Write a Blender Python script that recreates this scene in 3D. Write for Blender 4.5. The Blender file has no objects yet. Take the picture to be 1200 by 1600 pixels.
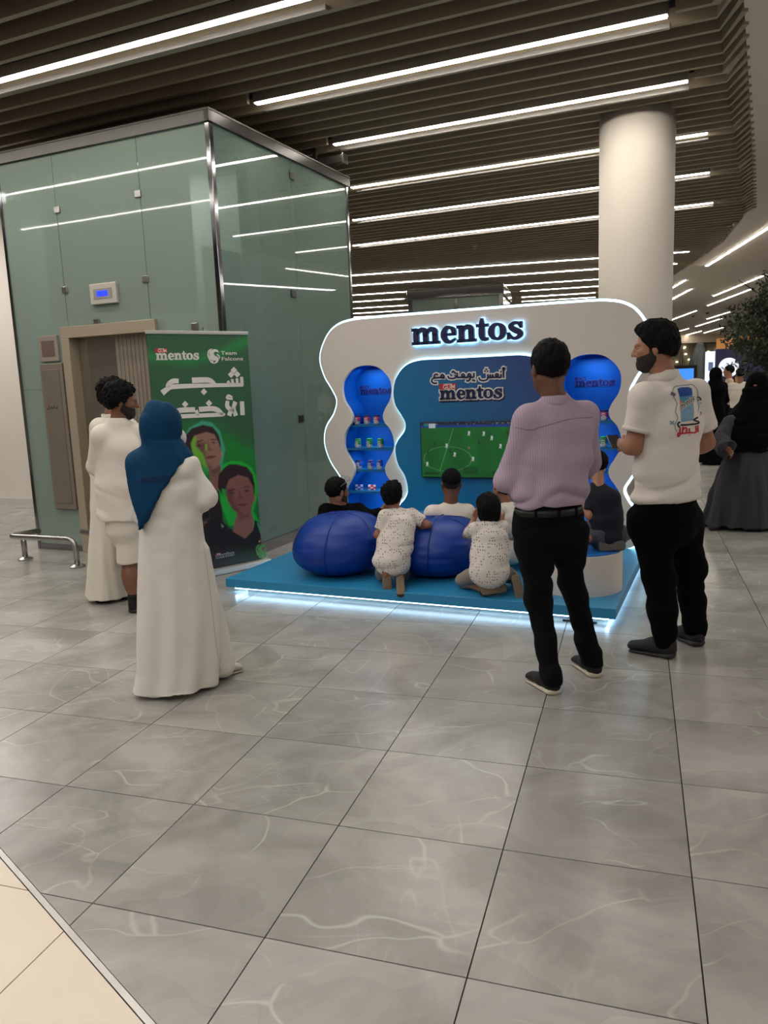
import bpy, bmesh, math, random
import numpy as np
from mathutils import Vector, Matrix
random.seed(7); np.random.seed(7)
SC = bpy.context.scene
COL = SC.collection

# ------------------------------------------------------------------ camera
FPX, PITCH, ROLL, CAMZ = 1218.4, 0.1641, -0.0396, 1.5832
cp, sp, cr, sr = math.cos(PITCH), math.sin(PITCH), math.cos(ROLL), math.sin(ROLL)
cam_d = bpy.data.cameras.new('camera'); cam = bpy.data.objects.new('camera', cam_d); COL.objects.link(cam)
Rv = Vector((cr, sp*sr, cp*sr)); Uv = Vector((-sr, sp*cr, cp*cr)); Dv = Vector((0, cp, -sp))
M = Matrix.Identity(4)
for i in range(3):
    M[i][0], M[i][1], M[i][2] = Rv[i], Uv[i], -Dv[i]
M[2][3] = CAMZ
cam.matrix_world = M
cam_d.sensor_fit = 'VERTICAL'; cam_d.sensor_height = 36; cam_d.lens = FPX/1600*36
cam_d.clip_start = 0.05; cam_d.clip_end = 300
SC.camera = cam
# ------------------------------------------------------------------ world, view
w = bpy.data.worlds.new('world'); SC.world = w; w.use_nodes = True
w.node_tree.nodes['Background'].inputs[0].default_value = (1.0, 0.93, 0.84, 1)
w.node_tree.nodes['Background'].inputs[1].default_value = 0.22
SC.view_settings.view_transform = 'Standard'; SC.view_settings.look = 'None'
SC.view_settings.gamma = 1; SC.view_settings.exposure = 0.14; SC.view_settings.use_curve_mapping = False
try:
    SC.cycles.use_denoising = True; SC.cycles.max_bounces = 7; SC.cycles.diffuse_bounces = 3
    SC.cycles.transparent_max_bounces = 12; SC.cycles.sample_clamp_indirect = 4.0
    SC.cycles.caustics_reflective = False; SC.cycles.caustics_refractive = False
except Exception: pass
def area(name, loc, rot, sx, sy, power, col):
    l = bpy.data.lights.new(name, 'AREA'); l.shape = 'RECTANGLE'; l.size = sx; l.size_y = sy
    l.energy = power; l.color = col
    o = bpy.data.objects.new(name, l); o.location = loc; o.rotation_euler = rot; COL.objects.link(o); return o
LED_COL = (1.0, 0.945, 0.885)
ZROT = math.atan2(-0.410, 0.912)
# the mall's LED rows go on behind and beside the camera; extra fill added
def lamp_row(name, u, v, L, wid=.055, rad=38.0):
    p = (-1.263+.912*u+.410*v, 5.949-.410*u+.912*v, 4.148)
    area(name, p, (0, 0, ZROT), L, wid, rad*math.pi*L*wid, LED_COL)
lamp_row('lamp_row_behind', -1.6, -.86, 9.0); lamp_row('lamp_row_behind', -2.6, -2.5, 8.0); lamp_row('lamp_row_behind', 0.5, -4.1, 9.0)
lamp_row('lamp_row_behind', 0.5, -5.6, 9.0); lamp_row('lamp_row_behind', 0.5, -7.1, 9.0)
lamp_row('left_rows_and_fill', -9.0, .16, 3.5); lamp_row('left_rows_and_fill', -8.6, 1.67, 4.5); lamp_row('left_rows_and_fill', -8.6, 3.15, 4.5); lamp_row('left_rows_and_fill', -8.6, 4.9, 4.5)
lamp_row('left_rows_and_fill', -6.2, 7.0, 3.0); area('left_rows_and_fill', (-6.5, 10.2, 4.1), (0, 0, 0), 2.5, .1, 60, LED_COL)  # the plain area light is fill, added to brighten the white pillar
area('lamp_row_right', (6.5, 4.0, 4.1), (0, 0, 0), .12, 5.0, 75, LED_COL)
area('lamp_row_right', (8.5, 6.0, 4.1), (0, 0, 0), .12, 6.0, 85, LED_COL)
area('corridor_fill', (9.5, 13.0, 4.1), (0, 0, 0), .2, 8.0, 170, LED_COL)  # unseen fill added to give the corridor more light

# ------------------------------------------------------------------ survey helpers
def ray(px, py):
    xr = (px-600)/FPX; ur = (800-py)/FPX
    x = xr*cr-ur*sr; uu = xr*sr+ur*cr
    return np.array([x, cp+uu*sp, -sp+uu*cp])
CO = np.array([0, 0, CAMZ])
def GR(px, py, z=0.0):
    r = ray(px, py); return CO+r*((z-CAMZ)/r[2])
def W(px, py, y):
    r = ray(px, py); return CO+r*(y/r[1])
def PL(px, py, a, n):
    a = np.array(a, float); n = np.array(n, float)
    r = ray(px, py); return CO+r*(n@(a-CO)/(n@r))
U = np.array([.912, -.410, 0]); V = np.array([.410, .912, 0]); O = np.array([-1.263, 5.949, 0])
def UV(u, v, z=0.0): return O+U*u+V*v+np.array([0, 0, z])

# ------------------------------------------------------------------ materials
def s2l(c):
    c = [x/255 for x in c]
    return tuple(x/12.92 if x <= .04045 else ((x+.055)/1.055)**2.4 for x in c)+(1,)
MATS = {}
def mat(name, col, rough=.6, metal=0, emit=None, es=0, bump=0, bscale=40, var=0, vscale=3, alpha=1, spec=.5, coat=0, sheen=0, stretch=(1, 1, 1)):
    if name in MATS: return MATS[name]
    m = bpy.data.materials.new(name); m.use_nodes = True; nt = m.node_tree; b = nt.nodes['Principled BSDF']
    b.inputs['Base Color'].default_value = s2l(col); b.inputs['Roughness'].default_value = rough
    b.inputs['Metallic'].default_value = metal; b.inputs['Alpha'].default_value = alpha
    b.inputs['Specular IOR Level'].default_value = spec
    if coat: b.inputs['Coat Weight'].default_value = coat
    if sheen: b.inputs['Sheen Weight'].default_value = sheen
    if emit:
        b.inputs['Emission Color'].default_value = s2l(emit); b.inputs['Emission Strength'].default_value = es
    if bump or var:
        tc = nt.nodes.new('ShaderNodeTexCoord'); mp = nt.nodes.new('ShaderNodeMapping')
        mp.inputs['Scale'].default_value = stretch
        nt.links.new(tc.outputs['Object'], mp.inputs[0])
    if bump:
        n = nt.nodes.new('ShaderNodeTexNoise'); n.inputs['Scale'].default_value = bscale; n.inputs['Detail'].default_value = 4
        bp = nt.nodes.new('ShaderNodeBump'); bp.inputs['Strength'].default_value = bump; bp.inputs['Distance'].default_value = .01
        nt.links.new(mp.outputs[0], n.inputs['Vector']); nt.links.new(n.outputs[0], bp.inputs['Height']); nt.links.new(bp.outputs[0], b.inputs['Normal'])
    if var:
        n2 = nt.nodes.new('ShaderNodeTexNoise'); n2.inputs['Scale'].default_value = vscale; n2.inputs['Detail'].default_value = 6
        mx = nt.nodes.new('ShaderNodeMix'); mx.data_type = 'RGBA'
        c = s2l(col); mx.inputs[6].default_value = tuple(max(0, x*(1-var)) for x in c[:3])+(1,); mx.inputs[7].default_value = tuple(min(1, x*(1+var)) for x in c[:3])+(1,)
        nt.links.new(mp.outputs[0], n2.inputs['Vector']); nt.links.new(n2.outputs[0], mx.inputs[0]); nt.links.new(mx.outputs[2], b.inputs['Base Color'])
    MATS[name] = m; return m
def wave_mat(name, c1, c2, scale, rough=.8, direction='X'):
    m = mat(name, c1, rough); nt = m.node_tree; b = nt.nodes['Principled BSDF']
    tc = nt.nodes.new('ShaderNodeTexCoord'); wv = nt.nodes.new('ShaderNodeTexWave'); wv.bands_direction = direction
    wv.inputs['Scale'].default_value = scale; wv.inputs['Distortion'].default_value = .3
    mx = nt.nodes.new('ShaderNodeMix'); mx.data_type = 'RGBA'; mx.inputs[6].default_value = s2l(c1); mx.inputs[7].default_value = s2l(c2)
    nt.links.new(tc.outputs['Object'], wv.inputs[0]); nt.links.new(wv.outputs[0], mx.inputs[0]); nt.links.new(mx.outputs[2], b.inputs['Base Color'])
    return m
def attr_mat(name, emit=0, rough=.5):
    m = bpy.data.materials.new(name); m.use_nodes = True; nt = m.node_tree; b = nt.nodes['Principled BSDF']
    a = nt.nodes.new('ShaderNodeVertexColor'); a.layer_name = 'print'; b.inputs['Roughness'].default_value = rough
    nt.links.new(a.outputs[0], b.inputs['Base Color'])
    if emit:
        nt.links.new(a.outputs[0], b.inputs['Emission Color']); b.inputs['Emission Strength'].default_value = emit
        b.inputs['Base Color'].default_value = (0, 0, 0, 1)
        nt.links.remove(b.inputs['Base Color'].links[0]); b.inputs['Base Color'].default_value = (.01, .01, .01, 1)
    return m

# ------------------------------------------------------------------ object helpers
def tag(o, label=None, cat=None, group=None, kind=None):
    if label: o['label'] = label
    if cat: o['category'] = cat
    if group: o['group'] = group
    if kind: o['kind'] = kind
    return o
def thing(name, label, cat, loc=(0, 0, 0), rz=0, group=None):
    o = bpy.data.objects.new(name, None); COL.objects.link(o); o.empty_display_size = .1
    o.location = tuple(loc); o.rotation_euler = (0, 0, rz); return tag(o, label, cat, group)
def link(name, me, m, parent=None, loc=None, rz=0, smooth=False):
    o = bpy.data.objects.new(name, me); COL.objects.link(o)
    if m is not None:
        for x in (m if isinstance(m, (list, tuple)) else [m]): me.materials.append(x)
    if parent: o.parent = parent
    if loc is not None: o.location = tuple(loc)
    o.rotation_euler = (0, 0, rz)
    if smooth and len(me.polygons): me.polygons.foreach_set('use_smooth', [True]*len(me.polygons))
    return o
class MB:
    """collects simple shapes for ONE mesh"""
    def __init__(s): s.v = []; s.f = []
    def add(s, vs, fs):
        b = len(s.v); s.v += [tuple(map(float, p)) for p in vs]; s.f += [tuple(b+i for i in f) for f in fs]; return s
    def box(s, x0, y0, z0, x1, y1, z1):
        return s.add([(x0, y0, z0), (x1, y0, z0), (x1, y1, z0), (x0, y1, z0), (x0, y0, z1), (x1, y0, z1), (x1, y1, z1), (x0, y1, z1)],
                     [(0, 3, 2, 1), (4, 5, 6, 7), (0, 1, 5, 4), (1, 2, 6, 5), (2, 3, 7, 6), (3, 0, 4, 7)])
    def prism(s, poly, z0, z1):
        n = len(poly)
        a = sum(poly[i][0]*poly[(i+1) % n][1]-poly[(i+1) % n][0]*poly[i][1] for i in range(n))
        if a < 0: poly = poly[::-1]
        vs = [(p[0], p[1], z0) for p in poly]+[(p[0], p[1], z1) for p in poly]
        return s.add(vs, [tuple(range(n))[::-1], tuple(range(n, 2*n))]+[(i, (i+1) % n, n+(i+1) % n, n+i) for i in range(n)])
    def tube(s, pts, r, n=10, closed=False, cap=True):
        pts = [np.array(p, float) for p in pts]; k = len(pts); rs = r if isinstance(r, (list, tuple)) else [r]*k
        b = len(s.v); prev = None
        for i, p in enumerate(pts):
            if closed: t = pts[(i+1) % k]-pts[i-1]
            else: t = pts[min(i+1, k-1)]-pts[max(i-1, 0)]
            t = t/(np.linalg.norm(t)+1e-9)
            if prev is None:
                a = np.cross(t, [0, 0, 1]); 
                if np.linalg.norm(a) < .1: a = np.cross(t, [0, 1, 0])
            else: a = prev-t*(prev@t)
            a = a/np.linalg.norm(a); prev = a; c = np.cross(t, a)
            for j in range(n):
                q = 2*math.pi*j/n; s.v.append(tuple(p+rs[i]*(a*math.cos(q)+c*math.sin(q))))
        for i in range(k if closed else k-1):
            for j in range(n):
                i2 = (i+1) % k
                s.f.append((b+i*n+j, b+i*n+(j+1) % n, b+i2*n+(j+1) % n, b+i2*n+j))
        if cap and not closed:
            s.f.append(tuple(b+j for j in range(n))[::-1]); s.f.append(tuple(b+(k-1)*n+j for j in range(n)))
        return s
    def lathe(s, prof, n=24, c=(0, 0, 0)):
        b = len(s.v); k = len(prof)
        for r, z in prof:
            for j in range(n):
                q = 2*math.pi*j/n; s.v.append((c[0]+r*math.cos(q), c[1]+r*math.sin(q), c[2]+z))
        for i in range(k-1):
            for j in range(n): s.f.append((b+i*n+j, b+i*n+(j+1) % n, b+(i+1)*n+(j+1) % n, b+(i+1)*n+j))
        s.f.append(tuple(b+j for j in range(n))[::-1]); s.f.append(tuple(b+(k-1)*n+j for j in range(n)))
        return s
    def mesh(s, name):
        me = bpy.data.meshes.new(name); me.from_pydata(s.v, [], s.f); me.update(); return me
    def build(s, name, m, parent=None, loc=None, rz=0, smooth=False, bevel=0):
        o = link(name, s.mesh(name), m, parent, loc, rz, smooth)
        if bevel:
            md = o.modifiers.new('bevel', 'BEVEL'); md.width = bevel; md.segments = 2; md.limit_method = 'ANGLE'; md.angle_limit = .7
        return o
def catmull(pts, k=6, closed=False):
    pts = [np.array(p, float) for p in pts]; n = len(pts); out = []
    rng = range(n) if closed else range(n-1)
    for i in rng:
        p1, p2 = pts[i], pts[(i+1) % n]
        p0 = pts[i-1] if (closed or i > 0) else p1*2-p2
        p3 = pts[(i+2) % n] if (closed or i+2 < n) else p2*2-p1
        for j in range(k):
            t = j/k; out.append(.5*((2*p1)+(-p0+p2)*t+(2*p0-5*p1+4*p2-p3)*t*t+(-p0+3*p1-3*p2+p3)*t**3))
    if not closed: out.append(pts[-1])
    return out
def plate(name, contours, depth, m, parent, holes_ok=True, loc=None, bevel=0):
    """flat plate standing in the local xz plane, from y=-depth to 0, contours = outer + holes"""
    cu = bpy.data.curves.new(name, 'CURVE'); cu.dimensions = '2D'; cu.fill_mode = 'BOTH'; cu.extrude = depth/2
    if bevel: cu.bevel_depth = bevel; cu.bevel_resolution = 1; cu.offset = -bevel
    for c in contours:
        sp_ = cu.splines.new('POLY'); sp_.points.add(len(c)-1); sp_.use_cyclic_u = True
        for i, p in enumerate(c): sp_.points[i].co = (float(p[0]), float(p[1]), 0, 1)
    t = bpy.data.objects.new('t', cu); COL.objects.link(t)
    dg = bpy.context.evaluated_depsgraph_get(); me = bpy.data.meshes.new_from_object(t.evaluated_get(dg))
    bpy.data.objects.remove(t); 
    me.transform(Matrix(((1, 0, 0, 0), (0, 0, -1, -depth/2), (0, 1, 0, 0), (0, 0, 0, 1))))
    me.name = name
    return link(name, me, m, parent, loc)
def copy_tree(o, parent=None):
    c = o.copy(); COL.objects.link(c); c.parent = parent
    for ch in [x for x in CHILDREN(o)]: copy_tree(ch, c)
    return c
def CHILDREN(o): return [x for x in bpy.data.objects if x.parent == o]

# ------------------------------------------------------------------ stroke lettering (2-D prisms)
class INK:
    def __init__(s): s.q = []                     # list of polygons (x, y)
    def rect(s, x0, y0, x1, y1): s.q.append([(x0, y0), (x1, y0), (x1, y1), (x0, y1)])
    def poly(s, p): s.q.append(list(p))
    def stroke(s, pts, k=5, closed=False, grow=0, smooth=True, cap=0):
        p3 = [np.array([p[0], p[1], p[2]], float) for p in pts]
        c = catmull(p3, k, closed) if smooth and len(p3) > 2 else p3
        n = len(c); L = []; R = []
        for i in range(n):
            t = (c[(i+1) % n]-c[i-1])[:2] if closed else (c[min(i+1, n-1)]-c[max(i-1, 0)])[:2]
            t = t/(np.linalg.norm(t)+1e-9); nn = np.array([-t[1], t[0]])
            h = c[i][2]/2+grow
            base = c[i][:2].copy()
            if not closed and i == 0: base = base-t*(grow+cap)
            if not closed and i == n-1: base = base+t*(grow+cap)
            L.append(base+nn*h); R.append(base-nn*h)
        for i in range(n if closed else n-1):
            j = (i+1) % n; s.q.append([tuple(L[i]), tuple(R[i]), tuple(R[j]), tuple(L[j])])
    def map(s, fn): o = INK(); o.q = [[tuple(fn(*p)) for p in q] for q in s.q]; return o
    def solid(s, mb, y0, y1):
        """prisms in local xz plane between y0 (front, smaller) and y1"""
        for q in s.q:
            n = len(q); a = sum(q[i][0]*q[(i+1) % n][1]-q[(i+1) % n][0]*q[i][1] for i in range(n))
            if abs(a) < 1e-12: continue
            if a < 0: q = q[::-1]
            vs = [(p[0], y0, p[1]) for p in q]+[(p[0], y1, p[1]) for p in q]
            mb.add(vs, [tuple(range(n)), tuple(range(n, 2*n))[::-1]]+[(i, i+n, (i+1) % n+n, (i+1) % n) for i in range(n)])
        return mb
def slab_word(g=0.0):
    """bold slab serif word, x-height 1, returns INK (grow g)"""
    K = INK()
    def R(x0, y0, x1, y1, o=0): K.rect(x0+o-g, y0-g, x1+o+g, y1+g)
    def S(pts, o=0, closed=False): K.stroke([(p[0]+o, p[1], p[2]) for p in pts], closed=closed, grow=g)
    def arch(o): S([(.38, .62, .10), (.50, .84, .20), (.72, .90, .26), (.90, .78, .32), (.93, .5, .30)], o)
    # m
    R(.0, .86, .3, 1.0); R(.12, 0, .44, .98); R(0, 0, .56, .14)
    arch(0); R(.78, 0, 1.08, .6); R(.66, 0, 1.20, .14)
    arch(.64); R(.78, 0, 1.08, .6, .64); R(.66, 0, 1.22, .14, .64)
    # e
    o = 1.95
    S([(.90, .50, .22), (.86, .76, .26), (.62, .94, .14), (.36, .88, .24), (.20, .5, .34), (.36, .14, .26), (.64, .05, .15), (.98, .22, .06)], o); R(.3, .45, 1.0, .57, o)
    # n
    o = 3.05
    R(.0, .86, .3, 1.0, o); R(.12, 0, .44, .98, o); R(0, 0, .56, .14, o); arch(o); R(.78, 0, 1.08, .6, o); R(.66, 0, 1.22, .14, o)
    # t
    o = 4.33
    R(0, .86, .74, 1.0, o); S([(.34, 1.34, .10), (.33, 1.1, .24), (.33, .7, .32), (.34, .3, .32), (.46, .1, .22), (.72, .10, .12)], o)
    # o
    o = 5.1
    pts = []
    for i in range(16):
        a = 2*math.pi*i/16; t = abs(math.cos(a)); pts.append((.54+.38*math.cos(a), .5+.44*math.sin(a), .13+.21*t*t))
    S(pts, o, True)
    # s
    o = 6.25
    S([(.86, .70, .08), (.70, .93, .13), (.42, .93, .15), (.24, .74, .24), (.48, .54, .30), (.76, .40, .30), (.84, .24, .26), (.62, .05, .15), (.34, .06, .13), (.14, .32, .08)], o)
    R(.82, .66, .94, 1.0, o); R(.04, 0, .16, .38, o)
    return K
WORDW = 7.2
def text_mesh(s, size, depth=.002, bold=0.0):
    cu = bpy.data.curves.new('t', 'FONT'); cu.body = s; cu.size = size; cu.extrude = depth/2; cu.offset = bold
    t = bpy.data.objects.new('t', cu); COL.objects.link(t)
    dg = bpy.context.evaluated_depsgraph_get(); me = bpy.data.meshes.new_from_object(t.evaluated_get(dg)); bpy.data.objects.remove(t)
    me.transform(Matrix(((1, 0, 0, 0), (0, 0, -1, 0), (0, 1, 0, 0), (0, 0, 0, 1))))
    return me

# ------------------------------------------------------------------ numpy noise
def _h(i, j, k, s=0):
    n = (i*374761393+j*668265263+k*2147483647+s*974634777) & 0xffffffff
    n = ((n ^ (n >> 13))*1274126177) & 0xffffffff
    return ((n ^ (n >> 16)) & 0xffff)/65535.0*2-1
def vnoise(P, s=0):
    P = np.asarray(P, float); i = np.floor(P).astype(np.int64); f = P-i; f = f*f*(3-2*f)
    r = 0
    for a in (0, 1):
        for b in (0, 1):
            for c in (0, 1):
                wgt = (f[:, 0] if a else 1-f[:, 0])*(f[:, 1] if b else 1-f[:, 1])*(f[:, 2] if c else 1-f[:, 2])
                r = r+wgt*_h(i[:, 0]+a, i[:, 1]+b, i[:, 2]+c, s)
    return r
def fnoise(P, s=0, oct=2):
    r = 0; a = 1
    for o in range(oct): r = r+a*vnoise(P*2**o, s+o); a *= .5
    return r
# ================================================================== SETTING
# ---- materials
M_tile = bpy.data.materials.new('grey_marble_tile'); M_tile.use_nodes = True
def marble(m, base, dark, vein, rough, vein_amt):
    nt = m.node_tree; b = nt.nodes['Principled BSDF']; N = nt.nodes.new; Lk = nt.links.new
    tc = N('ShaderNodeTexCoord'); oi = N('ShaderNodeObjectInfo'); geo = N('ShaderNodeNewGeometry')
    cmb = N('ShaderNodeCombineXYZ'); mul = N('ShaderNodeMath'); mul.operation = 'MULTIPLY'; mul.inputs[1].default_value = 37
    Lk(oi.outputs['Random'], mul.inputs[0]); Lk(mul.outputs[0], cmb.inputs[2])
    add = N('ShaderNodeVectorMath'); add.operation = 'ADD'; Lk(geo.outputs['Position'], add.inputs[0]); Lk(cmb.outputs[0], add.inputs[1])
    n1 = N('ShaderNodeTexNoise'); n1.inputs['Scale'].default_value = 1.8; n1.inputs['Detail'].default_value = 8; n1.inputs['Roughness'].default_value = .6; n1.inputs['Distortion'].default_value = .8
    Lk(add.outputs[0], n1.inputs['Vector'])
    mx = N('ShaderNodeMix'); mx.data_type = 'RGBA'; mx.inputs[6].default_value = s2l(dark); mx.inputs[7].default_value = s2l(base)
    rp = N('ShaderNodeValToRGB'); rp.color_ramp.elements[0].position = .35; rp.color_ramp.elements[1].position = .62
    Lk(n1.outputs[0], rp.inputs[0]); Lk(rp.outputs[0], mx.inputs[0])
    # veins : thin ridges of stretched, rotated noise
    last = mx.outputs[2]
    for sc, st, thr, amt, rz in ((.75, (1, 3.4, 1), .006, vein_amt*.8, .35), (1.25, (1.0, 4.2, 1), .005, vein_amt*.6, .75), (.55, (2.4, 1, 1), .003, vein_amt*.8, .5)):
        mp = N('ShaderNodeMapping'); mp.inputs['Scale'].default_value = st; mp.inputs['Rotation'].default_value = (0, 0, rz)
        Lk(add.outputs[0], mp.inputs[0])
        n2 = N('ShaderNodeTexNoise'); n2.inputs['Scale'].default_value = sc; n2.inputs['Detail'].default_value = 2.5; n2.inputs['Distortion'].default_value = .25
        Lk(mp.outputs[0], n2.inputs['Vector'])
        sb = N('ShaderNodeMath'); sb.operation = 'SUBTRACT'; sb.inputs[1].default_value = .5; Lk(n2.outputs[0], sb.inputs[0])
        ab = N('ShaderNodeMath'); ab.operation = 'ABSOLUTE'; Lk(sb.outputs[0], ab.inputs[0])
        mr = N('ShaderNodeMapRange'); mr.inputs[1].default_value = 0; mr.inputs[2].default_value = thr; mr.inputs[3].default_value = amt; mr.inputs[4].default_value = 0
        Lk(ab.outputs[0], mr.inputs[0])
        n3 = N('ShaderNodeTexNoise'); n3.inputs['Scale'].default_value = 1.6; Lk(add.outputs[0], n3.inputs['Vector'])
        m3 = N('ShaderNodeMapRange'); m3.inputs[1].default_value = .5; m3.inputs[2].default_value = .66; Lk(n3.outputs[0], m3.inputs[0])
        pr = N('ShaderNodeMath'); pr.operation = 'MULTIPLY'; Lk(mr.outputs[0], pr.inputs[0]); Lk(m3.outputs[0], pr.inputs[1])
        m2 = N('ShaderNodeMix'); m2.data_type = 'RGBA'; m2.inputs[7].default_value = s2l(vein)
        Lk(pr.outputs[0], m2.inputs[0]); Lk(last, m2.inputs[6]); last = m2.outputs[2]
    dn = N('ShaderNodeTexNoise'); dn.inputs['Scale'].default_value = 2.2; Lk(add.outputs[0], dn.inputs['Vector'])
    dm = N('ShaderNodeVectorMath'); dm.operation = 'SCALE'; dm.inputs['Scale'].default_value = .5; Lk(dn.outputs['Color'], dm.inputs[0])
    da = N('ShaderNodeVectorMath'); da.operation = 'ADD'; Lk(add.outputs[0], da.inputs[0]); Lk(dm.outputs[0], da.inputs[1])
    fm = N('ShaderNodeMapping'); fm.inputs['Scale'].default_value = (1, 2.2, 1); fm.inputs['Rotation'].default_value = (0, 0, .6); Lk(da.outputs[0], fm.inputs[0])
    v1 = N('ShaderNodeTexVoronoi'); v1.inputs['Scale'].default_value = 2.1; Lk(fm.outputs[0], v1.inputs['Vector'])
    sv = N('ShaderNodeSeparateColor'); Lk(v1.outputs['Color'], sv.inputs[0]); vm = N('ShaderNodeMapRange'); vm.inputs[3].default_value = .93; vm.inputs[4].default_value = 1.06; Lk(sv.outputs[0], vm.inputs[0])
    h0 = N('ShaderNodeHueSaturation'); Lk(vm.outputs[0], h0.inputs['Value']); Lk(last, h0.inputs['Color']); last = h0.outputs[0]
    v2 = N('ShaderNodeTexVoronoi'); v2.feature = 'DISTANCE_TO_EDGE'; v2.inputs['Scale'].default_value = 1.3; Lk(fm.outputs[0], v2.inputs['Vector'])
    c2 = N('ShaderNodeMapRange'); c2.inputs[1].default_value = 0; c2.inputs[2].default_value = .013; c2.inputs[3].default_value = vein_amt; c2.inputs[4].default_value = 0; Lk(v2.outputs['Distance'], c2.inputs[0])
    n5 = N('ShaderNodeTexNoise'); n5.inputs['Scale'].default_value = 1.9; Lk(fm.outputs[0], n5.inputs['Vector']); m5 = N('ShaderNodeMapRange'); m5.inputs[1].default_value = .46; m5.inputs[2].default_value = .6; Lk(n5.outputs[0], m5.inputs[0])
    p5 = N('ShaderNodeMath'); p5.operation = 'MULTIPLY'; Lk(c2.outputs[0], p5.inputs[0]); Lk(m5.outputs[0], p5.inputs[1])
    x5 = N('ShaderNodeMix'); x5.data_type = 'RGBA'; x5.inputs[7].default_value = s2l(vein); Lk(p5.outputs[0], x5.inputs[0]); Lk(last, x5.inputs[6]); last = x5.outputs[2]
    hv = N('ShaderNodeHueSaturation'); vr = N('ShaderNodeMapRange'); vr.inputs[3].default_value = .90; vr.inputs[4].default_value = 1.07
    Lk(oi.outputs['Random'], vr.inputs[0]); Lk(vr.outputs[0], hv.inputs['Value']); Lk(last, hv.inputs['Color']); last = hv.outputs[0]
    Lk(last, b.inputs['Base Color']); b.inputs['Roughness'].default_value = rough; b.inputs['Specular IOR Level'].default_value = .5
marble(M_tile, (174, 171, 165), (146, 143, 137), (205, 202, 192), .24, .6)
M_cream_tile = mat('cream_tile', (232, 217, 196), .25, var=.03, vscale=4)
M_grout = mat('dark_grout', (70, 58, 50), .8, bump=.2)
M_steel = mat('brushed_steel', (178, 176, 172), .28, 1, bump=.05, bscale=200)
M_chrome = mat('polished_steel', (150, 150, 152), .12, 1, var=.1)
M_slat = mat('brown_slat', (156, 143, 120), .5, var=.06, vscale=6, stretch=(1, 1, 12))
M_void = mat('dark_ceiling_void', (30, 27, 25), .9, var=.2)
M_white = mat('white_plaster', (222, 214, 204), .7, bump=.03, bscale=60)
M_ceil = mat('pale_ceiling_plaster', (226, 218, 206), .75, bump=.03, bscale=30)
M_led = mat('led_diffuser', (255, 250, 240), .4, emit=(255, 246, 232), es=38)
M_alu = mat('aluminium_housing', (150, 146, 142), .35, .6, var=.05)

# ---- floor: tiles as parts, 0.6 m
floor = tag(thing('floor', None, None), kind='structure')
fb = MB().box(-30, -3, -.06, 40, 75, -.012); fb.build('floor_bed', M_grout, floor)
YAW = -.3158; cy_, sy_ = math.cos(YAW), math.sin(YAW); GX, GY = -1.6128*.6, 3.7198*.6; T = .6
b0 = GR(0, 1332)[:2]; b1 = GR(235, 1600)[:2]; bd = (b1-b0)/np.linalg.norm(b1-b0); bn = np.array([-bd[1], bd[0]])
if bn@(np.array([0, 5.])-b0) < 0: bn = -bn       # +bn side = grey tiles
def clip(poly, n, o, d):
    out = []
    for i in range(len(poly)):
        a, b = np.array(poly[i]), np.array(poly[(i+1) % len(poly)]); da, db = n@(a-o)-d, n@(b-o)-d
        if da >= 0: out.append(tuple(a))
        if da*db < 0: out.append(tuple(a+(b-a)*(da/(da-db))))
    return out
def g2w(i, j): return np.array([GX+(i*cy_-j*sy_)*T, GY+(i*sy_+j*cy_)*T])
def prj(x, y, z):
    p = Vector((x, y, z-CAMZ)); d = p.dot(Dv)
    if d < .05: return None
    return 600+FPX*p.dot(Rv)/d, 800-FPX*p.dot(Uv)/d
g = .0022
tile_box = MB().box(g, g, -.02, T-g, T-g, 0); tm = tile_box.mesh('tile')
bmt = bmesh.new(); bmt.from_mesh(tm); bmesh.ops.bevel(bmt, geom=[e for e in bmt.edges if all(v.co.z > -.001 for v in e.verts)], offset=.0012, segments=1); bmt.to_mesh(tm); bmt.free()
tm.materials.append(M_tile)
far = MB(); ntile = 0
cand = []
for i in range(-60, 60):
    for j in range(-12, 110):
        c = g2w(i+.5, j+.5)
        if c[1] < -1.5: continue
        cand.append((c[0]**2+c[1]**2, i, j, c))
cand.sort(key=lambda t: t[0])
for d2, i, j, c in cand:
    q = [prj(*(list(g2w(i+a, j+b))+[0])) for a, b in ((0, 0), (1, 0), (1, 1), (0, 1))]
    if any(p is None for p in q):
        vis = False
    else:
        vis = max(p[0] for p in q) > -5 and min(p[0] for p in q) < 1205 and max(p[1] for p in q) > 590 and min(p[1] for p in q) < 1605
    if not vis and d2 > 110: continue
    cs = [g2w(i+a/T, j+b/T) for a, b in ((g, g), (T-g, g), (T-g, T-g), (g, T-g))]
    ds = [bn@(p-b0) for p in cs]
    if vis and d2 < 150 and ntile < 300:
        if min(ds) > .02:
            o = bpy.data.objects.new('tile', tm); COL.objects.link(o); o.parent = floor
            o.location = (*g2w(i, j), 0); o.rotation_euler = (0, 0, YAW); ntile += 1
        else:
            P = clip(cs, bn, b0, .012)
            if len(P) > 2: MB().prism(P, -.02, 0).build('tile', M_tile, floor); ntile += 1
            P = clip(cs, -bn, b0, .012)
            if len(P) > 2: tag(MB().prism(P, -.02, 0).build('tile', M_cream_tile, floor), 'cream floor tile'); ntile += 1
    else:
        P = cs if min(ds) > .02 else clip(cs, bn, b0, .012)
        if len(P) > 2: far.add([(p[0], p[1], 0) for p in P], [tuple(range(len(P)))])
        if min(ds) < .02:
            pass
tag(far.build('distant_tiles', M_tile, floor), kind='stuff')
e0 = b0-bd*6; e1 = b1+bd*4
P = [e0+bn*.009, e1+bn*.009, e1-bn*.009, e0-bn*.009]
tag(MB().prism([tuple(p) for p in P], -.02, .0015).build('threshold_strip', M_steel, floor), 'metal strip between grey and cream tiles')

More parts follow.
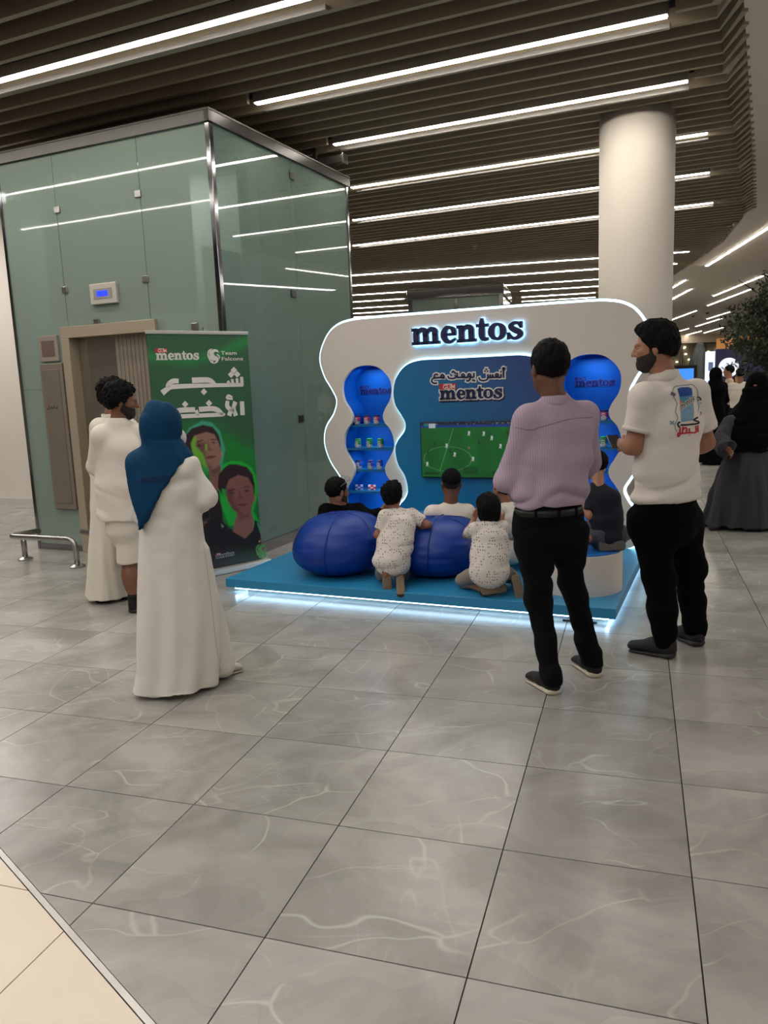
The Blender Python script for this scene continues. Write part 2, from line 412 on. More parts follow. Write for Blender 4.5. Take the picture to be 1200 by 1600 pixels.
# ---- ceiling
HC = 4.15
ceil = tag(thing('ceiling', None, None), kind='structure')
# dark void deck above the slats
EDGE = [(3.5, -7), (3.52, -3), (3.545, 1.2), (3.575, 1.748), (3.608, 2.737), (3.635, 3.545), (3.688, 5.25), (3.739, 6.8), (3.79, 9.35), (3.655, 10.66), (3.308, 13.3), (2.72, 15.82), (1.7, 19.8), (-.5, 28), (-3.5, 39)]
EW = [UV(a, b, HC) for a, b in EDGE]
deck = MB(); poly = [(-40, -6)]+[(p[0]+.1, p[1]) for p in EW]+[(-40, 39)]
n = len(EW)
for i in range(n-1):
    a, b = EW[i], EW[i+1]
    deck.add([(-40, a[1], HC+.26), (a[0]+.3, a[1], HC+.26), (b[0]+.3, b[1], HC+.26), (-40, b[1], HC+.26)], [(0, 1, 2, 3)])
deck.build('ceiling_void', M_void, ceil)
wc = MB()
for i in range(n-1):
    a, b = EW[i], EW[i+1]; z = HC+.02
    wc.add([(a[0], a[1], z), (50, a[1], z), (50, b[1], z), (b[0], b[1], z), (a[0], a[1], z+.24), (b[0], b[1], z+.24)], [(0, 3, 2, 1), (0, 4, 5, 3)])
wc.add([(EW[-1][0], EW[-1][1], HC+.02), (50, EW[-1][1], HC+.02), (50, 80, HC+.02), (EW[-1][0]-10, 80, HC+.02)], [(0, 3, 2, 1)])
tag(wc.build('plaster_ceiling', M_ceil, ceil), 'smooth pale plaster ceiling beyond the slats')
SW, SH = .046, .125
def slat(path):
    """vertical board following a plan path"""
    mb = MB(); pts = [np.array(p[:2]) for p in path]; k = len(pts); L = []; R = []
    for i in range(k):
        t = pts[min(i+1, k-1)]-pts[max(i-1, 0)]; t = t/np.linalg.norm(t)
        if 0 < i < k-1:
            t1 = pts[i]-pts[i-1]; t1 = t1/np.linalg.norm(t1); c = max(.5, t1@t)
        else: c = 1
        nn = np.array([-t[1], t[0]])*SW/2/c
        L.append(pts[i]+nn); R.append(pts[i]-nn)
    for i in range(k):
        mb.v += [(*L[i], HC), (*R[i], HC), (*R[i], HC+SH), (*L[i], HC+SH)]
    for i in range(k-1):
        a, b = 4*i, 4*i+4
        for q in range(4): mb.f.append((a+q, a+(q+1) % 4, b+(q+1) % 4, b+q))
    mb.f.append((0, 3, 2, 1)); mb.f.append((4*k-4, 4*k-3, 4*k-2, 4*k-1))
    return mb
PITCHV = .245
def kink_u(v): return np.interp(v, [1.8, 2.24, 3.5, 5.25, 6.3, 9.4, 12], [3.394, 3.416, 3.452, 3.515, 3.556, 3.643, 3.7])-.0
LIGHTV = [0.165, 1.672, 3.15, 4.943, 6.83, 8.91]
LIGHTU = [(-1.963-3, .95), (-.50, 3.073), (-.459, 3.138), (-1.129, 3.253), (-2.031, 3.225), (-3.042, 3.219)]
ZONE1_END = 11.0
nslat = 0
# light slots: slats are pitched so that the lamps replace one of them
vs = []
v = -4.0
while v < ZONE1_END:
    vs.append(v); v += PITCHV
def near_light(v):
    for i, l in enumerate(LIGHTV):
        if abs(v-l) < .10: return i
    return None
for v in vs:
    li = near_light(v); uL = -22
    ku = kink_u(v)
    if v < 10.3:
        tail = [UV(ku, v), UV(ku+.165, v-.50)]
    else:
        tail = [UV(np.interp(v, [9.35, 10.66, 13.3], [3.79, 3.655, 3.308])-.02, v)]
    if li is not None:
        ua, ub = LIGHTU[li]
        if ua > -10: slat([UV(uL, v), UV(ua-.05, v)]).build('slat', M_slat, ceil); nslat += 1
        slat([UV(ub+.05, v)]+tail).build('slat', M_slat, ceil); nslat += 1
    else:
        slat([UV(uL, v)]+tail).build('slat', M_slat, ceil); nslat += 1
# zone 2: panel of slats turned a little
D2 = np.array([math.cos(math.radians(-12.5)), math.sin(math.radians(-12.5))]); N2 = np.array([-D2[1], D2[0]])
P2 = UV(3.6, ZONE1_END+.12)[:2]
def inside2(p):
    q = p-O[:2]; uu, vv = q@U[:2], q@V[:2]
    return vv > ZONE1_END+.1 and uu < np.interp(vv, [a[1] for a in EDGE], [a[0] for a in EDGE])-.02
for k in range(0, 95):
    base = P2+N2*(k*.25-3.2*0)
    ok = [t for t in np.arange(-26, 8, .05) if inside2(base+D2*t)]
    if len(ok) < 4: continue
    slat([np.array([*(base+D2*ok[0]), 0]), np.array([*(base+D2*ok[-1]), 0])]).build('slat', M_slat, ceil); nslat += 1
for q in ((741, 385, 7.4), (1143, 353, 8.0)):
    p = GR(q[0], q[1], HC-.02); MB().lathe([(.05, .03), (.05, 0), (.02, -.015), (.03, -.05), (.012, -.06)], 12, p).build('sprinkler_head', M_steel, ceil)

def led(a, b, label, group, w=.055, bar=None, z=HC):
    a = np.array(a, float); b = np.array(b, float); L = np.linalg.norm(b-a); ang = math.atan2(b[1]-a[1], b[0]-a[0])
    t = thing('ceiling_light', label, 'ceiling light', (a[0], a[1], z), ang, group)
    MB().box(0, -w/2-.008, .004, L, w/2+.008, .09).build('housing', M_alu, t)
    MB().box(.01, -w/2, -.004, L-.01, w/2, .003).build('diffuser', M_led, t)
    if bar: tag(MB().box(0, bar-.02, -.02, L, bar+.02, .02).build('side_rail', M_alu, t, bevel=.004), 'dull aluminium rail beside the lamp')
    return t
names = ['white LED ceiling line at top left of photo, nearest one', 'second LED ceiling line, starting above the glass lift corner',
         'LED ceiling line ending just in front of the white column', 'LED ceiling line that starts at the lift far corner and passes behind the column',
         'fifth LED ceiling line from the camera, passing behind the column', 'last LED ceiling line before the bare slat strip']
for i, (v, (ua, ub)) in enumerate(zip(LIGHTV, LIGHTU)):
    vv = min(vs, key=lambda s: abs(s-v)) if False else v
    led(UV(ua, vv), UV(ub, vv), names[i], 'LED lines in the slat ceiling', bar=.18)
Z2 = [((549, 429), (1077, 392)), ((549, 445), (1058, 411)), ((549, 460.5), (1042, 428)), ((549, 471), (632, 466)), ((813, 453), (1030, 441)), ((549, 481), (640, 476)), ((815, 463), (930, 457)), ((549, 489), (640, 484)), ((815, 470), (930, 464)), ((549, 495), (640, 490))]
Z2N = ['first LED line of the far slat panel', 'second LED line of the far slat panel', 'third LED line of the far slat panel', 'short far LED line left of the distant glass lift, topmost',
       'far LED line right of the distant glass lift, topmost', 'short far LED line left of the distant glass lift, second down', 'far LED line right of the distant glass lift, second down',
       'short far LED line left of the distant glass lift, third down', 'far LED line right of the distant glass lift, lowest', 'short far LED line left of the distant glass lift, lowest']
for (a, b), nm in zip(Z2, Z2N):
    A = GR(*a, HC); B = GR(*b, HC); m = (A+B)/2; L = np.linalg.norm(B-A); d = np.array([*D2, 0])
    led(m-d*L/2, m+d*L/2, nm, 'LED lines in the far slat panel', w=.075, z=HC-.02)
WL = [((1035, 458), (1071, 437)), ((1035, 475), (1080, 451)), ((1035, 487), (1046, 482)), ((1048, 500), (1088, 485)), ((1104, 415), (1240, 330)), ((1115, 462), (1195, 429)), ((1106, 477), (1174, 451)), ((1105, 498), (1140, 487)),
      ((1087, 510), (1128, 497)), ((1066, 525), (1096, 517)), ((1100, 520), (1131, 511)), ((1055, 519), (1076, 513))]
WN = ['LED line in plaster ceiling touching the column, upper', 'LED line in plaster ceiling touching the column, middle', 'stub of LED line in plaster ceiling touching the column, lowest', 'LED line above the polo man head',
      'large LED line in plaster ceiling at right edge of photo', 'LED line in plaster ceiling above the tree', 'LED line in plaster ceiling reaching the tree top', 'LED line half hidden by the left side of the tree',
      'LED line below the half hidden one, left of the tree', 'distant LED line left of the pair nearest the shop front', 'distant LED line at the left foot of the tree crown', 'farthest LED line in the plaster ceiling']
for (a, b), nm in zip(WL, WN):
    A = GR(*a, HC+.02); B = GR(*b, HC+.02)
    d = (B-A)/np.linalg.norm(B-A)
    led(A, B, nm, 'LED lines in the plaster ceiling', w=.055 if A[1] < 22 else .05, z=HC+.004)

# ---- walls that close the hall outside and behind
M_wallfar = mat('far_wall_paint', (188, 178, 166), .8, var=.05)
def swall(name, pts, z0, z1, m):
    mb = MB(); mb.prism(pts, z0, z1); return tag(mb.build(name, m), kind='structure')
swall('wall_back', [(-13, 50), (6, 50), (6, 50.3), (-13, 50.3)], 0, HC+.3, M_wallfar)
swall('wall_left', [(-13, -3), (-12.7, -3), (-12.7, 50), (-13, 50)], 0, HC+.3, M_wallfar)
swall('wall_right', [(30, -3), (30.3, -3), (30.3, 75), (30, 75)], 0, HC+.3, M_wallfar)

# ---- round white column
ccx, ccy, ccr = UV(2.61, 3.98)[0], UV(2.61, 3.98)[1], .375
col_ = thing('round_column', 'thick round white column behind the right half of the display', 'column', (ccx, ccy, 0))
MB().lathe([(ccr, 0), (ccr, HC+.2)], 64).build('shaft', M_white, col_, smooth=True)
MB().lathe([(ccr+.012, 0), (ccr+.012, .12)], 64).build('base_ring', M_steel, col_, smooth=True)
# ---- white pillar behind lift
pill = thing('square_pillar', 'wide white pillar at the left edge behind the glass lift', 'column', (-5.6, 11.6, 0), -.45)
MB().box(-1.4, 0, 0, .75, 1.0, HC+.2).build('shaft', M_white, pill)
MB().box(-1.41, -.012, 0, .76, 1.01, .1).build('skirting', mat('pale_skirting', (200, 196, 190), .4, var=.03), pill)

# ================================================================== GLASS LIFT
def glass_mat(name, col, alpha, rough):
    m = bpy.data.materials.new(name); m.use_nodes = True; nt = m.node_tree; b = nt.nodes['Principled BSDF']
    b.inputs['Base Color'].default_value = s2l(col); b.inputs['Roughness'].default_value = rough; b.inputs['Alpha'].default_value = alpha
    b.inputs['IOR'].default_value = 1.5; b.inputs['Specular IOR Level'].default_value = .6
    n = nt.nodes.new('ShaderNodeTexNoise'); n.inputs['Scale'].default_value = .6; n.inputs['Detail'].default_value = 1
    tc = nt.nodes.new('ShaderNodeTexCoord'); bp = nt.nodes.new('ShaderNodeBump'); bp.inputs['Strength'].default_value = .02; bp.inputs['Distance'].default_value = .05
    nt.links.new(tc.outputs['Object'], n.inputs['Vector']); nt.links.new(n.outputs[0], bp.inputs['Height']); nt.links.new(bp.outputs[0], b.inputs['Normal'])
    return m
M_glassF = glass_mat('frosted_green_glass', (150, 168, 158), .62, .03)
M_glassS = glass_mat('clear_green_glass', (128, 150, 140), .60, .02)
M_shaft = mat('shaft_cladding', (150, 160, 152), .6, var=.06, vscale=1.5)
M_darkst = mat('dark_mirror_steel', (44, 42, 40), .3, .35, var=.25, vscale=2)
lift = thing('glass_lift', 'tall green glass lift shaft with steel corner and steel framed doorway', 'lift', UV(-.54, .973), ZROT)
# local frame: x along U (0 at front right corner, negative to the left), y along V, z up
GW, GD, GH = 2.51, 2.62, 3.84
def lift_xz(px, py):
    p = PL(px, py, UV(-.54, .973), V); q = p-UV(-.54, .973); return q@U, q[2]
sx = [-GW, -1.797, -.786, 0]
g_ = .004
# front panels above the door line and beside it
dz = 2.25
MB().box(sx[0], 0, .06, sx[0]+.62, .014, dz-.6).build('glass_panel', M_glassF, lift)
MB().box(sx[0], 0, dz-.6+.004, sx[1]-g_, .014, GH-.02).build('glass_panel', M_glassF, lift)
MB().box(sx[1]+g_, 0, dz+.0, sx[2]-g_, .014, GH-.02).build('glass_panel', M_glassF, lift)
MB().box(sx[2]+g_, 0, .06, sx[3]-.03, .014, GH-.02).build('glass_panel', M_glassF, lift)
# side panels
for a, b in ((.03, 1.36), (1.368, GD-.02)):
    MB().box(-.014, a, .10, 0, b, GH-.02).build('glass_panel', M_glassS, lift)
MB().box(-GW, .03, .06, -GW+.014, GD, GH-.02).build('glass_panel', M_glassS, lift)
MB().box(-GW, GD-.014, .06, 0, GD, GH-.02).build('glass_panel', M_glassS, lift)
# frame
MB().box(-.035, -.01, 0, .012, .045, GH).build('corner_post', M_chrome, lift, bevel=.004)
MB().box(-.03, GD-.03, 0, .012, GD+.01, GH).build('corner_post', M_chrome, lift)
MB().box(-GW-.012, -.01, 0, -GW+.02, .05, GH).build('corner_post', M_chrome, lift)
MB().box(-GW-.03, -.03, GH-.02, .03, .02, GH+.07).build('top_rail', M_darkst, lift)
MB().box(-.02, -.03, GH-.02, .03, GD+.03, GH+.07).build('top_rail', M_darkst, lift)
MB().box(-GW-.035, -.035, GH+.07, .035, GD+.03, GH+.085).build('roof_sheet', mat('lift_roof', (70, 64, 58), .5, var=.1), lift)
MB().box(-.03, .0, 0, .014, GD, .10).build('base_rail', M_chrome, lift)
MB().box(-GW, -.008, 0, -GW+.62, .03, .06).build('base_rail', M_chrome, lift)
# shaft interior
MB().box(-GW+.3, .9, 0, -.35, .94, GH).build('shaft_wall', M_shaft, lift)
MB().box(-GW+.3, .2, 2.3, sx[0]+.75, .24, GH).build('shaft_wall', M_shaft, lift)
MB().box(sx[1]-.25, .20, 2.30, -.42, .24, GH-.2).build('shaft_wall', M_shaft, lift)
MB().box(-.42, .35, .1, -.38, 1.3, 2.9).build('car_side', mat('lift_car', (148, 158, 158), .3, .2, var=.1, vscale=2), lift)
MB().box(-.62, 1.32, 0, -.50, 1.5, GH).build('guide_rail', mat('guide_rail', (86, 104, 98), .4, .4, var=.1), lift)
MB().box(-.9, 1.7, .0, -.3, 2.3, 1.4).build('counterweight', mat('counterweight', (104, 124, 120), .5, .2, var=.1), lift)
# door frame, beige brushed steel
M_frame = mat('beige_brushed_steel', (182, 168, 146), .35, .3, bump=.05, bscale=120, stretch=(1, 1, 12))
fx0, fx1 = lift_xz(97, 510)[0], lift_xz(245, 498)[0]
MB().box(fx0, -.035, 0, fx0+.10, .12, 2.13).build('door_jamb', M_frame, lift, bevel=.003)
MB().box(fx1-.10, -.035, 0, fx1, .12, 2.13).build('door_jamb', M_frame, lift, bevel=.003)
MB().box(fx0, -.036, 2.13, fx1-.1, .12, 2.24).build('door_head', M_frame, lift, bevel=.003)
MB().box(fx1-.1, -.036, 2.13, fx1, .12, 2.24).build('door_head', M_frame, lift, bevel=.003)
M_mirror = mat('mirror_steel_door', (168, 162, 152), .10, .85, bump=.35, bscale=5, var=.2, vscale=4)
wd = (fx1-fx0-.2)
MB().box(fx0+.1, .085, .02, fx0+.1+wd*.28, .10, 2.13).build('door_panel', M_mirror, lift)
MB().box(fx0+.1+wd*.285, .075, .02, fx0+.1+wd*.50, .09, 2.13).build('door_panel', M_mirror, lift)
rib = mat('ribbed_steel_door', (172, 162, 148), .3, .45, bump=.1, bscale=6, stretch=(14, 14, .3))
MB().box(fx0+.1+wd*.505, .065, .02, fx0+.1+wd, .08, 2.13).build('door_panel', rib, lift)
for k in range(9):
    x = fx0+.1+wd*(.54+.05*k); MB().box(x, .055, .02, x+.012, .066, 2.12).build('door_rib', rib, lift)
MB().box(fx0+.1, -.02, 0, fx1-.1, .1, .02).build('door_sill', M_steel, lift)
# call column, indicator, display
M_pan = mat('grey_panel', (138, 128, 116), .35, .25, var=.04)
x0, x1 = lift_xz(65, 570)[0], lift_xz(96, 570)[0]
tag(MB().box(x0, -.03, .44, x1+.03, .0, 1.90).build('call_column', M_pan, lift, bevel=.006), 'tall grey metal service panel')
MB().box(x0+.035, -.036, .5, x1-.01, -.03, 1.84).build('call_column_door', mat('grey_panel_door', (130, 120, 108), .4, .25, var=.04), lift, bevel=.003)
K = INK()
for q in ([(0, 0), (.02, -.01)], [(.03, .03), (.03, 0), (.05, 0)], [(.06, .02), (.07, 0), (.09, .0)], [(.10, .03), (.10, 0)], [(.115, .0), (.14, .0), (.14, .02)]):
    K.stroke([(a, b, .008) for a, b in q], smooth=False)
K.map(lambda a, b: (x0+.05+a, 1.46+b)).solid(MB(), -.0375, -.036).build('panel_lettering', mat('dark_ink', (40, 36, 34), .6, var=.1), lift)
MB().box(x0+.02, -.03, 1.92, x1+.0, .0, 2.17).build('hall_sign', mat('sign_plate', (176, 166, 152), .35, .4, var=.04), lift, bevel=.004)
MB().box(x0+.06, -.034, 1.97, x1-.04, -.03, 2.12).build('hall_sign_inset', mat('sign_inset', (110, 92, 82), .4, var=.2, vscale=30), lift)
xa, za = lift_xz(143, 445); xb, zb = lift_xz(187, 473)
ind = MB().box(xa, -.035, zb, xb, .0, za).build('floor_indicator', mat('indicator_plate', (206, 200, 190), .35, .3, var=.03), lift, bevel=.006)
MB().box(xa+.05, -.039, zb+.05, xb-.05, -.035, za-.05).build('indicator_face', mat('indicator_face', (150, 148, 150), .3, var=.03), ind)
MB().box(xa+.09, -.0405, zb+.07, xb-.10, -.0391, za-.07).build('indicator_screen', mat('blue_lcd', (20, 30, 200), .3, emit=(30, 50, 255), es=2.2), ind)
# glass clips
clips = [(90, 328), (216, 303), (102, 453), (228, 436), (152, 503), (305, 510)]
for q in clips:
    x, z = lift_xz(*q)
    MB().box(x-.035, -.014, z-.03, x+.035, .0, z+.03).build('glass_clip', M_steel, lift, bevel=.004)
def side_yz(px, py):
    p = PL(px, py, UV(-.54, .973), U); q = p-UV(-.54, .973); return q@V, q[2]
for q in [(458, 459), (470, 654), (455, 275)]:
    y, z = side_yz(*q)
    MB().box(.0, y-.045, z-.035, .014, y+.045, z+.035).build('glass_clip', M_darkst, lift, bevel=.003)
lift_l = area('lift_shaft_lamp', tuple(UV(-1.8, 1.45, 3.7)), (0, 0, ZROT), 1.6, .4, 30, (.93, 1, .95))
# motor bracket on lift roof
br = thing('light_bracket', 'pale metal bracket end sticking out above the lift roof', 'bracket', GR(540, 248, HC-.12), ZROT)
MB().box(-.45, -.05, -.04, 0, .05, .04).box(-.02, -.06, -.05, 0, .06, .05).build('rail', M_steel, br, bevel=.004)
MB().box(-.40, -.02, .04, -.36, .02, .2).build('hanger', M_steel, br)

# distant lift over the display top
M_gf = mat('distant_glass', (92, 104, 98), .15, var=.15, vscale=.8)
dl = thing('distant_glass_lift', 'distant glass lift top seen above the display panel', 'lift', (2.0, 20.0, 0), math.radians(-14))
MB().box(-1.2, 0, 0, 1.15, 2.3, 3.6).build('glass_box', M_gf, dl)
MB().box(-1.24, -.04, 3.6, 1.19, 2.34, 3.86).build('top_rail', M_chrome, dl, bevel=.02)
MB().box(-1.22, -.03, 0, -1.12, .05, 3.62).build('corner_post', M_chrome, dl)
MB().box(1.07, -.03, 0, 1.17, .05, 3.62).build('corner_post', M_chrome, dl)
MB().box(-.03, -.02, 0, .03, .0, 3.6).build('mullion', M_chrome, dl)

# ---- bumper rail
bp_ = thing('bumper_rail', 'low polished steel bumper rail bent round the lift left corner', 'rail', (0, 0, 0))
zr = .26
f1 = GR(117, 874); f2 = GR(44, 858); c1 = GR(13, 838, zr); e1_ = GR(62, 829, zr); t1 = GR(104, 842, zr)
mid_ = GR(44, 833, zr)
def fillet(P, r, k=7):
    P = [np.array(p, float) for p in P]; out = [P[0]]
    for i in range(1, len(P)-1):
        a = P[i]+nrm0(P[i-1]-P[i])*r; b = P[i]+nrm0(P[i+1]-P[i])*r
        out += [a*(1-t)**2+2*P[i]*t*(1-t)+b*t*t for t in np.linspace(0, 1, k)]
    return out+[P[-1]]
nrm0 = lambda v: v/np.linalg.norm(v)
f1 = np.array([t1[0]+.10, t1[1]-.06, 0])
pts = fillet([e1_, c1, np.array([f1[0], f1[1], zr]), np.array([f1[0], f1[1], .01])], .09)
mid_ = e1_*.45+c1*.55
MB().tube(pts, .026, 14).build('rail_tube', M_steel, bp_, smooth=True)
MB().lathe([(.07, 0), (.07, .012), (.03, .03)], 20, (f1[0], f1[1], 0)).build('floor_flange', M_steel, bp_)
MB().lathe([(.07, 0), (.07, .012), (.03, .03)], 20, (mid_[0], mid_[1], 0)).build('floor_flange', M_steel, bp_)
MB().tube([(mid_[0], mid_[1], .01), (mid_[0], mid_[1], zr)], .026, 14).build('rail_leg', M_steel, bp_, smooth=True)
rp2 = thing('bumper_rail', 'short polished steel bumper rail running behind the tall robed man', 'rail', (0, 0, 0))
ra, rb = GR(128, 831, .26), GR(175, 836, .26)
MB().tube([ra, rb], .026, 12).build('rail_tube', M_steel, rp2, smooth=True)
MB().tube([rb*np.array([1, 1, 0]), rb], .026, 12).build('rail_leg', M_steel, rp2, smooth=True)
MB().lathe([(.07, 0), (.07, .012), (.03, .03)], 20, (rb[0], rb[1], 0)).build('floor_flange', M_steel, rp2)
# ================================================================== DISPLAY STAND
M_plat = mat('blue_platform_laminate', (44, 140, 190), .35, var=.02)
M_plat_side = mat('blue_platform_edge', (36, 116, 160), .4, var=.02)
M_cyan = mat('cool_led', (235, 250, 255), .4, emit=(190, 232, 255), es=5.5)
M_cyan2 = mat('cool_neon', (225, 248, 255), .4, emit=(160, 225, 255), es=4.0)
M_dwhite = mat('display_white_laminate', (226, 216, 206), .45, var=.015)
M_nich = mat('niche_blue', (0, 88, 186), .6, spec=.2, var=.03, vscale=2)
M_nsh = mat('shelf_teal', (6, 104, 160), .4, var=.02)
M_navy = mat('navy_lettering', (26, 28, 78), .4, var=.05)
PW, PD = 2.957, 2.12
plat = thing('display_platform', 'low square blue platform glowing white underneath', 'platform', UV(0, 0), ZROT)
MB().box(0, 0, .052, PW, PD, .12).build('platform_top', M_plat, plat, bevel=.003)
MB().box(.12, .12, 0, PW-.12, PD-.1, .052).build('plinth', mat('plinth_grey', (120, 124, 128), .6, var=.05), plat)
for a in ((.05, .05, PW-.05, .07), (.05, .05, .07, PD-.05), (PW-.07, .05, PW-.05, PD-.05)):
    MB().box(a[0], a[1], .030, a[2], a[3], .050).build('led_strip', M_cyan, plat)
tag(MB().box(PW-.34, .035, .003, PW-.12, .05, .012).build('cable_cover', mat('dark_rubber', (34, 30, 30), .7, var=.1), plat), 'dark flat bar under the front edge')
VF = 1.8
disp = thing('display_stand', 'white wavy edged display wall with blue panel and two shelf niches', 'display', UV(0, VF), ZROT)
def uz(px, py, dv=0):
    p = PL(px, py, UV(0, VF+dv), V)-O; return (p@U, p[2])
MC = 1.47
mir = lambda c: [(2*MC-x, z) for x, z in c][::-1]
oL = [(.10, .13), (.02, .22), (.0, .32), (.06, .43), (.13, .53), (.165, .62)]+[uz(*q) for q in [(531, 743), (516, 719), (507.6, 692), (510, 668), (522, 647), (526.5, 626), (519, 608), (507, 587), (500, 560), (507, 533), (522, 512), (549, 501)]]
outer = catmull([(0.3, .125)]+oL+[(.7, 2.175)], 6)
outer = [tuple(p) for p in outer]; outer = outer+mir(outer)
nL = [uz(*q) for q in [(571, 571), (552, 576), (538, 592), (534.5, 608), (538, 626), (546, 639), (550.7, 650), (549.5, 660), (542, 671), (538, 685), (538.5, 700), (546, 715), (553.5, 728), (553.5, 740), (547, 752), (541, 765), (541, 780)]]
nb = [(nL[-1][0]+.02, .25), (.36, .17), (.30+.27, .25)]
cx0 = nL[0][0]
nR = [(2*(cx0+.0)-x, z) for x, z in nL[1:]][::-1]
niche = [tuple(p) for p in catmull(nL+nb+nR, 5, True)]
nicheR = mir(niche)
mLp = [(.78, .20), (.74, .30)]+[uz(*q) for q in [(627, 790), (636, 778), (640.5, 764), (636, 743), (625.5, 725), (621, 704), (624, 689), (634.5, 674), (637, 662), (631.5, 650), (621, 632), (618, 611), (622.5, 590), (636, 572), (657, 563.5)]]
mid = [tuple(p) for p in catmull([(.9, .14)]+mLp+[(1.2, 1.771)], 6)]; mid = mid+mir(mid)
plate('front_panel', [outer, niche, nicheR], .04, M_dwhite, disp, loc=(0, .04, 0))
def offs(c, d):
    c = [np.array(p) for p in c]; n = len(c); a = sum(c[i][0]*c[(i+1) % n][1]-c[(i+1) % n][0]*c[i][1] for i in range(n)); s = 1 if a > 0 else -1; out = []
    for i in range(n):
        t = c[(i+1) % n]-c[i-1]; t = t/(np.linalg.norm(t)+1e-9); out.append(tuple(c[i]+s*d*np.array([t[1], -t[0]])))
    return out
plate('body', [offs(outer, -.02), offs(niche, .015), offs(nicheR, .015)], .28, M_dwhite, disp, loc=(0, .32, 0))
def tube3(c, y, r, name, m, par, n=8): return MB().tube([(p[0], y, p[1]) for p in c], r, n, closed=True).build(name, m, par, smooth=True)
tube3(offs(outer, .012), .030, .010, 'edge_neon', M_cyan2, disp)
for c, nm in ((niche, 'left'), (nicheR, 'right')):
    mb = MB(); n = len(c); ar = sum(c[i][0]*c[(i+1) % n][1]-c[(i+1) % n][0]*c[i][1] for i in range(n))
    vs = [(p[0], .0405, p[1]) for p in c]+[(p[0], .31, p[1]) for p in c]
    fs = [(i, (i+1) % n, n+(i+1) % n, n+i) for i in range(n)]
    if ar < 0: fs = [f[::-1] for f in fs]
    mb.add(vs, [f[::-1] for f in fs]); mb.build('niche_lining', M_nich, disp, smooth=True)
    plate('niche_back', [offs(c, .01)], .01, M_nich, disp, loc=(0, .318, 0))
    for z in (1.187, .963, .755, .545):
        xs = []
        for i in range(n):
            a, b = c[i], c[(i+1) % n]
            if (a[1]-z)*(b[1]-z) <= 0 and a[1] != b[1]: xs.append(a[0]+(b[0]-a[0])*(z-a[1])/(b[1]-a[1]))
        MB().box(min(xs), .044, z-.011, max(xs), .31, z+.011).build('shelf', M_nsh, disp)
# raised blue centre panel with halo
M_mid = bpy.data.materials.new('blue_print_panel'); M_mid.use_nodes = True
def midmat():
    nt = M_mid.node_tree; b = nt.nodes['Principled BSDF']; N = nt.nodes.new; Lk = nt.links.new
    tc = N('ShaderNodeTexCoord'); sx_ = N('ShaderNodeSeparateXYZ'); Lk(tc.outputs['Object'], sx_.inputs[0])
    a = N('ShaderNodeMath'); a.operation = 'MULTIPLY'; a.inputs[1].default_value = .75; Lk(sx_.outputs[0], a.inputs[0])
    c = N('ShaderNodeMath'); c.operation = 'MULTIPLY_ADD'; c.inputs[1].default_value = .55; Lk(sx_.outputs[2], c.inputs[0]); Lk(a.outputs[0], c.inputs[2])
    nz = N('ShaderNodeTexNoise'); nz.inputs['Scale'].default_value = 1.5; Lk(tc.outputs['Object'], nz.inputs['Vector'])
    d = N('ShaderNodeMath'); d.operation = 'MULTIPLY_ADD'; d.inputs[1].default_value = .3; Lk(nz.outputs[0], d.inputs[0]); Lk(c.outputs[0], d.inputs[2])
    mr = N('ShaderNodeMapRange'); mr.inputs[1].default_value = 1.2; mr.inputs[2].default_value = 2.9; Lk(d.outputs[0], mr.inputs[0])
    rp = N('ShaderNodeValToRGB'); e = rp.color_ramp.elements; e[0].position = 0; e[0].color = s2l((18, 122, 175)); e[1].position = 1; e[1].color = s2l((52, 62, 128))
    k = e.new(.38); k.color = s2l((24, 108, 160)); k = e.new(.7); k.color = s2l((48, 82, 140))
    Lk(mr.outputs[0], rp.inputs[0]); Lk(rp.outputs[0], b.inputs['Base Color']); b.inputs['Roughness'].default_value = .35
midmat()
plate('centre_panel', [mid], .03, M_mid, disp, loc=(0, -.02, 0))
tube3(offs(mid, .007), -.012, .008, 'halo_strip', M_cyan2, disp)
# ledge below the screen
MB().box(.82, -.34, .12, 2.12, -.03, .40).build('ledge', mat('ledge_blue', (60, 150, 205), .35, var=.03), disp, bevel=.01)
# title letters, stood off and back lit
K = slab_word(.035)
ua_, ub_ = uz(647.5, 539)[0], uz(818, 529)[0]; zb_ = 1.909; s_ = (ub_-ua_)/7.2
K.map(lambda x, y: (ua_+x*s_, zb_+y*s_)).solid(MB(), -.055, -.018).build('title_lettering', M_navy, disp)
K2 = slab_word(.07)
K2.map(lambda x, y: (ua_+x*s_, zb_+y*s_)).solid(MB(), -.016, -.010).build('title_backlight', mat('title_led', (220, 245, 255), .4, emit=(130, 200, 255), es=3.5), disp)
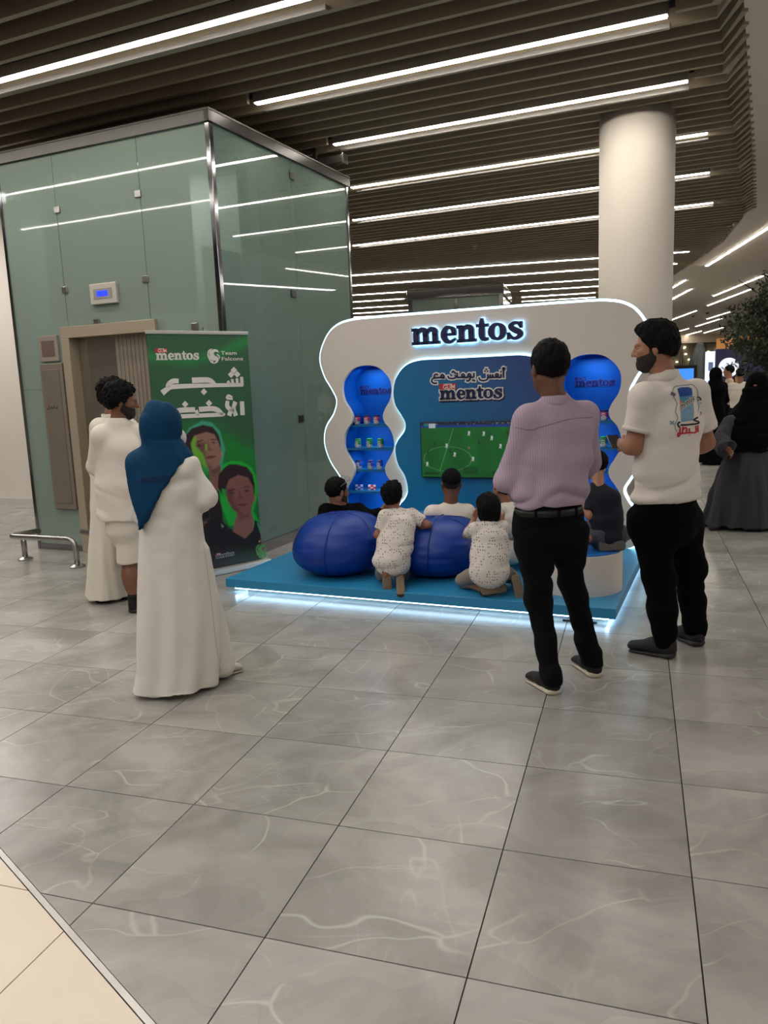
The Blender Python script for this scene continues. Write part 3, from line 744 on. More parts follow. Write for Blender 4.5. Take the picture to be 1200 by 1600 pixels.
# logo on the blue panel
M_wink = mat('white_print', (232, 228, 222), .5, var=.02); M_redp = mat('red_print', (196, 40, 44), .5, var=.05)
def logo(par, x0, z0, width, y, txt, out, red, thick=.002, glow=.17, shadow=None, nm='logo'):
    s = width/7.2
    if out is not None:
        slab_word(glow).map(lambda a, b: (x0+a*s, z0+b*s)).solid(MB(), y-thick, y).build(nm+'_outline', out, par)
    if shadow is not None:
        slab_word(glow*1.05).map(lambda a, b: (x0+a*s+.10*s, z0+b*s-.16*s)).solid(MB(), y-thick*.5, y+thick*.2).build(nm+'_shadow', shadow, par)
    slab_word(.03).map(lambda a, b: (x0+a*s, z0+b*s)).solid(MB(), y-2*thick, y-thick).build(nm+'_word', txt, par)
    if red is not None:
        k = INK(); k.rect(x0-.05*s, z0+1.12*s, x0+1.95*s, z0+1.75*s); k.solid(MB(), y-thick*1.1, y-thick*.1).build(nm+'_flag', red, par)
        me = text_mesh('GUM', .66*s, thick*.4, .006*s)
        o = link(nm+'_flag_word', me, M_wink if txt is not M_dim else M_dim2, par, (x0+.35*s, y-thick*1.4, z0+1.17*s))
        me = text_mesh('CHEWING', .22*s, thick*.4, .004*s)
        link(nm+'_flag_word', me, M_wink if txt is not M_dim else M_dim2, par, (x0+.45*s, y-thick*1.4, z0+1.66*s-.05*s))
M_dim = mat('dark_niche_print', (16, 26, 104), .6, var=.05); M_dim2 = mat('blue_niche_print', (30, 90, 190), .6, var=.05)
lx0, lz0 = uz(691, 624)[0], uz(691, 624)[1]; lx1 = uz(787, 622)[0]
logo(disp, lx0, lz0, lx1-lx0, -.051, M_navy, M_wink, M_redp, shadow=M_navy)
nx0, nz0 = uz(563, 616, .3)[0], uz(563, 616, .3)[1]
logo(disp, nx0, nz0, .33, .307, M_dim, M_dim2, M_dim, thick=.0015, nm='niche_logo', shadow=None)
nx0, nz0 = uz(899, 604, .3)[0], uz(899, 604, .3)[1]
logo(disp, nx0, nz0, .33, .307, M_dim, M_dim2, M_dim, thick=.0015, nm='niche_logo', shadow=None)
# arabic line, traced as pen strokes
def px1(x, y): return uz(635+x/6, 480+y/6, -.05)
AR = [[(913, 598), (913, 658)], [(922, 572), (908, 568), (906, 580), (922, 582)], [(908, 586), (922, 582)],
      [(888, 632), (888, 656), (860, 657), (848, 650), (838, 632), (850, 624), (862, 634), (852, 652), (830, 657), (808, 656)],
      [(808, 634), (808, 656), (786, 656)], [(786, 634), (786, 656), (766, 656)], [(764, 634), (764, 664), (752, 682), (715, 688), (690, 680), (682, 662)],
      [(884, 604), (888, 604)], [(748, 580), (752, 580)], [(736, 600), (740, 600)], [(760, 600), (764, 600)],
      [(634, 620), (634, 645), (630, 655), (604, 657)], [(622, 686), (626, 686)], [(638, 688), (642, 688)],
      [(604, 657), (590, 650), (578, 640), (584, 626), (600, 628), (602, 650), (596, 676), (580, 692), (566, 688)],
      [(578, 657), (545, 657), (528, 650), (520, 636), (532, 626), (544, 636), (540, 655)], [(540, 657), (500, 658), (478, 656), (478, 616)], [(462, 620), (440, 600), (428, 612)], [(455, 640), (468, 655), (440, 668), (400, 664), (392, 648)],
      [(352, 660), (352, 642), (338, 632), (326, 644), (334, 658), (352, 660)], [(340, 660), (300, 660), (270, 662), (262, 640), (276, 628), (294, 632)], [(270, 662), (246, 672), (238, 694), (256, 712), (284, 712)]]
def pen(lines, w, fn, grow=0, k=4):
    K = INK()
    for l in lines: K.stroke([(*fn(*p), w) for p in l], k=k, grow=grow, cap=w*.3)
    return K
def near(a, b): return min(math.hypot(p[0]-q[0], p[1]-q[1]) for p in a for q in b) < 13
clus = []
for l in AR:
    fine = [(l[i][0]+(l[i+1][0]-l[i][0])*t/6, l[i][1]+(l[i+1][1]-l[i][1])*t/6) for i in range(len(l)-1) for t in range(7)]
    hit = [c for c in clus if near(c[1], fine)]; new = [[l], fine]
    for c in hit: new[0] += c[0]; new[1] += c[1]; clus.remove(c)
    clus.append(new)
for ARW, _ in clus:
    pen(ARW, .015, px1, grow=.011).solid(MB(), -.0525, -.0505).build('slogan_outline', M_wink, disp)
    pen(ARW, .015, px1).solid(MB(), -.054, -.0525).build('slogan_letters', M_navy, disp)

# ---- painted grids (flat prints and the screen picture)
def sdpoly(P, poly):
    poly = np.array(poly, float); d = np.full(len(P), 1e9); inside = np.zeros(len(P), bool); n = len(poly)
    for i in range(n):
        a, b = poly[i], poly[i-1]; e = b-a; w_ = P-a
        t = np.clip((w_@e)/(e@e+1e-9), 0, 1); q = w_-t[:, None]*e; d = np.minimum(d, (q**2).sum(1))
        c = (P[:, 1] >= a[1]) != (P[:, 1] >= b[1])
        xi = a[0]+(P[:, 1]-a[1])*e[0]/(e[1] if abs(e[1]) > 1e-9 else 1e-9)
        inside ^= c & (P[:, 0] < xi)
    return np.sqrt(d)*np.where(inside, -1, 1)
def lay(C, m, col): return C*(1-m[:, None])+np.array(s2l(col)[:3])*m[:, None]
def sstep(d, s): return np.clip(.5-d/(2*s), 0, 1)
def grid(name, w_, h_, nx, nz, painter, m, parent, loc, rz=0, local=None):
    X, Z = np.meshgrid(np.linspace(0, w_, nx+1), np.linspace(0, h_, nz+1))
    Vv = np.stack([X.ravel(), np.zeros(X.size), Z.ravel()], 1)
    idx = np.arange((nx+1)*(nz+1)).reshape(nz+1, nx+1)
    F = np.stack([idx[:-1, :-1].ravel(), idx[:-1, 1:].ravel(), idx[1:, 1:].ravel(), idx[1:, :-1].ravel()], 1)
    me = fast_mesh(name, Vv, F); C = painter(Vv)
    ca = me.color_attributes.new('print', 'FLOAT_COLOR', 'POINT')
    ca.data.foreach_set('color', np.concatenate([C, np.ones((len(C), 1))], 1).astype(np.float32).ravel())
    return link(name, me, m, parent, loc, rz)
def fast_mesh(name, Vv, F):
    me = bpy.data.meshes.new(name); me.vertices.add(len(Vv)); me.vertices.foreach_set('co', np.asarray(Vv, np.float32).ravel())
    me.loops.add(F.size); me.loops.foreach_set('vertex_index', F.astype(np.int32).ravel())
    me.polygons.add(len(F)); me.polygons.foreach_set('loop_start', (np.arange(len(F))*F.shape[1]).astype(np.int32))
    try: me.polygons.foreach_set('loop_total', np.full(len(F), F.shape[1], np.int32))
    except Exception: pass
    me.update(calc_edges=True); me.validate(); return me
# television
tx0, tz1 = uz(658, 661, -.08); tz0 = uz(661, 744.5, -.08)[1]; TW = .90; TH = tz1-tz0
tv = thing('television', 'flat television showing a green football match', 'television', UV(tx0, VF-.09, tz0), ZROT)
MB().box(-.008, 0, -.008, TW+.008, .035, TH+.008).build('casing', mat('black_plastic', (14, 14, 16), .3, var=.1), tv, bevel=.004)
def tvp(P):
    q = np.stack([105+P[:, 0]/.84*762, 112+(TH-P[:, 2])/TH*456], 1)
    nz = vnoise(P*14, 5)*.5+.5; st = (np.sin(q[:, 0]/38)*.5+.5)
    C = np.array(s2l((6, 112, 38))[:3])*(.72+.18*st+.25*nz)[:, None]
    C = lay(C, sstep(np.abs(q[:, 1]-118)-14, 3), (20, 26, 66)); C = lay(C, sstep(np.abs(q[:, 1]-142)-9, 2), (18, 60, 160))
    sp = (vnoise(q[:, [0, 1, 1]]*.09, 3) > .35) & (q[:, 1] < 130); C = lay(C, sp*.6, (150, 170, 200))
    C = lay(C, sstep(sdpoly(q, [(132, 118), (175, 118), (175, 140), (132, 140)]), 2), (30, 140, 130)); C = lay(C, sstep(sdpoly(q, [(176, 118), (232, 118), (232, 156), (176, 156)]), 2), (210, 225, 235))
    C = lay(C, sstep(sdpoly(q, [(384, 160), (388, 160), (262, 520), (257, 520)]), 2)*.55, (150, 210, 150))
    e = np.sqrt(((q[:, 0]-330)/205)**2+((q[:, 1]-415)/104)**2); C = lay(C, sstep(np.abs(e-1)*120-2, 2.5)*.5, (130, 200, 130))
    C = lay(C, sstep(sdpoly(q, [(462, 482), (586, 482), (586, 544), (462, 544)]), 3)*.6, (10, 60, 30)); C = lay(C, sstep(sdpoly(q, [(125, 530), (255, 530), (255, 548), (125, 548)]), 2)*.7, (20, 30, 24))
    for x, y in ((517, 203), (640, 207), (705, 243), (325, 305), (393, 378), (547, 415), (153, 460), (775, 310), (900, 260), (860, 430)):
        C = lay(C, sstep(sdpoly(q, [(x-9, y-18), (x+8, y-18), (x+10, y+4), (x+2, y+2), (x+9, y+19), (x+2, y+19), (x-3, y+6), (x-8, y+19), (x-13, y+14), (x-6, y)]), 1.5), (225, 235, 235))
    for x, y in ((160, 358), (222, 295), (355, 348), (597, 277), (715, 530), (830, 200)):
        C = lay(C, sstep(sdpoly(q, [(x-8, y-16), (x+8, y-16), (x+7, y+16), (x-6, y+16)]), 2)*.8, (14, 40, 34))
    C = lay(C, sstep(np.hypot(q[:, 0]-513, q[:, 1]-322)-10, 3), (150, 110, 60))
    return C
grid('screen', TW, TH, 280, 150, tvp, attr_mat('tv_picture', .42), tv, (0, -.001, 0))

# ---- gum jars on the shelves
M_jw = mat('jar_white', (214, 210, 214), .35, var=.03)
M_gum = {'pink': mat('jar_pink', (198, 70, 120), .35, var=.05), 'green': mat('jar_green', (10, 140, 74), .35, var=.05), 'blue': mat('jar_blue', (40, 84, 196), .35, var=.05), 'red': mat('jar_red', (190, 30, 50), .35, var=.05)}
M_cap = mat('jar_lid_navy', (26, 34, 110), .4, var=.05)
def jar(kind, px, py, label):
    x, z = uz(px, py, .085)
    sh = min((1.187, .963, .755, .545), key=lambda s: abs(s+.011-z))
    t = thing('gum_jar', label, 'jar', UV(x, VF+.085, sh+.011), ZROT, 'gum jars on the niche shelves')
    MB().lathe([(.022, 0), (.027, .004), (.029, .03), (.030, .066), (.026, .071)], 18).build('jar_body', M_jw, t, smooth=True)
    MB().lathe([(.0305, .030), (.0312, .034), (.0312, .066), (.0300, .069)], 18).build('jar_label', M_gum[kind], t, smooth=True)
    MB().lathe([(.027, .071), (.029, .073), (.029, .085), (.026, .088)], 18).build('lid', M_cap if kind != 'green' else M_gum['green'], t, smooth=True)
    K = INK(); K.stroke([(-.02, .022, .004), (-.008, .040, .009), (.012, .036, .009), (.016, .020, .005)]); K.stroke([(-.018, .052, .007), (0, .058, .008), (.016, .052, .005)])
    K.solid(MB(), -.0335, -.0315).build('label_mark', M_jw, t)
    return t
od = ['left', 'middle', 'right']
for kind, zz, xs, row in (('pink', 664, (558.5, 574, 589), 'top'), ('green', 699, (559.7, 577.7, 595), 'second'), ('blue', 733.5, (561.5, 579.5, 593.8), 'third')):
    for i, x in enumerate(xs): jar(kind, x, zz, f'{kind} gum jar on {row} shelf of left niche, {od[i]} one of three')
jar('pink', 944, 655, 'pink gum jar on top shelf of right niche, right one'); jar('pink', 926, 656, 'pink gum jar on top shelf of right niche, half hidden by the lavender shoulder')
jar('green', 943, 696, 'green gum jar alone in view on second shelf of right niche'); jar('blue', 943, 735, 'blue gum jar alone in view on third shelf of right niche')
def packs(kind, px, n, label):
    x, z = uz(px, 766, .14)
    for i in range(n):
        t = thing('gum_pack', label[i], 'gum pack', UV(x+(i-(n-1)/2)*.028, VF+.14, .556), ZROT+.1*i, 'small gum packs on the fourth shelf')
        MB().box(-.011, -.011, 0, .011, .011, .05).build('wrapper', M_gum[kind] if i % 2 else M_jw, t, bevel=.003)
        MB().box(-.0118, -.0118, .014, .0118, .0118, .03).build('band', M_jw if i % 2 else M_gum[kind], t)
packs('blue', 561.5, 3, [f'white and blue gum pack on fourth shelf, {k} of three' for k in od])
packs('red', 581.7, 3, [f'red and white gum pack on fourth shelf, {k} of three' for k in od])
for i, (px, c) in enumerate(((586, 'pink'), (600, 'red'))):
    x, z = uz(px, 795, .0)
    t = thing('gum_pack', ['pink gum pack low in left niche beside the seated man hand', 'red gum pack low in left niche beside the boy head'][i], 'gum pack', UV(x, VF+.1, .33), ZROT)
    MB().box(-.03, -.012, 0, .03, .012, .05).build('wrapper', M_gum[c], t, bevel=.004)
    MB().box(-.031, -.013, .015, .031, .013, .028).build('band', M_jw, t)
MB().box(.16, .06, .31, .62, .3, .33).build('shelf', M_nsh, disp)
for c, k in ((.432, 0), (2*MC-.432, 1)):
    area('niche_lamp', tuple(UV(c, VF+.17, 1.72)), (0, 0, ZROT), .22, .08, 1.0, (.8, .92, 1))
    for z in (1.16, .94, .735, .52):
        area('niche_lamp', tuple(UV(c, VF+.10, z)), (math.radians(25), 0, ZROT), .2, .03, .5, (.8, .92, 1))

# ---- cylinder seats
def cyl(name, label, u_, v_, r, zt, parts=True):
    p = UV(u_, v_, .12); t = thing(name, label, 'stool', p)
    h = zt-.12
    MB().lathe([(r, 0), (r, h-.012), (r-.004, h-.008)], 56).build('drum', M_dwhite, t, smooth=False)
    for o in t.children: pass
    MB().lathe([(r-.003, h-.008), (r-.003, h), (r-.006, h+.001)], 56).build('seat_top', mat('blue_seat_top', (36, 112, 200), .35, var=.03), t)
    return t
q = UV(0, 0)
c1w = GR(905, 934, .12); dirv = c1w[:2]/np.linalg.norm(c1w[:2]); c1c = np.array([*(c1w[:2]+dirv*.29), 0])-O
cyl('round_stool', 'front round white drum seat with blue top holding the child in navy', c1c@U, c1c@V, .29, .405)
cyl('round_stool', 'rear round white drum seat mostly hidden behind the polo man', 2.60, .98, .25, .50)
# little bottle on rear stool
bt = thing('drink_bottle', 'small red and blue bottle on the rear drum seat', 'bottle', (*UV(2.50, .86)[:2], .501))
MB().lathe([(.025, 0), (.027, .02), (.027, .10), (.012, .14), (.012, .15)], 16).build('bottle_body', mat('bottle_blue', (40, 60, 150), .3, var=.05), bt, smooth=True)
MB().lathe([(.0275, .04), (.0278, .05), (.0275, .08)], 16).build('bottle_label', M_wink, bt, smooth=True)
MB().lathe([(.014, .15), (.014, .17), (.012, .172)], 16).build('cap', M_redp, bt, smooth=True)

# ---- bean bags
M_bag = mat('royal_blue_vinyl', (6, 54, 146), .42, bump=.25, bscale=9, spec=.4, stretch=(1, 1, 2.2))
M_seam = mat('blue_seam', (10, 44, 128), .55, var=.05)
def beanbag(label, c, rx, ry, h, tip, seed):
    t = thing('bean_bag', label, 'bean bag', (c[0], c[1], .12))
    n, m_ = 96, 56; Vv = []; F = []
    def surf(a, s):                      # s: 0 bottom .. 1 top
        ph = (s-.5)*math.pi; r = max(0, math.cos(ph))**.62; z = (math.sin(ph)*.5+.5)
        z = z**1.0; bulge = 1+.10*math.cos(ph)*(1-z)
        x = rx*r*bulge*math.cos(a); y = ry*r*bulge*math.sin(a); zz = h*z
        return np.array([x+tip[0]*z*z, y+tip[1]*z*z, zz])
    seams = [0.25+i*math.pi/3 for i in range(6)]
    for i in range(m_+1):
        for j in range(n):
            a = 2*math.pi*j/n; s = i/m_; p = surf(a, s)
            da = min(abs((a-q_+math.pi) % (2*math.pi)-math.pi) for q_ in seams)
            k = 1-.022*math.exp(-(da/.07)**2)
            Vv.append(p*np.array([k, k, 1]))
    Vv = np.array(Vv); P = Vv*np.array([3.0, 3.0, 14]); nz = vnoise(P+seed, seed)*.5+vnoise(P*2.3+seed, seed+3)*.3
    P2_ = Vv*np.array([2.2, 2.2, 4]); nz2 = vnoise(P2_+seed, seed+7)
    rad = np.linalg.norm(Vv[:, :2], axis=1, keepdims=True)+1e-6
    Vv[:, :2] += Vv[:, :2]/rad*((2*np.abs(nz)-.6)*.012+nz2*.020)[:, None]*np.clip(rad/.2, 0, 1)
    Vv[:, 2] = np.maximum(Vv[:, 2], 0.001)
    F = [(i*n+j, i*n+(j+1) % n, (i+1)*n+(j+1) % n, (i+1)*n+j) for i in range(m_) for j in range(n)]
    link('bag', fast_mesh('bag', Vv, np.array(F)), M_bag, t, smooth=True)
    for q_ in seams:
        MB().tube([surf(q_, .06+.93*i/24)*np.array([.985, .985, 1])+np.array([0, 0, .002]) for i in range(25)], .0035, 6).build('seam', M_seam, t, smooth=True)
    return t
beanbag('blue bean bag chair at the left, under the man in black', (-.37, 6.02), .36, .36, .465, (.05, .05), 3)
beanbag('blue bean bag chair between the kneeling boy and the kneeling girl', (.40, 5.86), .37, .35, .43, (.02, .04), 11)

# ---- roll-up banner
Bl, Br = GR(265, 913), GR(420, 880.5); Bd = (Br-Bl)/np.linalg.norm(Br-Bl); Bn = np.array([Bd[1], -Bd[0], 0]); BW = np.linalg.norm(Br-Bl); brz = math.atan2(Bd[1], Bd[0])
ban = thing('roll_up_banner', 'tall green roll up banner with two young men faces', 'banner', Bl, brz)
bw0, bw1 = .0, BW-.01; BZ0, BZ1 = .075, 2.035
def bxz(px, py):
    p = PL(px, py, Bl, Bn)-Bl; return np.array([p@Bd, p[2]])
bl0 = bxz(228.5, 527)[0]; br0 = bxz(386, 522)[0]
MB().box(-.01, -.06, 0, BW+.0, .06, .055).build('base_cassette', mat('banner_silver', (200, 198, 192), .35, .4, var=.03), ban, bevel=.012)
MB().box(bl0-.005, -.012, BZ1-.0, br0+.005, .012, BZ1+.03).build('top_bar', mat('banner_silver', (200, 198, 192), .35), ban, bevel=.005)
MB().tube([(BW*.52, .03, .05), (BW*.52, .03, BZ1+.06)], .009, 8).build('support_pole', M_steel, ban)
def f3(*l): return [(225+x/7.059, 530+y/7.059) for x, y in l]
def f4(*l): return [(270+x/6.4, 640+y/6.4) for x, y in l]
def banp(P):
    Wd = Bl+Bd*P[:, :1]+np.array([0, 0, 1.])*P[:, 2:3]
    r = Wd-CO; d = r@np.array(Dv); q = np.stack([600+FPX*(r@np.array(Rv))/d, 800-FPX*(r@np.array(Uv))/d], 1)
    C = np.tile(np.array(s2l((52, 98, 66))[:3]), (len(P), 1))
    sm = lambda pl, s: sstep(sdpoly(q, pl), s)
    C = lay(C, sm(f3((0, 150), (600, 190), (800, 140), (1160, -60), (1160, 60), (800, 200), (500, 280), (0, 230)), 7)*.75, (30, 150, 72))
    C = lay(C, sm(f4((-300, 150), (60, 130), (500, 170), (870, 400), (940, 1150), (400, 1200), (-300, 900)), 16)*.85, (22, 128, 50))
    C = lay(C, sm(f4((520, 260), (850, 420), (930, 1050), (820, 640), (560, 480)), 10)*.6, (14, 140, 44))
    C = lay(C, sm(f4((500, 60), (820, 0), (860, 380), (520, 220)), 12)*.8, (48, 92, 60))
    C = lay(C, sm(f4((860, 1050), (915, 1000), (930, 1110)), 2)*.7, (90, 110, 84))
    C = lay(C, sm(f4((88, 370), (110, 280), (160, 185), (290, 112), (385, 128), (470, 215), (522, 400), (500, 520), (490, 660), (350, 620), (150, 450)), 1.2), (66, 168, 138))
    C = lay(C, sm(f4((60, 330), (150, 330), (330, 560), (350, 640), (-200, 900)), 3)*.7, (50, 180, 60))
    # first man
    C = lay(C, sm(f4((405, 790), (455, 815), (480, 900), (500, 1120), (600, 1250), (-100, 1300), (-60, 900), (250, 850)), 1.0), (42, 30, 33))
    C = lay(C, sm(f4((355, 570), (475, 550), (482, 640), (455, 805), (425, 812), (395, 780), (370, 690)), .8), (138, 98, 86)); C = lay(C, sm(f4((375, 600), (470, 570), (470, 620), (400, 660)), 3)*.6, (84, 54, 50))
    C = lay(C, sm(f4((470, 420), (495, 415), (492, 470), (476, 490)), .8), (176, 130, 110))
    C = lay(C, sm(f4((103, 350), (118, 270), (185, 190), (300, 152), (400, 175), (455, 250), (475, 330), (478, 420), (440, 420), (200, 450), (130, 420)), .8), (48, 30, 32))
    C = lay(C, sm(f4((180, 340), (215, 260), (330, 222), (412, 246), (452, 320), (476, 400), (480, 500), (452, 560), (400, 600), (350, 592), (260, 520), (200, 430)), .9), (158, 116, 98))
    C = lay(C, sm(f4((215, 320), (330, 330), (320, 420), (330, 520), (400, 590), (350, 592), (240, 480)), 3)*.75, (84, 62, 46))
    C = lay(C, sm(f4((178, 335), (215, 262), (240, 290), (225, 360), (300, 440), (350, 590), (255, 520), (195, 430)), 1.6)*.9, (116, 190, 52))
    C = lay(C, sm(f4((320, 350), (345, 345), (345, 400), (322, 410)), 1)*.8, (130, 190, 60))
    C = lay(C, sm(f4((350, 300), (372, 380), (400, 395), (396, 412), (340, 412), (345, 380)), 1.4)*.6, (104, 66, 56))
    for pl in (((378, 292), (432, 296), (438, 306), (380, 304)), ((236, 318), (300, 300), (302, 310), (240, 332))): C = lay(C, sm(f4(*pl), .8)*.85, (46, 28, 28))
    for pl in (((384, 326), (404, 320), (426, 332), (404, 340)), ((240, 360), (262, 350), (286, 362), (262, 372))): C = lay(C, sm(f4(*pl), .8)*.85, (40, 26, 26))
    C = lay(C, sm(f4((330, 476), (380, 456), (432, 466), (400, 490), (350, 494)), .8)*.9, (120, 62, 58)); C = lay(C, sm(f4((330, 474), (432, 464), (430, 470), (334, 482)), .5)*.8, (60, 30, 30))
    # second man
    C = lay(C, sm(f4((480, 620), (510, 540), (590, 512), (690, 520), (785, 580), (835, 680), (852, 800), (840, 900), (806, 1010), (850, 1100), (935, 1165), (760, 1170), (560, 1160), (500, 1010), (470, 900), (465, 700)), 1.4), (28, 190, 58))
    C = lay(C, sm(f4((290, 1110), (480, 1100), (560, 1180), (600, 1215), (720, 1290), (805, 1205), (815, 1100), (935, 1175), (970, 1520), (970, 1620), (300, 1620)), .9), (40, 30, 34))
    C = lay(C, sm(f4((560, 1400), (960, 1370), (970, 1600), (500, 1620)), 9)*.5, (28, 62, 34))
    C = lay(C, sm(f4((640, 1020), (780, 1010), (806, 1100), (802, 1205), (722, 1288), (600, 1220), (610, 1140)), .8), (150, 104, 94)); C = lay(C, sm(f4((640, 1030), (780, 1000), (760, 1080), (660, 1110)), 3)*.6, (96, 54, 50))
    C = lay(C, sm(f4((448, 770), (456, 650), (520, 575), (560, 548), (640, 546), (740, 574), (795, 645), (818, 750), (815, 850), (560, 860), (500, 880)), .8), (46, 28, 32))
    C = lay(C, sm(f4((806, 850), (824, 860), (820, 920), (804, 930)), .8), (160, 110, 96))
    C = lay(C, sm(f4((528, 780), (560, 700), (650, 652), (750, 680), (800, 770), (812, 880), (782, 1000), (735, 1052), (665, 1054), (592, 995), (545, 910)), .9), (142, 92, 86))
    C = lay(C, sm(f4((530, 790), (600, 790), (600, 900), (640, 980), (700, 1050), (600, 1000), (545, 910)), 3)*.7, (92, 54, 52))
    C = lay(C, sm(f4((490, 790), (526, 800), (540, 900), (580, 980), (640, 1060), (610, 1100), (570, 1145), (548, 1030), (490, 950)), 1.3)*.85, (44, 180, 70))
    C = lay(C, sm(f4((662, 790), (685, 860), (705, 890), (690, 905), (650, 900), (655, 850)), 1.5)*.5, (100, 58, 54))
    for pl in (((700, 778), (740, 766), (786, 780), (742, 776)), ((556, 806), (618, 794), (620, 802), (560, 818))): C = lay(C, sm(f4(*pl), .8)*.9, (42, 24, 26))
    for pl in (((706, 812), (738, 800), (770, 814), (738, 822)), ((562, 834), (590, 824), (616, 836), (590, 844))): C = lay(C, sm(f4(*pl), .8)*.9, (34, 22, 24))
    C = lay(C, sm(f4((646, 952), (690, 936), (742, 944), (712, 966), (668, 968)), .8)*.9, (126, 62, 64)); C = lay(C, sm(f4((646, 950), (742, 942), (740, 948), (650, 956)), .5)*.8, (56, 24, 28))
    C = lay(C, sm(f4((838, 1130), (856, 1130), (890, 1236), (872, 1240)), .7), (60, 170, 120)); C = lay(C, sm(f4((480, 1140), (510, 1170), (490, 1180)), .8), (120, 190, 150))
    return C
grid('printed_sheet', br0-bl0, BZ1-BZ0+.04, 230, 470, banp, attr_mat('banner_print', 0, .45), ban, (bl0, -.004, BZ0-.03)) if False else None
def banp_off(P): return banp(P+np.array([bl0, 0, BZ0-.03]))
grid('printed_sheet', br0-bl0, BZ1-BZ0+.035, 230, 470, banp_off, attr_mat('banner_print', 0, .45), ban, (bl0, -.004, BZ0-.03))
c3 = lambda x, y: bxz(225+x/7.059, 530+y/7.059)
c4 = lambda x, y: bxz(270+x/6.4, 640+y/6.4)
def inkw(strokes, fn, sc):
    K = INK()
    for l in strokes: K.stroke([(*fn(p[0], p[1]), p[2]*sc) for p in l], k=4, smooth=len(l) > 2)
    return K
SCL = np.linalg.norm(c3(100, 400)-c3(1100, 400))/1000
H1 = [[(1091, 503, 38), (700, 510, 40), (330, 524, 46), (262, 545, 46), (196, 594, 58)], [(378, 462, 46), (320, 462, 48), (275, 490, 46), (255, 530, 44)], [(526, 455, 56), (690, 450, 54), (745, 466, 44), (785, 492, 20)],
      [(1072, 415, 36), (1078, 505, 40)], [(1020, 432, 30), (1026, 500, 34)], [(968, 440, 28), (978, 500, 36)], [(918, 462, 32), (945, 500, 30)]]
H2 = [[(890, 818, 8), (862, 830, 40), (700, 838, 40), (380, 852, 42)], [(602, 775, 52), (740, 766, 52), (810, 782, 50), (868, 830, 34)], [(340, 800, 52), (420, 782, 52), (560, 778, 50)], [(572, 782, 36), (590, 838, 36)], [(1076, 685, 50), (1084, 838, 54)],
      [(1004, 690, 50), (985, 760, 44), (1010, 845, 52)], [(918, 680, 40), (915, 740, 48), (955, 775, 44), (990, 770, 40)], [(985, 780, 44), (950, 800, 46), (936, 845, 52)], [(972, 640, 14), (930, 622, 26), (912, 650, 26), (975, 660, 20)]]
DI = [(987, 342), (957, 390), (1024, 388), (657, 580), (713, 706), (450, 717)]
for HH, DD in ((H1, DI[:4]), (H2, DI[4:])):
    inkw(HH, c3, SCL).solid(MB(), -.0065, -.005).build('headline_word', M_wink, ban)
    for x, y in DD:
        KI = INK(); KI.poly([tuple(c3(x, y-37)), tuple(c3(x+36, y)), tuple(c3(x, y+37)), tuple(c3(x-36, y))]); KI.solid(MB(), -.0065, -.005).build('headline_dot', M_wink, ban)
FAL = [[(820, 148, 6), (800, 128, 22), (765, 128, 30), (742, 160, 44), (762, 195, 44), (795, 222, 40), (800, 245, 26), (772, 268, 8)], [(728, 108, 6), (704, 140, 12), (708, 180, 12), (745, 210, 14), (770, 225, 6)],
       [(748, 104, 6), (722, 135, 12), (724, 172, 10), (742, 195, 6)], [(696, 170, 5), (712, 205, 12), (750, 228, 13), (780, 232, 6)], [(705, 205, 5), (730, 240, 12), (765, 250, 12)], [(722, 236, 4), (745, 260, 10), (775, 266, 8)], [(800, 165, 10), (826, 190, 14), (832, 215, 5)], [(790, 190, 8), (815, 215, 14), (812, 245, 5)]]
inkw(FAL, c3, SCL).solid(MB(), -.0065, -.005).build('bird_emblem', M_wink, ban)
A_ = lambda x, y: c4(825+(x-695)*.86, 1345+(y-105)*.88)
inkw(FAL, A_, SCL*.95).solid(MB(), -.0065, -.005).build('bird_emblem', mat('green_print', (92, 160, 92), .5, var=.05), ban)
st = [c4(864, 1316)+SCL*np.array([18*math.cos(a_)*(1 if i_ % 2 == 0 else .42), 18*math.sin(a_)*(1 if i_ % 2 == 0 else .42)]) for i_, a_ in enumerate([math.pi/2+i*math.pi/5 for i in range(10)])]
K = INK(); cst = c4(864, 1316)
for i_ in range(10): K.poly([tuple(cst), tuple(st[i_]), tuple(st[(i_+1) % 10])])
K.solid(MB(), -.0065, -.005).build('small_star', mat('salmon_print', (220, 150, 140), .5, var=.05), ban)
p0_, p1_ = c3(133, 240), c3(600, 215); wdt = np.linalg.norm(p1_-p0_)
logo(ban, p0_[0], (p0_[1]+p1_[1])/2, wdt, -.005, M_wink, None, M_redp, thick=.0012, nm='banner_logo')
p0_, p1_ = c4(432, 1490), c4(606, 1450); wdt = np.linalg.norm(p1_-p0_)
logo(ban, p0_[0], (p0_[1]+p1_[1])/2, wdt, -.005, M_navy, M_wink, M_redp, thick=.0012, nm='shirt_logo')
for s, x, y, sz in (('Team', 845, 172, 44), ('Falcons', 850, 236, 44)):
    p = c3(x, y); hgt_ = np.linalg.norm(c3(x, y-sz)-p)
    w_ = np.linalg.norm(c3(x+(172 if s == 'Team' else 234), y)-p)
    me = text_mesh(s, hgt_*1.28, .001, hgt_*.008); xs_ = [v.co.x for v in me.vertices]; k = w_/(max(xs_)-min(xs_)); me.transform(Matrix.Diagonal((k, 1, 1, 1)))
    link('team_name', me, M_wink, ban, (p[0], -.0058, p[1]))
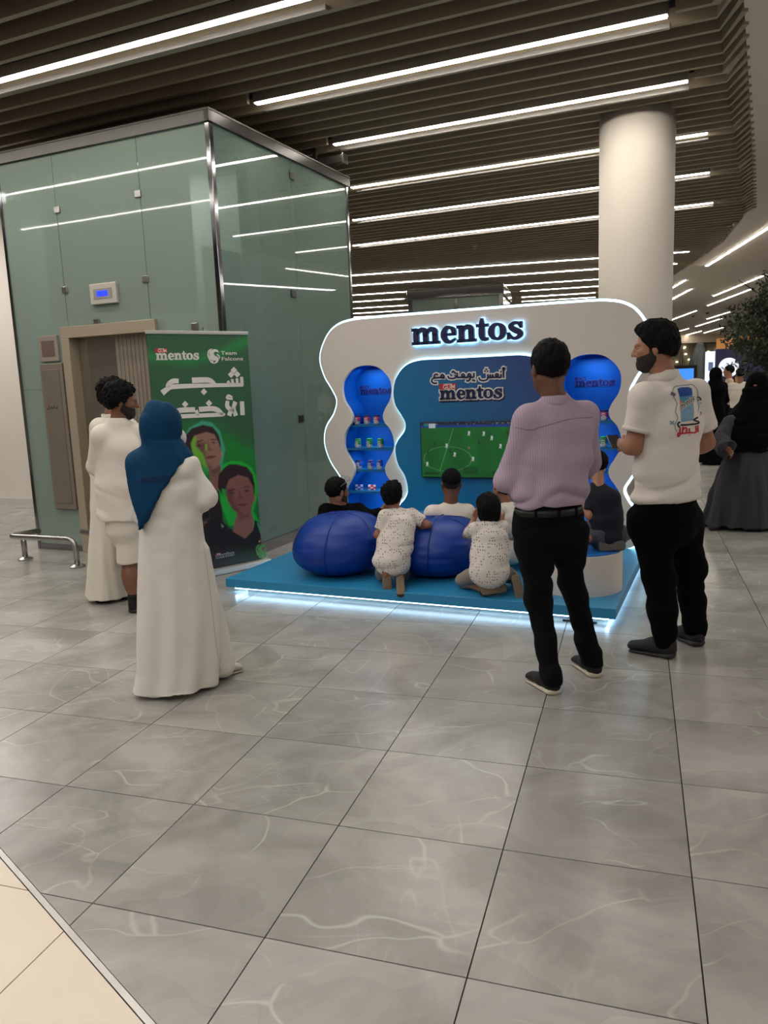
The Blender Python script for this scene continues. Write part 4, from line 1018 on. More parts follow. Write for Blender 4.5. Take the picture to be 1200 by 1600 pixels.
# ================================================================== BODY MODELLING (signed distance fields -> one continuous mesh)
def nrm(v): v = np.array(v, float); return v/(np.linalg.norm(v)+1e-12)
class Sdf:
    def __init__(s, lo, hi, vox):
        s.lo = np.array(lo, float); s.vox = vox; s.n = np.ceil((np.array(hi)-s.lo)/vox).astype(int)+1
        s.a = np.full(s.n, 1.0, np.float32)
    def blk(s, lo, hi):
        i0 = np.clip(np.floor((lo-s.lo)/s.vox).astype(int), 0, s.n); i1 = np.clip(np.ceil((hi-s.lo)/s.vox).astype(int)+1, 0, s.n)
        if (i1 <= i0).any(): return None
        ax = [s.lo[k]+s.vox*np.arange(i0[k], i1[k]) for k in range(3)]
        return tuple(slice(a, b) for a, b in zip(i0, i1)), ax[0][:, None, None], ax[1][None, :, None], ax[2][None, None, :]
    def mix(s, sl, d, k, sub=False):
        a = s.a[sl]; d = d.astype(np.float32)
        if sub:
            s.a[sl] = np.maximum(a, -d) if k <= 0 else -s._smin(-a, d, k)
        else: s.a[sl] = np.minimum(a, d) if k <= 0 else s._smin(a, d, k)
    @staticmethod
    def _smin(a, b, k):
        h = np.clip(.5+.5*(b-a)/k, 0, 1); return b*(1-h)+a*h-k*h*(1-h)
    def ecap(s, p0, p1, r0, r1=None, side=(1, 0, 0), k=.03, flat=(0, 0), sub=False):
        p0 = np.array(p0, float); p1 = np.array(p1, float)
        r0 = (r0, r0) if np.isscalar(r0) else r0; r1 = r0 if r1 is None else ((r1, r1) if np.isscalar(r1) else r1)
        m = max(*r0, *r1)+k+2*s.vox; B = s.blk(np.minimum(p0, p1)-m, np.maximum(p0, p1)+m)
        if B is None: return
        sl, X, Y, Z = B; ax = p1-p0; L = np.linalg.norm(ax); t = ax/L if L > 1e-6 else np.array([0, 0, 1.])
        sd = np.array(side, float); sd = sd-t*(sd@t)
        if np.linalg.norm(sd) < 1e-3: sd = np.cross(t, [0, 1, 0.1])
        sd = nrm(sd); q = np.cross(t, sd)
        dx, dy, dz = X-p0[0], Y-p0[1], Z-p0[2]
        h = dx*t[0]+dy*t[1]+dz*t[2]; u = dx*sd[0]+dy*sd[1]+dz*sd[2]; v = dx*q[0]+dy*q[1]+dz*q[2]
        hc = np.clip(h, 0, L); f = hc/max(L, 1e-6); a = r0[0]+(r1[0]-r0[0])*f; b = r0[1]+(r1[1]-r0[1])*f; mn = np.minimum(a, b)
        ex = h-hc
        rad = (np.sqrt((u/a)**2+(v/b)**2+1e-9)-1)*mn
        rnd = (np.sqrt((u/a)**2+(v/b)**2+(ex/mn)**2+1e-9)-1)*mn
        d = rnd
        if flat[0]: d = np.where(h < 0, np.maximum(rad, -h), d)
        if flat[1]: d = np.where(h > L, np.maximum(rad, h-L), d)
        s.mix(sl, d, k, sub)
    def ell(s, c, r, axes=None, k=.02, sub=False):
        c = np.array(c, float); r = np.array(r, float); A = np.eye(3) if axes is None else np.array(axes)   # rows = axes
        m = max(r)+k+2*s.vox; B = s.blk(c-m, c+m)
        if B is None: return
        sl, X, Y, Z = B; dx, dy, dz = X-c[0], Y-c[1], Z-c[2]; q = 0
        for i in range(3): q = q+((dx*A[i][0]+dy*A[i][1]+dz*A[i][2])/r[i])**2
        s.mix(sl, (np.sqrt(q+1e-9)-1)*min(r), k, sub)
    def robe(s, rings, k=.03, pleat=(), yaw=0):
        """rings: (z, cx, cy, a, b, pleat_amp) bottom to top; pleat: (n, phase, weight)"""
        R = np.array(rings, float); m = R[:, 3:5].max()*1.25+k
        B = s.blk(np.array([R[:, 1].min()-m, R[:, 2].min()-m, R[0, 0]-.03]), np.array([R[:, 1].max()+m, R[:, 2].max()+m, R[-1, 0]+.03]))
        sl, X, Y, Z = B; z = np.clip(Z, R[0, 0], R[-1, 0])
        I = lambda c: np.interp(z, R[:, 0], R[:, c])
        cx, cy, a, b, am = I(1), I(2), I(3), I(4), I(5); c_, s_ = math.cos(yaw), math.sin(yaw)
        dx, dy = X-cx, Y-cy; u = dx*c_+dy*s_; v = -dx*s_+dy*c_
        th = np.arctan2(v/b, u/a); rho = np.sqrt((u/a)**2+(v/b)**2+1e-9); pl = 0
        for n, ph, w_ in pleat: pl = pl+w_*np.cos(n*th+ph+.8*np.sin(z*3+n))
        d = (rho-1-am*pl)*np.minimum(a, b)*.85
        d = np.maximum(d, np.abs(Z-(R[0, 0]+R[-1, 0])/2)-(R[-1, 0]-R[0, 0])/2)
        s.mix(sl, d+0*X, k)
    def cut(s, p, n):
        """keep the side n points away from: remove where (x-p).n > 0"""
        n = nrm(n); X = s.lo[0]+s.vox*np.arange(s.n[0])[:, None, None]; Y = s.lo[1]+s.vox*np.arange(s.n[1])[None, :, None]; Z = s.lo[2]+s.vox*np.arange(s.n[2])[None, None, :]
        s.a = np.maximum(s.a, ((X-p[0])*n[0]+(Y-p[1])*n[1]+(Z-p[2])*n[2]).astype(np.float32))
    def minus(s, o, grow=0): s.a = np.maximum(s.a, -(o.a-grow))
    def net(s):
        A = s.a; A[0], A[-1] = 1, 1; A[:, 0], A[:, -1] = 1, 1; A[:, :, 0], A[:, :, -1] = 1, 1
        ins = A < 0; c = np.zeros(tuple(x-1 for x in A.shape), np.uint8)
        off = [(i, j, k) for i in (0, 1) for j in (0, 1) for k in (0, 1)]; nx, ny, nz = c.shape
        for i, j, k in off: c += ins[i:i+nx, j:j+ny, k:k+nz]
        idx = np.argwhere((c > 0) & (c < 8)); vals = np.stack([A[idx[:, 0]+i, idx[:, 1]+j, idx[:, 2]+k] for i, j, k in off], 1)
        pos = np.zeros((len(idx), 3)); cnt = np.zeros(len(idx)); O_ = np.array(off, float)
        for a in range(8):
            for b in range(a+1, 8):
                if abs(O_[a]-O_[b]).sum() != 1: continue
                m = (vals[:, a] < 0) != (vals[:, b] < 0); t = vals[m, a]/(vals[m, a]-vals[m, b])
                pos[m] += O_[a]+t[:, None]*(O_[b]-O_[a]); cnt[m] += 1
        Vv = s.lo+(idx+pos/cnt[:, None])*s.vox
        vid = np.full(c.shape, -1, np.int32); vid[tuple(idx.T)] = np.arange(len(idx)); Q = []
        for ax in range(3):
            sh = list(A.shape); a0 = [slice(1, -1)]*3; a1 = [slice(1, -1)]*3; a0[ax] = slice(0, -1); a1[ax] = slice(1, None)
            i0, i1 = ins[tuple(a0)], ins[tuple(a1)]; e = np.argwhere(i0 != i1)
            e_full = e.copy(); 
            for q in range(3):
                if q != ax: e_full[:, q] += 1
            fl = i0[tuple(e.T)]; b, c_ = [(1, 2), (2, 0), (0, 1)][ax]
            def cell(db, dc):
                p = e_full.copy(); p[:, b] -= db; p[:, c_] -= dc; return vid[p[:, 0], p[:, 1], p[:, 2]]
            q4 = np.stack([cell(1, 1), cell(0, 1), cell(0, 0), cell(1, 0)], 1); q4[~fl] = q4[~fl][:, ::-1]
            Q.append(q4)
        Q = np.concatenate(Q); Q = Q[(Q >= 0).all(1)]
        return Vv, Q
def relax(Vv, Q, it=1, f=.5):
    for _ in range(it):
        acc = np.zeros_like(Vv); n = np.zeros(len(Vv))
        for a, b in ((0, 1), (1, 2), (2, 3), (3, 0)):
            np.add.at(acc, Q[:, a], Vv[Q[:, b]]); np.add.at(acc, Q[:, b], Vv[Q[:, a]]); np.add.at(n, Q[:, a], 1); np.add.at(n, Q[:, b], 1)
        Vv = Vv*(1-f)+f*acc/np.maximum(n, 1)[:, None]
    return Vv
def normals(Vv, Q):
    fn = np.cross(Vv[Q[:, 2]]-Vv[Q[:, 0]], Vv[Q[:, 3]]-Vv[Q[:, 1]]); N = np.zeros_like(Vv)
    for i in range(4): np.add.at(N, Q[:, i], fn)
    return N/(np.linalg.norm(N, axis=1, keepdims=True)+1e-12)
def finish(S, name, m, par, base, fold=None, rel=1):
    Vv, Q = S.net(); Vv = relax(Vv, Q, rel)
    if fold is not None:
        N = normals(Vv, Q); Vv = Vv+N*fold(Vv, N)[:, None]
    if len(Q) == 0: return None
    o = link(name, fast_mesh(name, Vv-np.array(base), Q), m, par, smooth=True); return o
def f_shirt(seed=0, amp=.007, zw=None, rot=0.0):
    def f(P, N):
        q = P.copy(); q[:, 2] = q[:, 2]+rot*q[:, 0]
        w_ = 1 if zw is None else np.clip(1.25-(P[:, 2]-zw)/.35, .3, 1.3)
        r = np.abs(vnoise(q*np.array([4, 4, 13.])+seed, seed))*2-.7
        return 1.9*amp*w_*(r*.7+.4*vnoise(q*np.array([9, 9, 11.])+seed, seed+5))
    return f
def f_robe(seed=0, amp=.01, z0=0, z1=1.4):
    def f(P, N):
        w_ = np.clip(1.2-(P[:, 2]-z0)/(z1-z0), .15, 1.2)
        return 1.6*amp*w_*(vnoise(P*np.array([11, 11, 1.3])+seed, seed)+.5*vnoise(P*np.array([24, 24, 2.2])+seed, seed+2))+.003*vnoise(P*np.array([7, 7, 12.])+seed, seed+8)
    return f
def f_pants(seed=0, amp=.007):
    def f(P, N): return 1.6*amp*(2*np.abs(vnoise(P*np.array([6, 6, 11.])+seed, seed))-.7)+.004*vnoise(P*18, seed+4)
    return f

# ---- skin, hair
def skin(name, c): return mat(name, c, .5, bump=.04, bscale=60, var=.05, vscale=8)
M_hair = mat('black_hair', (9, 8, 8), .7, bump=1.0, bscale=110, spec=.15, stretch=(1, 1, .5))
M_stub = mat('shaved_hair', (34, 26, 22), .8, bump=.2, bscale=200)
M_beard = mat('dark_beard', (34, 26, 22), .8, bump=.8, bscale=160)
M_eye = mat('eye_white', (128, 112, 102), .3, var=.05)

def frame(yaw, pitch=0, roll=0):
    """rows: right, forward, up. yaw 0 faces +Y, positive turns left"""
    F = np.array([-math.sin(yaw)*math.cos(pitch), math.cos(yaw)*math.cos(pitch), math.sin(pitch)])
    R = np.array([math.cos(yaw), math.sin(yaw), 0]); Up = np.cross(R, F)
    if roll: R, Up = R*math.cos(roll)+Up*math.sin(roll), Up*math.cos(roll)-R*math.sin(roll)
    return np.array([R, F, Up])
def head(S, c, A, s=1.0, face=1):
    P = lambda x, y, z: np.array(c)+s*(A[0]*x+A[1]*y+A[2]*z)
    S.ell(P(0, -.012, .03), np.array([.073, .092, .082])*s, A, k=.01)
    S.ell(P(0, .028, -.03), np.array([.060, .062, .078])*s, A, k=.03)
    S.ecap(P(0, .055, -.088), P(0, .066, -.082), .022*s, .022*s, k=.035*s)                       # chin
    for q in (-1, 1):
        S.ecap(P(q*.052, .0, -.055), P(q*.02, .055, -.088), .018*s, .018*s, k=.03*s)          # jaw
        S.ecap(P(q*.012, .088, .016), P(q*.045, .074, .018), .008*s, .007*s, k=.016*s)        # brow
        S.ell(P(q*.038, .066, -.022), np.array([.018, .016, .014])*s, A, k=.02*s)             # cheek
        if face: S.ell(P(q*.031, .090, -.001), np.array([.016, .011, .009])*s, A, k=.008*s, sub=True)
        S.ell(P(q*.076, -.006, -.012), np.array([.010, .018, .031])*s, A, k=.006*s)           # ear
        S.ell(P(q*.086, .0, -.010), np.array([.006, .009, .016])*s, A, k=.004*s, sub=True)
    S.ecap(P(0, .088, .010), P(0, .110, -.030), .009*s, .012*s, k=.012*s)                       # nose
    for q in (-1, 1): S.ell(P(q*.012, .100, -.034), np.array([.009, .010, .008])*s, A, k=.006*s)
    S.ecap(P(-.018, .086, -.058), P(.018, .086, -.058), .0075*s, .0075*s, k=.008*s)           # lips
    S.ecap(P(-.014, .084, -.069), P(.014, .084, -.069), .008*s, .008*s, k=.008*s)
def hand(S, wr, A, s=1.0, side=1, curl=.5, thumb=1.0):
    """A rows: toward thumb*side, finger direction, back of hand"""
    P = lambda x, y, z: np.array(wr)+s*(A[0]*x*side+A[1]*y+A[2]*z)
    S.ecap(P(0, -.01, 0), P(0, .085, 0), (.027*s, .019*s), (.041*s, .014*s), side=A[0], k=.012*s)
    for x, L in ((-.031, .060), (-.011, .076), (.010, .083), (.031, .074)):
        p = np.array([x, .085, 0.]); a = .15
        for seg, r in ((.45, .0088), (.31, .0082), (.24, .0074)):
            a += curl*.75; q = p+L*seg*np.array([0, math.cos(a), -math.sin(a)])
            S.ecap(P(*p), P(*q), r*s, r*s*.93, k=.003); p = q
    S.ecap(P(.030, .018, -.004), P(.052, .048, -.016), .012*s, .010*s, k=.010*s)
    S.ecap(P(.052, .048, -.016), P(.054, .078*thumb, -.028), .0095*s, .008*s, k=.004)
def foot_bare(S, an, A, s=1.0):
    P = lambda x, y, z: np.array(an)+s*(A[0]*x+A[1]*y+A[2]*z)
    S.ecap(P(0, -.03, -.055), P(0, .10, -.065), (.032*s, .028*s), (.042*s, .018*s), side=A[0], k=.03*s)
    for x, L in ((-.032, .025), (-.016, .032), (0, .036), (.015, .04), (.032, .045)): S.ecap(P(x, .12, -.07), P(x, .12+L, -.072), .010*s, .010*s, k=.008)
def limb(S, a, b, c, r, k=.02):
    S.ecap(a, b, r[0], r[1], k=k); S.ecap(b, c, r[1]*1.0, r[2], k=k)
    m = np.array(b)+(np.array(c)-np.array(b))*.28; S.ell(m, (r[1]*1.04,)*3, k=k*1.2)
_hair = {}
def hair_mesh(style):
    if style in _hair: return _hair[style]
    S = Sdf((-.16, -.17, -.16), (.16, .18, .20), .0055)
    if style in ('short', 'side', 'fade', 'curly', 'girl'):
        t = {'short': .008, 'side': .012, 'fade': .006, 'curly': .016, 'girl': .018}[style]
        S.ell((0, -.014, .034), (.074+t, .093+t, .084+t*1.3), k=0)
        if style == 'side': S.ell((0, .03, .085), (.062, .062, .040), k=.03); S.ell((0, -.05, .0), (.075, .055, .09), k=.03)
        if style == 'curly': S.ell((0, -.02, .06), (.088, .10, .078), k=.03); S.ell((0, -.06, -.01), (.078, .055, .075), k=.03)
        if style == 'girl':
            S.ell((0, -.035, -.03), (.090, .078, .10), k=.04); S.ell((0, .02, .06), (.088, .085, .07), k=.03)
        # hairline: free the face and the nape
        S.cut((0, .066, .045), (0, .86, -.52)); S.cut((0, .012, -.02), (0, .75, -.66))
        zc = {'short': -.045, 'side': -.05, 'fade': .02, 'curly': -.055, 'girl': -.115}[style]
        S.cut((0, -.06, zc), (0, .35 if style != 'girl' else .1, -1))
    if style == 'stub':
        S.ell((0, -.014, .032), (.0765, .0955, .086), k=0); S.cut((0, .066, .05), (0, .86, -.52)); S.cut((0, .012, -.03), (0, .75, -.66)); S.cut((0, -.06, -.055), (0, .3, -1))
    if style == 'beard':
        S.ell((0, .028, -.040), (.0615, .0640, .076), k=0); S.ecap((0, .056, -.092), (0, .068, -.085), .0235, k=.03); 
        for q in (-1, 1): S.ecap((q*.056, .0, -.055), (q*.022, .057, -.093), .0195, k=.02); S.ecap((q*.066, .012, -.01), (q*.057, .004, -.055), .011, k=.01)
        S.cut((0, .0, -.022), (0, .25, 1)) ; S.ell((0, .115, -.060), (.019, .026, .008), k=.003, sub=True); S.cut((0, -.008, 0), (0, -1, 0)); S.ell((0, .12, -.025), (.05, .05, .022), k=.006, sub=True)
        for q in (-1, 1): S.ecap((q*.0665, .020, .020), (q*.066, .016, -.035), .0085, k=.006)
    Vv, Q = S.net(); Vv = relax(Vv, Q, 1); N = normals(Vv, Q)
    amp = {'short': .0045, 'side': .006, 'fade': .003, 'curly': .012, 'girl': .007, 'stub': .0006, 'beard': .0018}[style]
    fr = {'curly': 60, 'girl': 42}.get(style, 90)
    st = np.array([fr, fr*.6, fr*.5]) if style in ('short', 'side') else np.array([fr, fr, fr]) if style != 'girl' else np.array([fr, fr, fr*.35])
    Vv = Vv+N*(amp*(vnoise(Vv*st, 2)+.5*vnoise(Vv*st*.35, 4)))[:, None]
    me = fast_mesh(style+'_hair', Vv, Q); me.materials.append(M_stub if style == 'stub' else M_beard if style == 'beard' else M_hair)
    me.polygons.foreach_set('use_smooth', [True]*len(me.polygons)); _hair[style] = me; return me
def put(name, me, par, base, c, A, s=1.0):
    o = bpy.data.objects.new(name, me); COL.objects.link(o); o.parent = par
    m4 = Matrix.Identity(4); c = np.array(c)-np.array(base); s3 = np.ones(3)*s
    for i in range(3):
        for j in range(3): m4[i][j] = float(A[j][i]*s3[j])
        m4[i][3] = float(c[i])
    o.matrix_local = m4; return o
def eyes(par, base, c, A, s=1.0):
    for q in (-1, 1):
        p = np.array(c)+s*(A[0]*.031*q+A[1]*.0735-A[2]*.001)
        put('eye', EYE, par, base, p, A, s)
EYE = MB().lathe([(.0005, -.0125), (.008, -.0095), (.0122, -.002), (.0122, .002), (.008, .0095), (.0005, .0125)], 12).mesh('eye'); EYE.materials.append(M_eye)
# ---- shoes, local frame x side, y heel->toe, z up, adult 0.29 long
def shoe_meshes(sneak=True):
    S = Sdf((-.08, -.05, -.02), (.08, .33, .17), .005)
    S.ecap((0, .035, .045), (0, .12, .055), (.036, .040), (.040, .036), k=0); S.ecap((0, .12, .050), (0, .235, .032), (.042, .036), (.044, .022), k=.03)
    S.ecap((0, .045, .05), (0, .038, .098), (.038, .046), (.036, .044), side=(1, 0, 0), k=.02, flat=(0, 1)); S.cut((0, 0, .016), (0, 0, -1))
    S.ecap((0, .048, .085), (0, .045, .125), (.027, .034), side=(1, 0, 0), k=.004, sub=True)
    U_ = S.net()
    S2_ = Sdf((-.08, -.06, -.02), (.08, .33, .08), .005)
    S2_.ecap((0, .030, .012), (0, .235, .012), (.044, .016), (.050, .014), side=(1, 0, 0), k=0); S2_.ecap((0, .02, .018), (0, .05, .018), (.040, .022), k=.01); S2_.cut((0, 0, .0), (0, 0, -1)); S2_.cut((0, 0, .034), (0, .1, 1))
    L_ = S2_.net(); out = []
    for (Vv, Q), nm in ((U_, 'shoe'), (L_, 'sole')):
        Vv = relax(Vv, Q, 1); out.append((nm, Vv, Q))
    return out
_SH = shoe_meshes()
def shoe(par, base, heel, yaw=None, A=None, s=1.0, mu=None, ms=None, extra=None):
    if A is None: A = frame(yaw)
    key = mu.name+ms.name
    if key not in _hair:
        r = []
        for (nm, Vv, Q), m in zip(_SH, (mu, ms)):
            me = fast_mesh(nm, Vv, Q); me.materials.append(m); me.polygons.foreach_set('use_smooth', [True]*len(me.polygons)); r.append(me)
        lb = MB()
        for i in range(5):
            y = .115+.018*i; z = .099-.0095*i; lb.tube([(-.020, y, z-.004), (0, y+.002, z), (.020, y, z-.004)], .0028, 5)
        me = lb.mesh('laces'); me.materials.append(mu); r.append(me); _hair[key] = r
    r = _hair[key]
    o = put('shoe', r[0], par, base, heel, A, s)
    for me in r[1:]:
        c = bpy.data.objects.new(me.name, me); COL.objects.link(c); c.parent = o
    return o
def ring(name, m, par, base, c, A, a, b, h, t=.006, taper=0.0, seg=48, lean=0.0):
    """elliptical band, A rows right/forward/up"""
    mb = MB(); rows = [(0, 0), (h, taper), (h, taper-t), (0, -t)]
    for dz, dr in rows:
        for j in range(seg):
            q = 2*math.pi*j/seg; zz = dz*(1+lean*(-math.sin(q)))
            mb.v.append(tuple(np.array(c)-np.array(base)+A[0]*(a+dr)*math.cos(q)+A[1]*(b+dr)*math.sin(q)+A[2]*zz))
    for i in range(4):
        for j in range(seg): mb.f.append((i*seg+j, i*seg+(j+1) % seg, ((i+1) % 4)*seg+(j+1) % seg, ((i+1) % 4)*seg+j))
    return mb.build(name, m, par, smooth=True)
from mathutils.bvhtree import BVHTree
def decal(K, o, base, name, m, par, off=.002, fine=6):
    """print INK given in photo pixels onto the surface of mesh object o"""
    me = o.data; vs = [Vector(v.co)+Vector(base) for v in me.vertices]; T = BVHTree.FromPolygons(vs, [tuple(p.vertices) for p in me.polygons]); mb = MB(); cam_ = Vector(CO)
    def hit(p):
        r = Vector(ray(*p)).normalized(); h = T.ray_cast(cam_, r)
        return None if h[0] is None else np.array(h[0]-r*off)-np.array(base)
    for q in K.q:
        if len(q) != 4: q = list(q)+[q[-1]]*(4-len(q)) if len(q) < 4 else q
        q = [np.array(p) for p in q[:4]]; n = max(1, int(max(np.linalg.norm(q[1]-q[0]), np.linalg.norm(q[2]-q[1]))/fine)); g_ = {}
        for i in range(n+1):
            for j in range(n+1):
                a, b = i/n, j/n; g_[i, j] = hit((q[0]*(1-a)+q[1]*a)*(1-b)+(q[3]*(1-a)+q[2]*a)*b)
        for i in range(n):
            for j in range(n):
                f = [g_[i, j], g_[i+1, j], g_[i+1, j+1], g_[i, j+1]]
                if all(x is not None for x in f) and max(np.linalg.norm(f[0]-x) for x in f) < .08: mb.add(f, [(0, 1, 2, 3)])
    if mb.f: return mb.build(name, m, par)
# ================================================================== PEOPLE
SK_A = skin('skin_brown_dark', (112, 74, 56)); SK_B = skin('skin_tan', (168, 118, 92)); SK_C = skin('skin_medium', (150, 102, 78)); SK_D = skin('skin_brown', (126, 84, 60))
M_lav = wave_mat('lavender_stripe_cotton', (184, 164, 181), (168, 147, 166), 30, .85, 'X')
M_navyp = mat('black_trouser_cloth', (9, 10, 14), .9, bump=.1, bscale=120, spec=.15, var=.1)
M_belt = mat('black_leather', (15, 12, 12), .5, bump=.1, bscale=80)
M_polo = mat('white_pique', (232, 224, 214), .9, bump=.15, bscale=260)
M_black = mat('black_jersey', (7, 7, 8), .95, bump=.1, bscale=150, spec=.1, var=.1)
M_robe = mat('white_robe_cloth', (232, 228, 218), .85, bump=.12, bscale=180, var=.02)
M_tee = mat('white_tee_cloth', (232, 224, 212), .9, bump=.12, bscale=200)
M_thobe = mat('cream_thobe_cloth', (230, 222, 208), .8, bump=.1, bscale=160)
M_hij = mat('teal_blue_chiffon', (4, 60, 96), .8, bump=.15, bscale=90, spec=.2, var=.08, vscale=6)
M_navys = mat('navy_tee_cloth', (16, 18, 34), .9, bump=.1, bscale=150, var=.1)
M_shoeb = mat('black_knit_shoe', (20, 20, 22), .8, bump=.3, bscale=220); M_solew = mat('off_white_sole', (206, 196, 176), .6, bump=.1, bscale=60)
M_shoeg = mat('charcoal_shoe', (30, 29, 30), .75, bump=.3, bscale=220); M_soleg = mat('charcoal_sole', (44, 42, 42), .6, bump=.1, bscale=60)
M_shoew = mat('pale_shoe', (196, 188, 178), .7, bump=.2, bscale=120); M_kidsole = mat('taupe_sole', (128, 112, 92), .75, bump=.8, bscale=70); M_kidshoe = mat('dark_kid_shoe', (50, 46, 44), .8, var=.1)
M_taupe = mat('taupe_shorts_cloth', (142, 130, 122), .9, bump=.15, bscale=120)
M_jean = mat('grey_jean', (62, 66, 76), .85, bump=.2, bscale=120, var=.12, vscale=20)
M_sock = mat('black_sock', (16, 15, 16), .9, var=.1)
M_mask = mat('white_face_mask', (214, 218, 220), .8, bump=.1, bscale=60)
def dots_mat():
    m = mat('white_cloth_small_print', (222, 214, 206), .9); nt = m.node_tree; b = nt.nodes['Principled BSDF']; N = nt.nodes.new; Lk = nt.links.new
    tc = N('ShaderNodeTexCoord'); vo = N('ShaderNodeTexVoronoi'); vo.inputs['Scale'].default_value = 62; vo.inputs['Randomness'].default_value = .5
    mp = N('ShaderNodeMapping'); mp.inputs['Scale'].default_value = (1, .35, .85); Lk(tc.outputs['Object'], mp.inputs[0]); Lk(mp.outputs[0], vo.inputs['Vector'])
    lt = N('ShaderNodeMath'); lt.operation = 'LESS_THAN'; lt.inputs[1].default_value = .27; Lk(vo.outputs['Distance'], lt.inputs[0])
    mx = N('ShaderNodeMix'); mx.data_type = 'RGBA'; mx.inputs[6].default_value = s2l((222, 214, 206)); mx.inputs[7].default_value = s2l((128, 120, 122)); Lk(lt.outputs[0], mx.inputs[0]); Lk(mx.outputs[2], b.inputs['Base Color'])
    return m
M_dots = dots_mat()
def person(label, base, group=None): return thing('person', label, 'person', base, 0, group)
def bbox(pts, m=.22):
    P = np.array(pts); return P.min(0)-m, P.max(0)+m
R_ = math.radians

# ---------------------------------------------------------------- man in lavender shirt
def lavender():
    yaw = R_(12); A = frame(yaw); d = 3.84
    base = np.array([.90, 3.86, 0]); t = person('man in lavender striped dress shirt and black trousers seen from behind', base)
    hL, tL, hR, tR = GR(870, 1087), GR(826, 1060), GR(934, 1060), GR(893, 1030)
    yL = math.atan2(-(tL-hL)[0], (tL-hL)[1]); yR = math.atan2(-(tR-hR)[0], (tR-hR)[1])
    aL = hL+frame(yL)[1]*.05+[0, 0, .09]; aR = hR+frame(yR)[1]*.05+[0, 0, .09]
    pel = W(858, 815, 3.85); hipL, hipR = W(831, 832, 3.83), W(886, 828, 3.88); kL, kR = W(843, 938, 3.86), W(892, 908, 3.98)
    wst = W(862, 770, 3.84); ch = W(870, 690, 3.86); nk = W(867, 628, 3.86); hd = W(858, 574, 3.88); AH = frame(R_(14), R_(-2))
    sL, sR = W(824, 656, 3.83), W(914, 648, 3.92); eL, eR = W(795, 750, 3.86), W(918, 728, 4.02); wL, wR = W(835, 742, 4.10), W(880, 728, 4.14)
    lo, hi = bbox([hL, hR, tL, tR, hd+[0, 0, .08], sL, sR, eL, eR, wR, wL], .16); lo[2] = -.01
    S = Sdf(lo, hi, .0075)
    S.ecap(pel, wst, (.135, .09), (.125, .085), side=A[0]); S.ecap(wst, ch, (.125, .085), (.14, .09), side=A[0]); S.ecap(sL, sR, .05, k=.05); S.ecap(ch, nk+[0, 0, -.03], (.12, .08), (.06, .05), side=A[0], k=.04)
    S.ecap(nk-[0, 0, .02], hd+A[1]*-.012-[0, 0, .05], .060, .056, k=.03)
    head(S, hd, AH, 1.10)
    for h_, k_, a_ in ((hipL, kL, aL), (hipR, kR, aR)): limb(S, h_, k_, a_, (.06, .042, .030))
    for s_, e_, w_, q in ((sL, eL, wL, -1), (sR, eR, wR, 1)):
        limb(S, s_, e_, w_, (.045, .038, .027)); f = nrm(w_-e_); u_ = nrm(np.cross(np.cross(f, [0, 0, 1]), f)); hand(S, w_+f*.015, np.array([u_, f, np.cross(u_, f)*1.0]), 1, 1, .5)
    for h_, y_ in ((hL, yL), (hR, yR)): S.ecap(h_+[0, 0, .05]+frame(y_)[1]*.05, h_+frame(y_)[1]*.2+[0, 0, .035], .028, .022)
    finish(S, 'body', SK_A, t, base)
    # shirt
    S = Sdf(lo, hi, .0075); hem = W(858, 788.5, 3.84)[2]
    S.ecap(W(858, 800, 3.84), W(858, 775, 3.84), (.176, .122), (.186, .128), side=A[0], k=0)
    S.ecap(W(859, 775, 3.84), W(868, 720, 3.84), (.186, .128), (.172, .118), side=A[0], k=.03); S.ecap(W(868, 720, 3.84), W(870, 672, 3.86), (.172, .118), (.180, .115), side=A[0], k=.04)
    S.ecap(W(870, 672, 3.86), W(868, 646, 3.87), (.178, .11), (.12, .085), side=A[0], k=.05); S.ecap(sL, sR, .068, .068, k=.05); S.ecap(W(868, 640, 3.87), W(867, 622, 3.88), (.085, .07), (.062, .058), side=A[0], k=.035)
    for s_, e_, w_ in ((sL, eL, wL), (sR, eR, wR)):
        S.ecap(s_, e_, .068, .058, k=.035); S.ecap(e_, w_-nrm(w_-e_)*.02, .058, .040, k=.02, flat=(0, 1))
    S.cut((0, 0, hem), (0, 0, -1)); S.ell(nk+[0, 0, .055], (.058, .056, .04), k=.005, sub=True)
    def fold(P, N):
        q = P.copy(); q[:, 2] += .35*np.abs(q[:, 0]-.86)
        w_ = np.clip(1.3-(P[:, 2]-hem)/.30, .25, 1.3)
        return .022*w_*(2*np.abs(vnoise(q*np.array([3.4, 3, 12]), 4))-.6)+.007*vnoise(q*np.array([11, 11, 7]), 9)
    sh = finish(S, 'shirt', M_lav, t, base, fold)
    ring('collar', M_lav, sh, base, nk+A[1]*.004+[0, 0, -.030], frame(yaw, R_(8)), .086, .082, .060, .006, -.018, lean=.2)
    # yoke seam
    ys = INK(); ys.stroke([(804, 668, 1.0), (830, 672, 1.0), (843, 668, 1.0), (890, 655, 1.0), (926, 652, 1.0)]); 
    decal(ys, sh, base, 'yoke_seam', mat('lavender_seam', (138, 118, 138), .9, var=.05), sh, .0015)
    # trousers
    S = Sdf(lo, hi, .0075); top = W(858, 788, 3.84)[2]
    S.ecap(W(858, 830, 3.86), W(856, 782, 3.84), (.168, .124), (.168, .118), side=A[0], k=.0, flat=(0, 1))
    for h_, k_, a_, y_ in ((hipL, kL, aL, yL), (hipR, kR, aR, yR)):
        S.ecap(h_, k_, (.098, .105), (.066, .074), side=A[0], k=.04); S.ecap(k_, a_+[0, 0, -.02]-A[1]*.0, (.066, .074), (.052, .062), side=A[0], k=.03, flat=(0, 1)); S.ecap(a_+[0, 0, .03], a_+[0, 0, -.035], (.054, .064), (.055, .066), side=A[0], k=.01, flat=(0, 1))
